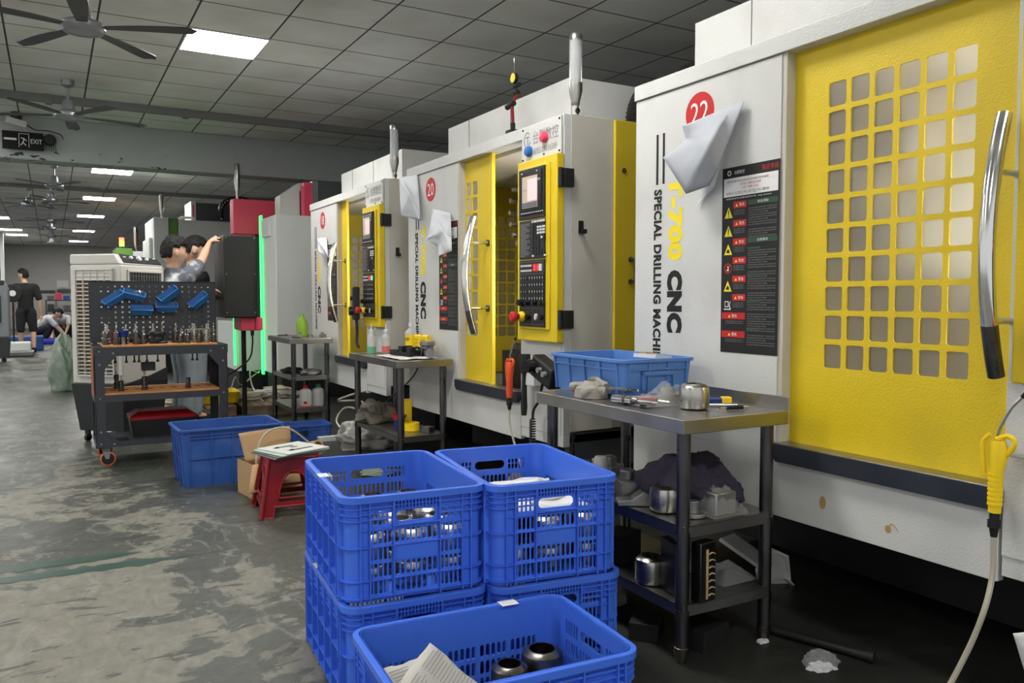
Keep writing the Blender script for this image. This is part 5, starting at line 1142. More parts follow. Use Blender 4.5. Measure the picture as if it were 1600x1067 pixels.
# two people crouching at the far end
def crouch(label, x, y, f, seed, reach=.45):
    f = Vector(f).normalized(); r = Vector((f.y,-f.x,0)); P = lambda a, fw, z: r*a+f*fw+Vector((0,0,z))
    J = dict(pel=P(0,-.15,.32), wai=P(0,-.08,.46), che=P(0,.10,.60), nek=P(0,.24,.68), shL=P(-.17,.16,.64), shR=P(.17,.16,.64), elL=P(-.2,.32,.42), elR=P(.2,.32,.42), wrL=P(-.15,.32+reach*.4,.18), wrR=P(.15,.32+reach*.4,.18), hiL=P(-.1,-.13,.30), hiR=P(.1,-.13,.30), knL=P(-.16,.18,.42), knR=P(.16,.18,.42), anL=P(-.14,.02,.085), anR=P(.14,.02,.085), toe=f*.13)
    return person(label, (x, y, 0), J, P(0,.34,.76), (f.x,f.y,-.7), 'whiteshirt', 'darktr', {'R': (f+Vector((0,0,-.6)), Vector((0,0,-1))), 'L': (f+Vector((0,0,-.6)), Vector((0,0,-1)))}, seed=seed, vox=.012, faced=False)
crouch('person in a white T-shirt bent low to the floor at the far end', at(66, 480, y=24.).x, 24., (1,-.1,0), 2)
crouch('person in a white T-shirt crouching over a blue mat near the far shelves', at(99, 480, y=25.).x, 25., (-.3,-1,0), 9, .3)
#==PART6==
# ================================================================== MACHINES FARTHER DOWN THE ROW
t = thing('machining_center', 'grey-white machine with a glowing green strip, just past machine 18', 'CNC machine', (2.2, 9.93, 0), -PI/2)
b = MB(); b.box((0,.0,.28),(.73,1.6,2.09),'gwhite'); b.box((.02,.05,0),(.7,1.5,.28),'dark'); b.build('housing', t, bevel=.012)
b = MB(); b.box((.01,-.02,.24),(.10,0,2.13),'ledgreen'); b.box((.045,-.026,.24),(.055,-.02,2.13),'keyw'); b.build('led_strip', t)
b = MB(); b.box((.16,-.03,1.86),(.52,-.0,2.07),'gwhite'); me, T = fitted('台群数控', .22, .06, size=1, res=2); b.mesh(me, M['wprint'], front(.34,-.031,1.99)@T); b.build('logo_plate', t, bevel=.004)
b = MB(); b.box((.01,1.0,2.09),(.72,1.6,2.14),'gwhite'); b.build('roof', t)
# crimson machine behind it
t = thing('machining_center', 'crimson and grey machine with a thin green strip, behind the black cabinet', 'CNC machine', (1.95, 10.25, 0), 0)
b = MB(); b.box((0,0,1.935),(.95,.22,2.36),'pink'); b.box((.03,.03,.25),(.95,1.4,.85),'gwhite'); b.box((.0,-.02,.85),(.25,.04,1.93),'pink'); b.box((.25,.06,.85),(.95,1.4,1.93),'dgrey'); b.box((.0,-.01,.30),(.02,.02,1.93),'gwhite'); b.box((.05,.1,0),(.95,1.4,.25),'dark'); b.build('housing', t, bevel=.01)
b = MB(); b.box((-.02,-.005,.33),(.0,.03,1.0),'ledgreen'); b.build('led_strip', t)
b = MB(); c = (.07,.1,0); b.lathe([(0,2.36),(.016,2.36),(.018,2.45),(.036,2.55),(.036,2.78),(.03,2.80),(0,2.80)], 'steel', c, 20); b.build('signal_lamp', t)
# black cabinet the two people lean on
t = thing('control_cabinet', 'tall black cabinet on a post that the two people lean on', 'cabinet', (1.36, 7.62, 0), 0)
b = MB(); b.box((0,0,.97),(.29,.50,1.725),mat('cabinet_black',(.006,.007,.007),.4)); b.build('cabinet_body', t, bevel=.012)
b = MB()
for x in (.02,.27):
    for z in (1.70,1.37,1.02): b.lathe([(0,-.003),(.006,-.003),(.006,0),(0,0)],'gprint',(x,0,z),10,axis='y')
b.build('screws', t)
b = MB(); b.box((.285,.08,.85),(.305,.45,1.6),'pink'); b.box((.16,.1,.85),(.36,.45,.97),'pink'); b.build('red_back', t, bevel=.008)
b = MB(); b.tube([(.22,.3,.03),(.22,.3,.97)], .022, 'dark', 14); b.lathe([(0,0),(.14,0),(.14,.02),(.03,.04),(0,.04)],'dark',(.22,.3,0),20); b.build('post', t)
b = MB(); b.lathe([(0,.80),(.015,.80),(.018,.85),(0,.85)],'black',(.27,.15,0),12); b.tube(smoothpath([(.27,.15,.80),(.27,.15,.72),(.24,.12,.60),(.16,.12,.52),(.05,.16,.44)],8), .008, 'blackrub', 8); b.build('cable', t)
# green and white machine
t = thing('machining_center', 'big cream machine with a vertical green stripe behind the two people', 'CNC machine', (1.40, 13.6, 0), 0)
b = MB(); b.box((0,0,.3),(.22,1.3,2.40),'gwhite'); b.box((.22,.02,.3),(.36,1.3,2.40),'green'); b.box((.36,.02,.3),(1.9,1.3,2.38),'white'); b.box((-.05,.2,.3),(0,1.2,2.1),'gwhite'); b.box((0.05,.1,0),(1.85,1.2,.3),'dark'); b.build('housing', t, bevel=.015)
b = MB(); b.box((.66,.3,2.38),(1.34,1.0,2.69),'dgrey'); b.build('column_cover', t, bevel=.01); b = MB(); b.box((.59,.28,2.36),(.66,1.0,2.71),'gwhite'); b.box((.61,.275,2.45),(.635,.282,2.65),'pink'); b.build('cover_plate', t)
b = MB(); b.tube([(.36,.3,2.38),(.45,.3,2.44),(.6,.3,2.44)], .02, 'gwhite', 8); b.build('brace', t)
b = MB(); c = (.14,.2,0); b.lathe([(0,2.40),(.016,2.40),(.018,2.47),(.036,2.57),(.036,2.76),(0,2.78)], 'steel', c, 16); b.build('signal_lamp', t)
t = thing('cable_chain', 'black arched cable chain on top of the far machines', 'cable chain', (2.42, 13.75, 2.51), 0)
b = MB(); path = [(0,0,-.08),(0,0,.06)]+[(.28-.28*math.cos(x),0,.06+.20*math.sin(x)) for x in lin(0,2.2,10)]+[(.7,0,.1),(.95,0,-.04)]
b.tube(smoothpath([( x,y,z) for x,y,z in path],2), .045, 'black', 8); b.build('chain', t)
b = MB(); pp = smoothpath(path, 2)
for k in range(0, len(pp), 2): q = pp[k]; b.lathe([(0,-.05),(.012,-.05),(.012,-.044),(0,-.044)],'wprint',(q.x,q.y,q.z),8,axis='y')
b.build('rivets', t)
t = thing('machining_center', 'small green and white machine far off with a lit red beacon', 'CNC machine', (1.25, 19.5, -.12), 0)
b = MB(); b.box((0,0,.3),(.32,1.2,2.36),'green'); b.box((.32,.02,.3),(1.6,1.2,2.30),'gwhite'); b.box((0,.1,0),(1.5,1.1,.3),'dark'); b.build('housing', t, bevel=.01)
b = MB(); b.lathe([(0,2.36),(.03,2.36),(.03,2.40),(0,2.40)],'dsteel',(.12,.1,0),12); b.build('beacon_base', t)
for nm, z, m_ in (('beacon_lens',2.40,'beacon_g'),('beacon_lens',2.46,'beacon_o'),('beacon_lens',2.53,'beacon_r')): b = MB(); b.lathe([(0,z),(.05,z),(.05,z+.06),(0,z+.06)],m_,(.12,.1,0),14); b.build(nm, t)
b = MB(); b.lathe([(0,2.30),(.02,2.30),(.045,2.5),(.045,2.85),(0,2.87)], 'steel', (.42,.3,0), 14); b.build('signal_lamp', t)
# things on top, between the crimson machine and machine 18
t = thing('machine_column', 'crimson, grey and black machine column rising behind machine 18', 'machine part', (2.59, 9.42, 0), 0)
b = MB(); b.box((0,0,2.092),(.09,.15,2.50),'pink'); b.build('crimson_edge', t); b = MB(); b.box((.09,-.01,2.092),(.16,.15,2.52),'steel'); b.build('steel_edge', t); b = MB(); b.box((.16,-.01,2.092),(.6,.15,2.52),'dgrey'); b.build('black_side', t)
t = thing('belt_guard', 'grey arched guard with a dark opening, above the grey-white machine', 'machine part', (2.36, 9.62, 2.092), 0)
b = MB(); b.prism([(0,0),(0,.26),(.22,.42),(.42,.42),(.42,.36),(.26,.36),(.23,.32),(.23,0)], lambda x,z:(x,0,z), lambda x,z:(x,.25,z), 'gwhite'); b.box((.23,.05,0),(.42,.25,.36),'dark'); b.build('guard', t)
# black corrugated ducts behind the near roof cover
for k, (x, y, r, lb) in enumerate(((2.92,3.52,.11,'smaller black corrugated duct bend on top of machine 20'), (3.18,3.45,.18,'larger black corrugated duct bend on top of machine 20, beside machine 22'))):
    b = MB(); n = 60; pts = [(x+0, y-.0, 2.04)]; P_ = [Vector((x-r*math.cos(a_), y+.02*k, 2.08+r*1.7*math.sin(a_))) for a_ in lin(0.0, PI, n)]
    b.tube(P_, [.075+.008*(i%2) for i in range(n+1)], 'blackrub', 14); o = b.build('corrugated_duct'); tag(o, lb, 'duct')

# ================================================================== PAPERS AND RAGS STUCK ON THE MACHINES
def folded(name, label, cat, m, tris_pts, faces, sub=4, wob=.006, seed=0, thick=.0012, loc=(0,0,0), group=None):
    """creased sheet from corner points and the facets between them (points in world metres)"""
    b = MB()
    for f_ in faces:
        P_ = [Vector(tris_pts[i]) for i in f_]
        if len(P_) == 3: P_.append(P_[2])
        n = sub*2; vs = []
        for i in range(n+1):
            for j in range(n+1):
                p = P_[0].lerp(P_[1], i/n).lerp(P_[3].lerp(P_[2], i/n), j/n); e = min(1, 4*min(i/n, 1-i/n, j/n, 1-j/n))
                nn = (P_[1]-P_[0]).cross(P_[2]-P_[0]).normalized(); vs.append(p+nn*wob*e*noise.noise(p*14+Vector((seed,0,0))))
        b.add(vs, [(i*(n+1)+j, (i+1)*(n+1)+j, (i+1)*(n+1)+j+1, i*(n+1)+j+1) for i in range(n) for j in range(n)], m, True)
    bm_o = b.build(name, sharp=25, fix=False); md = bm_o.modifiers.new('t','SOLIDIFY'); md.thickness = thick; md.offset = 0
    bm = bmesh.new(); bm.from_mesh(bm_o.data); bmesh.ops.remove_doubles(bm, verts=bm.verts, dist=.0006); bm.to_mesh(bm_o.data); bm.free()
    return tag(bm_o, label, cat, group)
def W_(px, py, x): return tuple(at(px, py, x=x))
X_ = XM-.002
# paper beside the 22 badge: pinned at upper right, corners lifting
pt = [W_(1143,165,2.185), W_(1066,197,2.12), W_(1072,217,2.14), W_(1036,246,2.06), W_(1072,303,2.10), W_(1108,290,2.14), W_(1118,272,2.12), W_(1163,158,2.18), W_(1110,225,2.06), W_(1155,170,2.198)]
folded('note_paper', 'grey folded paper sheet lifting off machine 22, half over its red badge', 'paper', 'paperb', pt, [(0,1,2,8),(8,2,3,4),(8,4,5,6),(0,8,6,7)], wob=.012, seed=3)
pt = [W_(1100,300,2.195), W_(1088,322,2.19), W_(1116,292,2.17), W_(1125,255,2.19)]
folded('note_paper', 'small translucent paper corner under the folded sheet on machine 22', 'paper', 'paper', pt, [(0,1,2,3)], wob=.006, seed=5)
pt = [W_(624,277,2.17), W_(652,273,2.19), W_(657,345,2.16), W_(627,336,2.12), W_(640,300,2.10), W_(625,310,2.13)]
folded('note_paper', 'white paper fan-folded at the left top edge of machine 20', 'paper', 'paper', pt, [(0,1,2,4),(0,4,3,5),(4,2,3,3)], wob=.008, seed=6)
pt = [W_(676,326,2.19), W_(704,333,2.185), W_(706,392,2.16), W_(685,400,2.13), W_(684,385,2.15), W_(667,374,2.12), W_(672,350,2.15), W_(692,360,2.13)]
folded('crumpled_paper', 'crumpled white paper pinned over the lettering on machine 20', 'paper', 'paper', pt, [(0,1,2,7),(7,2,3,4),(0,7,5,6),(7,4,5,5)], wob=.022, seed=9)
pt = [W_(495,372,2.17), W_(510,371,2.19), W_(513,402,2.16), W_(509,400,2.15), W_(497,393,2.13), W_(504,385,2.13)]
folded('crumpled_paper', 'small crumpled paper pinned beside the poster on machine 18', 'paper', 'paper', pt, [(0,1,2,5),(0,5,3,4)], wob=.02, seed=12)
# magnets on the logo plate of machine 20, indicator stand on its top
for px, py, m_, lb in ((852,214,'pink','round pink magnet over the lettering of machine 20'),(828,237,'bluep2','round blue magnet hanging low on the logo plate of machine 20')):
    if m_ == 'bluep2': M['bluep2'] = mat('blue_magnet',(.02,.12,.45),.35)
    p = at(px, py, x=XM-.018); o = MB().lathe([(0,-.028),(.022,-.024),(.028,-.012),(.028,0),(0,0)], m_, (0,0,0), 24, axis='x').build('magnet', loc=p); tag(o, lb, 'magnet')
t = thing('dial_indicator', 'dial indicator on a red jointed magnetic stand on top of machine 20', 'indicator stand', (2.30, 4.02, ZT))
b = MB(); b.box((-.03,-.035,0),(.03,.035,.05),'dark'); b.build('magnetic_base', t, bevel=.003)
b = MB(); b.tube([(0,0,.05),(0,0,.09)], .014, 'dark', 10); b.tube([(0,0,.09),(-.01,-.01,.19)], .010, 'redpl', 10); b.tube([(-.01,.05,.185),(-.01,-.03,.195)], .016, 'dark', 12); b.tube([(-.01,-.01,.195),(0,-.05,.24)], .009, 'redpl', 10); b.tube([(0,-.06,.25),(0,-.02,.25)], .012, 'dark', 10); b.tube([(0,-.05,.25),(0,-.03,.29)], .006, 'dark', 8); b.tube([(0,-.075,.29),(0,-.02,.29)], .013, 'dark', 10); b.build('arm', t)
b = MB(); b.lathe([(0,-.012),(.03,-.012),(.03,.008),(0,.008)], 'dark', (0,-.02,.335), 24, axis='x'); b.lathe([(0,-.014),(.026,-.014),(.026,-.012),(0,-.012)], 'ysign', (0,-.02,.335), 24, axis='x'); b.tube([(0,-.02,.36),(0,-.015,.42)], .006, 'chrome', 8); b.tube([(0,-.015,.42),(0,-.013,.45)], .002, 'chrome', 6); b.build('dial', t)

# ================================================================== ON THE NEAREST BENCH
ZN = .782
def blob(name, label, cat, m, c, r, seed=0, amp=.35, n=4., flat_=True, group=None, nu=64, nv=44, rot=0, q=1.):
    def f(p, nn):
        k = 1+amp*.55*noise.noise(nn*n*.6+Vector((seed*7.1,0,0)))+amp*.22*(1-2*abs(noise.noise(nn*n*1.1+Vector((seed,3,0)))))+amp*.10*(1-2*abs(noise.noise(nn*n*2.6+Vector((seed,9,0)))))
        z = p.z*k*q
        return Vector((p.x*k, p.y*k, max(z, -r[2]*.55) if flat_ else z))
    me = ellipsoid((0,0,r[2]*.55 if flat_ else 0), r, Matrix.Rotation(rot,4,'Z'), nu, nv, f); me.materials.append(M[m]); me.polygons.foreach_set('use_smooth',[True]*len(me.polygons)); me.name = name
    o = bpy.data.objects.new(name, me); COL.objects.link(o); o.location = c; return tag(o, label, cat, group)
t = thing('work_glove', 'crumpled grey knit gloves with an orange cuff, at the far end of the nearest bench', 'glove', (1.79, 2.60-.0, ZN), 0)
t.location = (1.745, 2.46, ZN)
b = MB(); rr_ = random.Random(3)
for k in range(9):
    a = rr_.uniform(0, 6.28); c = Vector((rr_.uniform(-.03,.03), rr_.uniform(-.06,.05), rr_.uniform(.015,.055))); d_ = Vector((math.cos(a), math.sin(a), rr_.uniform(-.2,.3)))*rr_.uniform(.03,.055)
    b.tube(smoothpath([c-d_, c+Vector((0,0,.01)), c+d_*.8+Vector((.01,0,-.008))],4), [.015+.004*math.sin(i) for i in range(9)], 'cloth', 10)
b.loops([[(x*1.0,y*1.3,0) for x,y in rr(.11,.11,.05)],[(x*.9,y*1.2,.035) for x,y in rr(.11,.11,.05)],[(x*.4,y*.5,.06) for x,y in rr(.11,.11,.05)]],'cloth'); b.build('knit', t); bpy.data.objects[-1] if 0 else None
b = MB(); b.tube([(-.02,.075,.012),(.02,.085,.012)], .011, 'orangep', 10); b.build('cuff', t)
b = MB(); b.tube([(0,0,0),(0,-.012,0),(0,-.012,0),(0,-.085,0)], [.0135,.0135,.0155,.0155], 'chrome', 18); b.tube([(0,-.05,0),(0,-.058,0)], .018, 'dsteel', 18); b.tube([(0,-.085,0),(0,-.105,0)], [.012,.008], 'dsteel', 14); b.tube([(0,-.105,0),(0,-.19,0)], [.0045,.003], 'steel', 8)
o = b.build('keyless_chuck', loc=(1.705,2.27,ZN+.0185), rot=(0,0,.25)); tag(o, 'chrome drill chuck with a long thin bit, near the front edge of the nearest bench', 'tool')
t = thing('parts_bag', 'clear plastic bag with a small red-handled tool inside, on the nearest bench', 'bag', (1.80, 2.20, ZN))
def bag(b, lx, ly, h, m, seed, n=14):
    vs = []; 
    for i in range(n+1):
        for j in range(n+1):
            x, y = -lx/2+lx*i/n, -ly/2+ly*j/n; e = min(1, 3.5*min(i/n,1-i/n,j/n,1-j/n)); vs.append((x,y,.003+e*(h*.55+h*.6*abs(noise.noise(Vector((x*22,y*22,seed)))))))
    b.add(vs, [(i*(n+1)+j,(i+1)*(n+1)+j,(i+1)*(n+1)+j+1,i*(n+1)+j+1) for i in range(n) for j in range(n)], m, True)
b = MB(); bag(b, .16, .20, .035, 'clearbag', 2); b.build('bag_film', t)
b = MB(); b.tube([(-.02,.04,.014),(.0,.0,.016),(.02,-.03,.014)], [.010,.013,.009], 'redpl', 10); b.tube([(.02,-.03,.014),(.035,-.075,.012)], [.004,.003], 'chrome', 8); b.build('pliers', t)
b = MB(); b.box((-.05,-.035,0),(.05,.035,.008),'clear'); b.box((-.045,-.03,.008),(.045,.03,.010),'alum'); tag(b.build('clear_case', loc=(1.79,2.325,ZN+.035), rot=(0,.12,.4)), 'flat clear case propped against the pale blue bin', 'case')
b = MB(); b.box((0,0,0),(.09,.022,.010),'dark'); tag(b.build('file_block', loc=(1.725,2.115,ZN), rot=(0,0,.5)), 'short dark steel bar near the brushed steel cup', 'metal bar')
t = thing('aluminium_part', 'round aluminium housing in a clear bag behind the red-handled tool', 'metal part', (1.90, 2.215, ZN)); b = MB(); b.lathe([(0,0),(.055,0),(.055,.03),(.03,.035),(.028,.05),(0,.05)], 'alum', n=28); b.build('housing', t); b = MB(); bag(b,.15,.14,.075,'clearbag',6); b.build('bag_film', t)
t = thing('utility_knife', 'yellow and black utility knife lying behind the brushed steel cup', 'knife', (1.99, 2.10, ZN), -.5); b = MB(); b.box((-.07,-.012,.0),(.05,.012,.02),'bluep'); b.box((-.06,-.013,.004),(-.02,.013,.022),'yelp'); b.build('handle', t, bevel=.004); b = MB(); b.box((.045,-.015,0),(.08,.015,.024),'yelp'); b.build('grip_end', t, bevel=.004)
b = MB(); b.tube([(0,0,0),(.10,0,0)], .006, 'steel', 12); tag(b.build('round_bar', loc=(1.93,2.04,ZN+.006), rot=(0,0,-.55)), 'thin bright steel rod next to the yellow knife', 'metal bar')
t = thing('tap_tool', 'small black-bodied tap lying near the corner of the nearest bench', 'tool', (1.955, 1.94, ZN+.007), -.25); b = MB(); b.tube([(-.03,0,0),(.03,0,0)], .007, 'dark', 12); b.build('body', t); b = MB(); b.tube([(-.055,0,0),(-.03,0,0)], .004, 'steel', 8); b.tube([(.03,0,0),(.05,0,0)], .005, 'steel', 8); b.build('shank', t)
b = MB(); b.box((-.06,-.05,0),(.06,.05,.015),'foam'); b.box((-.05,.0,.015),(.03,.03,.022),'plywood'); tag(b.build('notepad', loc=(2.03,2.45,ZN+.135), rot=(0,.1,.3)), 'cream card with a clip showing over the rim of the pale blue bin', 'card')
# middle shelf of the nearest bench
ZM = .442
def part_shape(kind, rnd):
    b = MB(); 
    if kind == 0: b.box((-.04,-.03,0),(.04,.03,.05),'alum'); b.lathe([(0,.05),(.022,.05),(.022,.075),(.012,.078),(0,.078)],'alum',(0,0,0),18); b.box((.04,-.015,.01),(.065,.015,.035),'alum'); return b, 'valve_body'
    if kind == 1: b.prism([(-.06,0),(.06,0),(.06,.015),(.01,.02),(-.03,.05),(-.06,.05)], lambda x,z:(x,-.035,z), lambda x,z:(x,.035,z), 'alum'); return b, 'bracket'
    if kind == 2: b.tube([(0,0,.0),(0,0,.16)], .006, 'dark', 8); b.lathe([(0,.15),(.012,.15),(.012,.17),(0,.17)],'dark',n=6); b.lathe([(0,0),(.025,0),(.025,.012),(0,.012)],'dark'); return b, 'long_bolt'
    if kind == 3: b.lathe([(0,0),(.025,0),(.025,.12),(.02,.13),(0,.13)],'milky',n=24); return b, 'white_bottle'
    if kind == 4: b.box((-.07,-.012,0),(.07,.012,.018),'dsteel'); b.lathe([(0,.018),(.014,.018),(.012,.03),(0,.03)],'dsteel',(.04,0,0),12); return b, 'clamp_bar'
    if kind == 5: b.lathe([(0,0),(.045,0),(.045,.012),(.02,.014),(.02,.05),(0,.05)],'alum',n=24); return b, 'flange'
    if kind == 6: b.lathe([(.015,0),(.02,0),(.02,.09),(.015,.09)],'steel',n=20,cap=False); return b, 'steel_tube'
items = [(2,1.80,2.66,'black bolt standing upright at the far end of the middle shelf',0),(6,1.76,2.52,'short bright tube on the middle shelf beside the white bottle',.1),(0,1.86,2.50,'grey valve body at the far end of the middle shelf',.4),(3,1.735,2.385,'plain white bottle on the middle shelf of the nearest bench',0),(0,1.77,2.27,'large grey valve body near the white bottle',1.2),(1,1.90,2.36,'angled aluminium bracket behind the grey valve bodies',.6),(1,1.73,2.18,'flat angled bracket at the front edge of the middle shelf',2.6),(4,1.87,2.62,'dark clamp bar lying at the back of the middle shelf',1.2),(2,1.95,2.50,'tall black bolt with a round base behind the valve bodies',0),(5,1.80,1.965,'grey flanged disc in front of the purple cloth',.1),(4,1.78,2.60,'dark clamp bar near the front of the middle shelf',1.5),(5,1.93,2.68,'grey flanged disc at the back of the middle shelf',0)]
for k, x, y, lb, a in items:
    b, nm = part_shape(k, random); o = b.build(nm, loc=(x, y, ZM), rot=(0,0,a), bevel=.002); tag(o, lb, 'bottle' if k == 3 else 'metal part')
    if k in (0,): o.scale = (1.25,1.25,1.3)
cup_copy((1.765, 2.06, ZM), 'steel cup on the middle shelf, left of the near bench leg', None, s=1.05)
blob('dark_cloth', 'dark purple cloth heaped on the middle shelf of the nearest bench', 'cloth', 'clothp', (1.90, 2.10, ZM), (.15,.13,.10), 3, .6, 2.6)
t = thing('bagged_part', 'cast part wrapped in shiny plastic at the near end of the middle shelf', 'metal part', (1.90, 1.955, ZM)); b = MB(); b.box((-.045,-.04,.0),(.045,.04,.075),'alum'); b.lathe([(0,.05),(.02,.05),(.02,.07),(0,.07)],'alum',(0,0,.02),14,axis='x'); b.build('casting', t, bevel=.006); b = MB(); bag(b,.16,.14,.10,'clearbag',11); b.build('bag_film', t)
# bottom shelf
ZL = .192
cup_copy((1.74, 2.10, ZL), 'steel cup on the bottom shelf, next to a leaning steel plate', None, s=1.08)
def block(name, label, a, loc, rot, m='dsteel', extra=None, cat='metal part'):
    b = MB(); b.box((-a[0]/2,-a[1]/2,0),(a[0]/2,a[1]/2,a[2]),m)
    if extra: extra(b)
    return tag(b.build(name, loc=loc, rot=rot, bevel=.003), label, cat)
block('steel_plate', 'rough steel plate standing on edge on the bottom shelf, left of the near leg', (.03,.15,.17), (1.735,1.975,ZL), (0,0,-.25), 'legsteel')
def glue(b):
    for k in range(7): b.tube(smoothpath([(-.0,-.022,.02+.022*k),(.012,-.024,.025+.022*k),(.03,-.022,.018+.022*k)],3), .003, 'plywood', 5)
    b.box((-.012,-.024,.01),(-.002,-.02,.17),'plywood')
block('fixture_block', 'steel block with tan glue runs on the bottom shelf, right of the near leg', (.07,.04,.19), (1.775,1.885,ZL), (0,0,.1), 'legsteel', glue)
block('casting_block', 'dark casting behind the steel cup on the bottom shelf', (.14,.10,.10), (1.80,2.35,ZL), (0,0,.4), 'dark')
block('casting_block', 'dark irregular casting at the far end of the bottom shelf', (.12,.13,.13), (1.78,2.52,ZL), (0,.1,1.1), 'dark')
block('casting_block', 'grey hose fitting lying in the middle of the bottom shelf', (.06,.05,.05), (1.92,2.12,ZL), (0,0,.9), 'alum')
b = MB()
for k in range(5): b.tube([(.012*k,0,0),(.012*k+.02,.0,.05)], .002, 'chrome', 6)
tag(b.build('spring', loc=(1.83,1.935,ZL+.01), rot=(0,0,.6)), 'bright metal spring beside the block with glue runs', 'spring')
t = thing('bagged_part', 'part in clear film at the back of the bottom shelf', 'bag', (1.99, 1.99, ZL)); b = MB(); bag(b,.16,.12,.06,'clearbag',15); b.build('bag_film', t)

# ================================================================== MIDDLE BENCH (IN FRONT OF MACHINE 20)
Z2 = .772
def squeeze_bottle(label, loc, liq, s=1.):
    t = thing('squeeze_bottle', label, 'bottle', loc); r = .030*s
    b = MB(); b.lathe([(0,0),(r,0),(r,.10*s),(r*.95,.115*s),(r*.45,.135*s),(r*.4,.145*s),(0,.145*s)], 'milky', n=24); b.build('bottle_body', t)
    b = MB(); b.lathe([(0,.002),(r*1.01,.002),(r*1.01,.045*s),(0,.045*s)], liq, n=24); b.build('liquid', t)
    b = MB(); b.lathe([(0,.14*s),(r*.55,.14*s),(r*.5,.16*s),(r*.2,.165*s),(r*.12,.20*s),(0,.20*s)], 'keyw', n=16); b.tube([(r*.5,0,.15*s),(r*.9,0,.17*s),(r*.5,0,.19*s)], .002, 'keyw', 6); b.build('nozzle', t); return t
squeeze_bottle('squeeze bottle with green liquid at the far end of the middle bench', (1.92, 5.33, Z2), 'greenliq'); squeeze_bottle('squeeze bottle with pink liquid, right of the one with green liquid', (2.03, 5.34, Z2), 'pinkliq')
t = thing('liquid_jug', 'yellow-wrapped jug with a white cap on the middle bench', 'bottle', (2.135, 5.14, Z2), -PI/2+.2)
b = MB(); b.loops([[(x,y,0) for x,y in rr(.08,.06,.02)],[(x,y,.13) for x,y in rr(.08,.06,.02)]],'yelp'); b.build('label_wrap', t); b = MB(); b.loops([[(x,y,.13) for x,y in rr(.08,.06,.02)],[(x*.95,y*.95,.15) for x,y in rr(.08,.06,.02)],[(x*.35,y*.35,.175) for x,y in rr(.08,.06,.02)],[(x*.3,y*.35,.19) for x,y in rr(.08,.06,.02)]],'milky'); b.build('bottle_body', t); b = MB(); b.lathe([(0,.185),(.016,.185),(.016,.21),(0,.21)],'keyw',n=16); b.build('cap', t)
b = MB(); me, T = fitted('切削液', .05, .022, size=1, res=1); b.mesh(me, M['bprint'], front(0,-.031,.10)@T); me, T = fitted('1.5kg', .03, .012, size=1, res=1); b.mesh(me, M['bprint'], front(0,-.031,.05)@T); b.build('label_print', t)
for k, (x, y, lb) in enumerate(((2.145,5.02,'yellow printed pack right of the yellow-wrapped jug'),(2.15,4.92,'second yellow printed pack, farthest right beside the vise'))):
    t = thing('yellow_pack', lb, 'packet', (x,y,Z2), -PI/2+.15); b = MB(); b.loops([[(x_,y_,0) for x_,y_ in rr(.075,.045,.012)],[(x_*.97,y_*.9,.125) for x_,y_ in rr(.075,.045,.012)],[(x_,y_*.3,.135) for x_,y_ in rr(.075,.045,.012)]],'yelp'); b.build('pack', t)
    b = MB()
    for j in range(4): me, T = fitted('使用说明', .045, .009, size=1, res=1); b.mesh(me, M['bprint'], front(0,-.0235,.10-.02*j)@T)
    b.build('pack_print', t)
sheet('paper_sheet', 'white cloth sheet spread under the black vise', 'paper', 'foam', (.42,.25), (1.96,4.80,Z2+.006), (0,0,PI/2), .003, .006, 4)
t = thing('machine_vise', 'small black machine vise lying on the white sheet', 'vise', (1.98, 4.86, Z2+.012), .3)
b = MB(); b.box((-.05,-.10,0),(.05,.10,.02),'dark'); b.build('vise_base', t, bevel=.003); b = MB(); b.box((-.045,-.10,.02),(.045,-.06,.055),'black'); b.box((-.045,-.02,.02),(.045,.02,.06),'black'); b.box((-.05,.02,.02),(.05,.10,.035),'black'); b.build('jaws', t, bevel=.003); b = MB(); b.tube([(0,-.13,.035),(0,-.02,.035)], .010, 'dsteel', 12); b.build('screw', t)
t = thing('bench_casting', 'pale casting standing behind the black vise', 'metal part', (2.10, 4.78, Z2)); b = MB(); b.lathe([(0,0),(.04,0),(.045,.02),(.04,.07),(.05,.075),(.05,.10),(0,.10)],'alum',n=24); b.box((-.06,-.03,0),(.0,.03,.06),'dsteel'); b.build('casting', t, bevel=.003)
t = thing('metal_shaft', 'steel shaft with a round dark head lying near the right end of the middle bench', 'metal part', (2.06, 4.66, Z2+.035), 1.2); b = MB(); b.tube([(-.05,0,0),(.05,0,0)], .02, 'steel', 18); b.build('shaft', t); b = MB(); b.tube([(.05,0,0),(.075,0,0)], [.034,.034], 'dsteel', 20); b.tube([(-.075,0,0),(-.05,0,0)], .028, 'alum', 20); b.build('head', t)
M['oilrag'] = mat('oily_rag',(.12,.11,.09),.9,var=.4,bump=.5,bscale=70); M['sack'] = mat('dirty_clear_plastic',(.36,.355,.33),.3,var=.35,vscale=10,bump=.5,bscale=18)
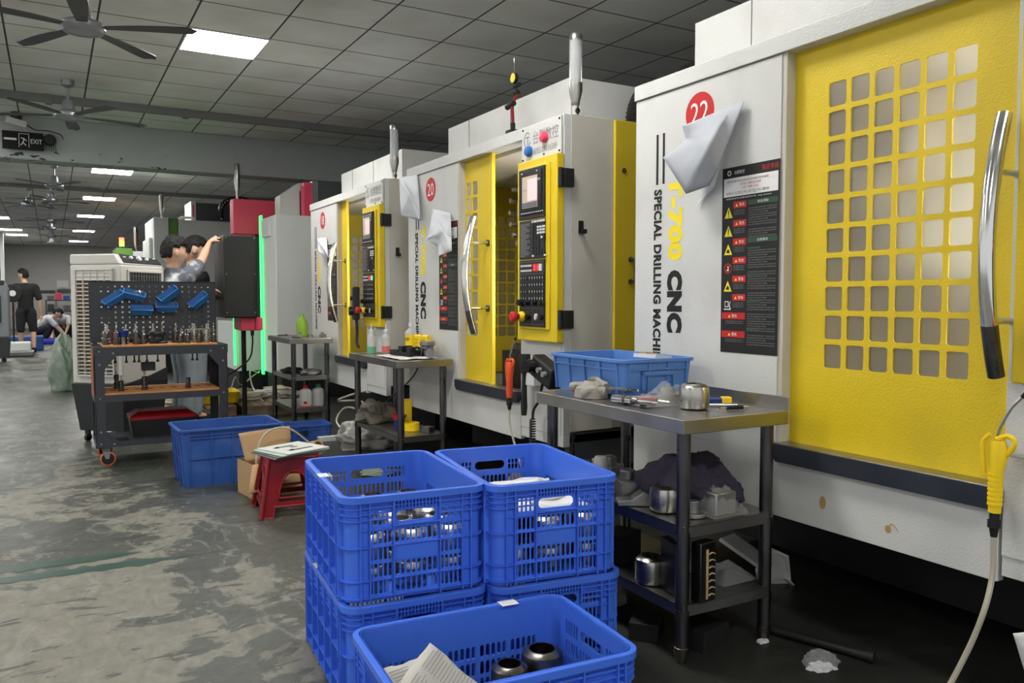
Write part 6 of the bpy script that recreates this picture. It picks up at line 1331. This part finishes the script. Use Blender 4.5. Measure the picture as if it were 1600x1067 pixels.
# lower shelf: tape, rag, yellow carton
ZQ = .302
t = thing('tape_roll', 'roll of yellow tape lying on the lower shelf of the middle bench', 'tape', (1.99, 4.80, ZQ)); b = MB(); b.lathe([(.03,0),(.055,0),(.055,.05),(.03,.05),(.03,0)],'yelp',n=30,cap=False); b.build('tape', t)
t = thing('funnel', 'red plastic funnel ring resting beside the yellow tape', 'funnel', (1.95, 4.90, ZQ)); b = MB(); b.lathe([(.035,.06),(.05,.085),(.05,.09),(.032,.07)],'red',n=30,cap=False); b.lathe([(.03,0),(.036,0),(.036,.06),(.03,.06)],'bluep',n=26,cap=False); b.build('funnel_body', t)
block('yellow_carton', 'upright yellow carton on the lower shelf of the middle bench', (.10,.05,.17), (2.06,5.02,ZQ), (0,0,1.2), 'yelp', cat='carton')
blob('grey_rag', 'crumpled grey rag hanging over the lower shelf of the middle bench', 'rag', 'oilrag', (1.93, 5.26, ZQ), (.11,.09,.08), 8, 1.0, 3.)
block('steel_block', 'grey machined block on the lower shelf near the right leg', (.05,.07,.04), (2.05,4.66,ZQ), (0,0,.3), 'dsteel')
# ================================================================== FARTHEST SHELF STAND
Z3 = .802
t = thing('green_bottle', 'yellow-green plastic bottle on top of the small shelf stand', 'bottle', (1.98, 7.33, Z3)); b = MB(); b.lathe([(0,0),(.05,0),(.052,.02),(.052,.11),(.045,.14),(.02,.175),(.018,.19),(0,.19)],'greenbot',n=24); b.build('bottle_body', t); b = MB(); b.lathe([(0,.185),(.018,.185),(.018,.205),(0,.205)],'greenbot',n=14); b.build('cap', t)
for k, (x, y, kd, lb) in enumerate(((1.86,7.55,4,'dark bar at the far left of the small shelf stand top'),(1.92,7.20,0,'small valve body in front of the green bottle'),(1.99,7.10,5,'small flange beside the valve body on the shelf stand'),(2.09,7.07,0,'small grey casting at the right end of the shelf stand top'),(1.86,7.07,4,'dark clamp bar at the front corner of the shelf stand top'))):
    b, nm = part_shape(kd, random); o = b.build(nm, loc=(x,y,Z3), rot=(0,0,k*1.3)); o.scale = (.7,.7,.6); tag(o, lb, 'metal part')
b = MB(); b.tube([(0,0,0),(.05,.0,.0)], .01, 'redpl', 10); tag(b.build('red_handle', loc=(1.99,7.17,Z3+.012), rot=(0,0,.5)), 'small red tool handle on the shelf stand top', 'tool')
for x, y, a, lb, m_ in ((1.90,7.4,.3,'dark wrapped part at the left of the shelf stand middle shelf','dark'),(2.0,7.15,1.,'shiny crumpled foil pack on the middle shelf of the stand','alum')): blob('wrapped_part', lb, 'metal part', m_, (x,y,.472), (.09,.07,.03), int(a*10), .4, 4.)
for x, y, lb, cm, lq in ((1.94,7.10,'round white bottle with a red cap on the stand','red','pinkliq'),(2.06,7.12,'round white bottle with a green cap on the stand','green2','milky')):
    if cm == 'green2': M['green2'] = mat('green_cap',(.02,.35,.12),.4)
    t = thing('chemical_bottle', lb, 'bottle', (x,y,.192), -PI/4); b = MB(); b.lathe([(0,0),(.052,0),(.055,.008),(.055,.125),(.048,.145),(.022,.158),(.02,.165),(0,.165)],'milky',n=28); b.build('bottle_body', t); b = MB(); b.lathe([(0,.16),(.022,.16),(.022,.19),(0,.19)],cm,n=18); b.build('cap', t)
    b = MB(); b.lathe([(.0,.001),(.0556,.001),(.0556,.012),(0,.012)],lq,n=28); b.build('liquid', t)
    if cm == 'red': b = MB(); b.box((.015,-.058,.03),(.045,-.050,.13),'keyw'); b.box((.015,-.0585,.03),(.045,-.055,.05),'redsign'); b.build('bottle_label', t)
# hanging green led handle and air hoses there
def hose(label, pts, r=.006, m='hose', name='hose', n=8, group=None): b = MB(); b.tube(smoothpath(pts, 8), r, m, 8); return tag(b.build(name), label, 'hose', group)
hose('translucent hose looping down from the glowing green strip to the pallets', [(2.15,9.9,.27),(2.0,9.6,.24),(1.82,9.3,.18),(1.7,9.0,.30),(1.62,8.9,.16),(1.5,8.9,.13)], .008)
hose('second translucent hose falling straight beside the pallets', [(2.12,9.8,.26),(1.9,9.2,.34),(1.86,8.9,.2),(1.85,8.5,.12),(1.82,8.2,.115)], .008)
hose('hose looping out from under machine 18 beside the middle bench', [(2.25,6.2,.42),(2.10,6.35,.36),(2.05,6.5,.30),(2.2,6.35,.3),(2.18,6.2,.2),(2.05,6.25,.08),(2.0,6.4,.15),(2.12,6.5,.24),(2.25,6.3,.2)], .008)
hose('thin black cable hanging behind the middle bench', [(2.18,5.05,.76),(2.16,5.15,.62),(2.08,5.25,.5),(2.0,5.3,.42)], .005, 'blackrub', 'cable')
# pallets under the far machines
for k, (x, y, lb) in enumerate(((1.98,8.52,'wooden slatted pallet on the floor before the green-lit machine'),(1.15,8.6,'wooden slatted pallet behind the tool cart, rags on it'))):
    t = thing('wooden_pallet', lb, 'pallet', (x, y, 0), .0)
    for i in range(8): b = MB(); b.box((-.39+.1*i,-.5,.085),(-.39+.1*i+.082,.5,.105),'pallet'); b.build('slat', t)
    for i in (-.48,-.04,.40): b = MB(); b.box((-.39,i,0),(.39,i+.08,.085),'pallet'); b.build('runner', t)
def rags(loc, sz, seed, label, m='cloth', cat='rag'): return blob('rag', label, cat, m, loc, sz, seed, .7, 3.5)
M['cream_cloth'] = mat('cream_rag', (.5,.46,.34), .95, var=.25, bump=.4, bscale=50)
for k, (x, y, z, sx, m_, lb) in enumerate(((.98,8.45,.106,.13,'cream_cloth','yellowish rag left of the yellow tray'),(1.33,8.45,.125,.10,'foam','white rag lying in the yellow tray'),(1.30,8.95,.106,.16,'cream_cloth','long cream rag behind the yellow tray'),(1.75,8.55,.106,.15,'cream_cloth','cream rag on the pallet, front middle'),(1.95,8.75,.106,.13,'foam','white glove heap on the pallet in front of the shelf stand'),(2.15,9.05,.106,.14,'cream_cloth','striped cream rag at the back of the pallet'),(1.80,8.95,.106,.12,'cloth','grey rag at the back left of the pallet'),(2.15,8.5,.106,.12,'cloth','grey rag at the right of the pallet'))):
    rags((x,y,z), (sx,sx*.7,.045), k+2, lb, m_)
# floor clutter by the middle bench
blob('plastic_sack', 'big crumpled clear plastic sack on the floor behind the middle bench', 'bag', 'sack', (2.10, 5.95, 0), (.20,.16,.13), 5, .6, 3.2)
blob('plastic_sheet', 'pale green plastic sheet crumpled on the floor left of the middle bench', 'bag', 'greenbag', (1.72, 5.35, 0), (.17,.12,.02), 15, .6, 3.2)
blob('plastic_sheet', 'small pale plastic scrap on the floor under the middle bench', 'bag', 'greenbag', (1.85, 5.0, 0), (.12,.10,.015), 25, .6, 3.2)
block('long_carton', 'long flat grey carton on the floor beside the plastic sack', (.30,.06,.04), (1.98,6.35,0), (0,0,.05), 'gwhite', cat='carton')
block('steel_block', 'rusty dark block on the floor under the middle bench', (.14,.08,.03), (2.0,5.25,0), (0,0,.2), 'dark')
blob('green_sack', 'crumpled greenish plastic sack on the floor left of the tall air cooler', 'bag', 'greenbag', (at(101,565,y=11.5).x, 11.5, 0), (.15,.2,.40), 31, .5, 2.6)
b = MB(); b.lathe([(.02,0),(.09,0),(.10,.03),(.05,.12),(.03,.14)],'plywood',n=20); tag(b.build('straw_brush', loc=(2.42,4.15,0), rot=(0,.5,0)), 'straw brush head on the floor under machine 20', 'brush')

# ================================================================== AIR GUNS, HANDWHEELS, CABLES
def air_gun(label, loc, rz, m, name='air_gun', wand=(0,0,1)):
    """nozzle points up, body hanging on its hook, grip down"""
    t = thing(name, label, 'air gun', loc, rz)
    b = MB(); b.tube([(0,0,-.16),(0,0,-.13),(.002,0,-.05),(.008,0,0),(.004,0,.03)], [.015,.017,.017,.022,.018], m, 16)
    for k in range(7): b.tube([(0,0,-.14+.013*k),(0,0,-.134+.013*k)], .0185, m, 14)
    b.tube(smoothpath([(.0,0,.035),(.03,0,.045),(.045,0,.03),(.03,0,.0),(.01,0,-.01)],4), .007, m, 8); b.build('grip', t)
    b = MB(); b.tube(smoothpath([(-.018,0,.045),(-.036,0,.02),(-.034,0,-.02),(-.03,0,-.06)],4), .006, m, 8); b.build('trigger', t)
    b = MB(); b.tube(smoothpath([(.0,0,.03),(.01,0,.07),(.035,0,.12),(.065,0,.155)],4), .0045, 'steel', 8); b.tube([(.060,0,.15),(.068,0,.16)], .006, 'dark', 8); b.build('nozzle', t)
    b = MB(); b.tube([(0,0,-.16),(0,0,-.18)], .012, 'dark', 12); b.tube([(0,0,-.18),(0,0,-.20)], .016, 'dark', 12); b.tube([(0,0,-.20),(.0,0,-.225)], [.012,.008], 'dark', 12); b.build('coupling', t)
    return t
p = at(1557, 706, x=2.135); air_gun('yellow air blow gun hanging at the right of machine 22', p, -PI/2, 'yelp')
q = p+Vector((0,0,-.225)); hose('translucent air hose dropping from the yellow air gun to the floor', [q, q+Vector((.0,.0,-.10)), (2.10,p.y-.0,.33), (2.08,p.y+.035,.2), (2.04,p.y+.08,.07), (2.0,p.y+.14,.012), (1.9,p.y+.16,.012)], .0075)
t = thing('gun_hook', 'steel hook bracket holding the yellow air gun on machine 22', 'hook', (2.165, p.y-.05, p.z)); b = MB(); b.box((-.02,-.05,-.01),(.034,.02,-.006),'steel'); b.tube(smoothpath([(0,-.03,-.02),(-.02,-.05,-.06),(0,-.09,-.07),(.03,-.1,-.05)],4), .005, 'black', 8); b.build('bracket', t)
p = at(796, 580, x=2.10); p = Vector((2.10, p.y, p.z)); air_gun('orange air blow gun hanging in the doorway of machine 20', p+Vector((0,0,.02)), -PI/2, 'orangep')
q = p+Vector((0,0,-.2)); hose('pale hose running down from the orange air gun', [q, q+Vector((0,-.01,-.1)), (2.12,p.y-.1,.25), (2.14,p.y-.17,.06), (2.14,p.y-.2,.02)], .006)
# handwheel holder box with spout funnel on machine 20's pillar
t = thing('gun_holder', 'black hanging spray handle on a small white bracket of machine 20', 'tool', (2.13, 3.60, .76)); b = MB(); b.tube([(0,0,.10),(0,0,.06),(0,0,.0)], [.03,.032,.022], 'blackrub', 16); b.tube(smoothpath([(0,0,0),(0,.004,-.08),(0,.006,-.18),(0,0,-.22)],4), [.014]*12+[.018], 'blackrub', 12) if 0 else b.tube([(0,0,0),(0,.004,-.08),(0,.006,-.18),(0,.006,-.22)], [.014,.014,.018,.014], 'blackrub', 12); b.build('handle', t); b = MB(); b.box((.0,-.09,-.06),(.065,.03,.05),'gwhite'); b.build('bracket', t, bevel=.003)
t = thing('handwheel_pendant', 'black handwheel pendant tilted beside the pale blue bin, on machine 20', 'pendant', (2.12, 3.42, .80), 0, rot=(.35,0,0)); b = MB(); b.box((-.03,-.14,-.055),(.045,.06,.055),'black'); b.build('pendant_body', t, bevel=.012); b = MB(); b.lathe([(0,-.05),(.03,-.05),(.035,-.03),(.035,0),(0,0)],'blackg',(-.02,.03,0),22,axis='x'); b.build('dial', t)
b = MB()
for k in range(2): b.lathe([(0,-.02),(.014,-.02),(.014,0),(0,0)],'gprint',(-.03,-.04-.05*k,.01),14,axis='x')
b.build('selector', t)
t = thing('coiled_cable', 'black coiled cable hanging from the handwheel pendant of machine 20', 'cable'); b = MB(); base = at(845, 610, x=2.12)
b.tube(smoothpath([at(849,592,x=2.115), at(842,625,x=2.12), at(834,640,x=2.12), at(832,655,x=2.12)],8), .007, 'blackrub', 8)
q0, q1 = at(832,655,x=2.12), at(832,728,x=2.12); pts = [q0.lerp(q1, k/160)+Vector((.014*math.cos(k*.75*1.0), .014*math.sin(k*.75), 0)) for k in range(161)]; b.tube(pts, .0042, 'blackrub', 6); b.build('coil', t)
t = thing('handwheel_pendant', 'black handwheel pendant hanging in the doorway of machine 18', 'pendant', (2.10, 6.17, .98), -.2); b = MB(); b.box((-.03,-.05,0),(.02,.05,.26),'black'); b.build('pendant_body', t, bevel=.008); b = MB(); b.lathe([(0,-.03),(.035,-.03),(.035,0),(0,0)],'blackg',(-.03,.0,.07),20,axis='x'); b.lathe([(0,-.02),(.015,-.02),(.015,0),(0,0)],'blackg',(-.03,.0,.17),14,axis='x'); b.build('dial', t)
hose('black coiled cable below the handwheel pendant of machine 18', [(2.10,6.17,.98),(2.10,6.16,.88),(2.09,6.14,.80),(2.10,6.12,.76)], .012, 'blackrub', 'cable')
hose('black cable sagging under machine 20 behind the nearest bench', [(2.2,3.05,.42),(2.18,3.1,.30),(2.12,3.2,.12),(2.1,3.3,.02)], .007, 'blackrub', 'cable')
# ================================================================== UNDER AND BEFORE THE NEAREST MACHINE
pt = [tuple(at(1193,850,y=2.35)), tuple(at(1232,868,y=2.2)), tuple(at(1236,908,y=2.2)), tuple(at(1258,935,y=2.2)), tuple(at(1190,936,y=2.3)), tuple(at(1180,890,y=2.3))]
folded('packing_sheet', 'white ribbed packing sheet standing on the floor behind the nearest bench', 'packing sheet', 'foam', pt, [(0,1,2,5),(5,2,3,4)], wob=.03, seed=2, thick=.003)
b = MB(); b.box((-.15,-.10,0),(.15,.10,.006),'foam')
for k in range(10): b.box((-.15+.031*k,-.10,.006),(-.135+.031*k,.10,.014),'foam')
tag(b.build('ribbed_tray', loc=(2.42,2.32,.12), rot=(.5,.2,.6)), 'ribbed white tray tilted in the dark under machine 22', 'tray')
blob('crumpled_cup', 'small crumpled cream carton behind the leg of the nearest bench', 'carton', 'cream_cloth', (2.20,2.42,0), (.06,.05,.06), 12, .3, 3.)
b = MB(); b.tube([(0,0,0),(.0,-.28,0),(.0,-.36,-.0)], [.014,.014,.02], 'blackrub', 12); tag(b.build('rubber_handle', loc=(2.10,1.93,.02), rot=(0,0,.35)), 'black rubber-gripped bar lying on the floor under machine 22', 'bar')
blob('film_scrap', 'crumpled clear film beside the black bar on the floor', 'film', 'clearbag', (2.06,1.66,0), (.05,.04,.03), 13, .6, 4.)
blob('paper_scrap', 'tiny white paper scrap left of the black bar on the floor', 'paper', 'paper', (2.04,1.88,0), (.02,.015,.006), 14, .5, 4.)
block('dark_box', 'flat dark box on the floor under the nearest bench', (.14,.12,.07), (1.86,1.98,0), (0,0,.2), 'dark', cat='box')
block('dark_box', 'crushed dark box left of the near leg of the nearest bench', (.12,.10,.06), (1.74,2.12,0), (0,0,.7), 'dark', cat='box')
blob('rag', 'dark rag on the floor under the far end of the nearest bench', 'rag', 'cloth', (1.75,2.45,0), (.12,.10,.07), 17, .5, 3.)
folded('packing_sheet', 'white paper corner at the right edge of the photo, low on the floor', 'paper', 'foam', [tuple(at(1583,990,y=.98)), tuple(at(1625,985,y=.95)), tuple(at(1625,1070,y=.95)), tuple(at(1600,1045,y=.98))], [(0,1,2,3)], wob=.02, seed=8, thick=.002)
# pedestal strips under machine 20
b = MB(); b.box((2.25,3.40,.28),(2.75,3.36,.47),'dgrey'); b.build('skirt_strip', None)
so = bpy.data.objects['skirt_strip']; tag(so, 'dark grey strip below the right side of machine 20', 'machine part')

# ================================================================== FAR END CLUTTER
def shelf_rack(x, y, w_, h_, label, seed):
    t = thing('storage_rack', label, 'rack', (x, y, 0)); r = random.Random(seed)
    for a in (0, w_):
        b = MB(); b.box((a-.02,0,0),(a+.02,.04,h_),'dgrey'); b.build('post', t)
    for z in lin(.1, h_, 3): b = MB(); b.box((0,0,z-.03),(w_,.5,z),'dgrey'); b.build('shelf', t)
    for z in lin(.1, h_, 3):
        for k in range(5):
            xx = x+.12+(w_-.25)*k/4; o = MB().box((-.09,-.1,0),(.09,.1,.10+.12*r.random()), r.choice(['dgrey','bin','alum','dsteel','pink','gwhite'])).build('parts_box', loc=(xx, y+.25, z), bevel=.01); tag(o, 'small box of parts on '+label.split(' with')[0], 'box', 'boxes on '+label)
shelf_rack(at(72,470,y=28).x, 28, 1.1, 1.1, 'low rack by the far wall, behind the bent person', 1)
shelf_rack(at(90,470,y=28).x+.95, 28.2, 1.3, 1.2, 'low rack by the far wall, behind the crouching person', 2)
p = at(70, 500, y=24.5)
t = thing('tripod_fan', 'black standing fan left of the walking person', 'fan', (at(20,470,y=19.0).x, 19.0, 0)); b = MB(); b.lathe([(.0,-.03),(.16,-.03),(.18,0),(.16,.04),(0,.04)],'black',(0,0,1.25),24,axis='y'); b.lathe([(.0,-.035),(.06,-.035),(.05,-.03)],'gwhite',(0,0,1.25),16,axis='y'); b.build('fan_head', t); b = MB(); b.tube([(0,0,.02),(0,0,1.1)], .02,'black'); b.lathe([(0,0),(.2,0),(.2,.03),(0,.04)],'black'); b.build('stand', t)
for k, (px, y, w_, h_, m_, lb) in enumerate(((28,18.6,.5,.12,'alum','silver wrapped bundle on the floor left of the walker'),(24,18.9,.5,.28,'gwhite','pale low box behind the silver bundle'),(29,20.8,.35,.32,'bin','blue crate behind the walker, left'),(54,20.8,.3,.32,'bin','blue crate behind the walker, right'),(57,24.2,.3,.35,'orangep','orange stool beside the bent person'))):
    o = MB().box((-w_/2,-.15,0),(w_/2,.15,h_),m_).build('floor_box', loc=(at(px,470,y=y).x,y,0), bevel=.03); tag(o, lb, 'box')
o = MB().box((-.7,-.4,0),(.7,.4,.12),mat('blue_mat',(.03,.05,.5),.6)).build('blue_mat', loc=(at(93,470,y=23.7).x,23.7,0), bevel=.04); tag(o, 'blue mat heaped on the floor in front of the crouching person', 'mat')
b = MB(); b.box((-.2,0,0),(.2,.06,.35),'foam'); tag(b.build('wall_box', loc=(at(98,445,y=35.9).x,35.88,1.5)), 'small white box on the far wall above the dark rail', 'box')
b = MB(); b.box((-.35,0,0),(.35,.05,.6),'gwhite'); tag(b.build('notice_board', loc=(-2.2,29.44,1.3)), 'pale notice board on the partition wall at the left edge', 'board')
hose('curved pipe standing along the far wall', [(at(88,470,y=35).x,35,0),(at(88,470,y=35).x,35,1.2),(at(92,470,y=35).x,35,1.5),(at(118,470,y=35).x,35,1.5)], .04, 'gprint', 'wall_pipe')
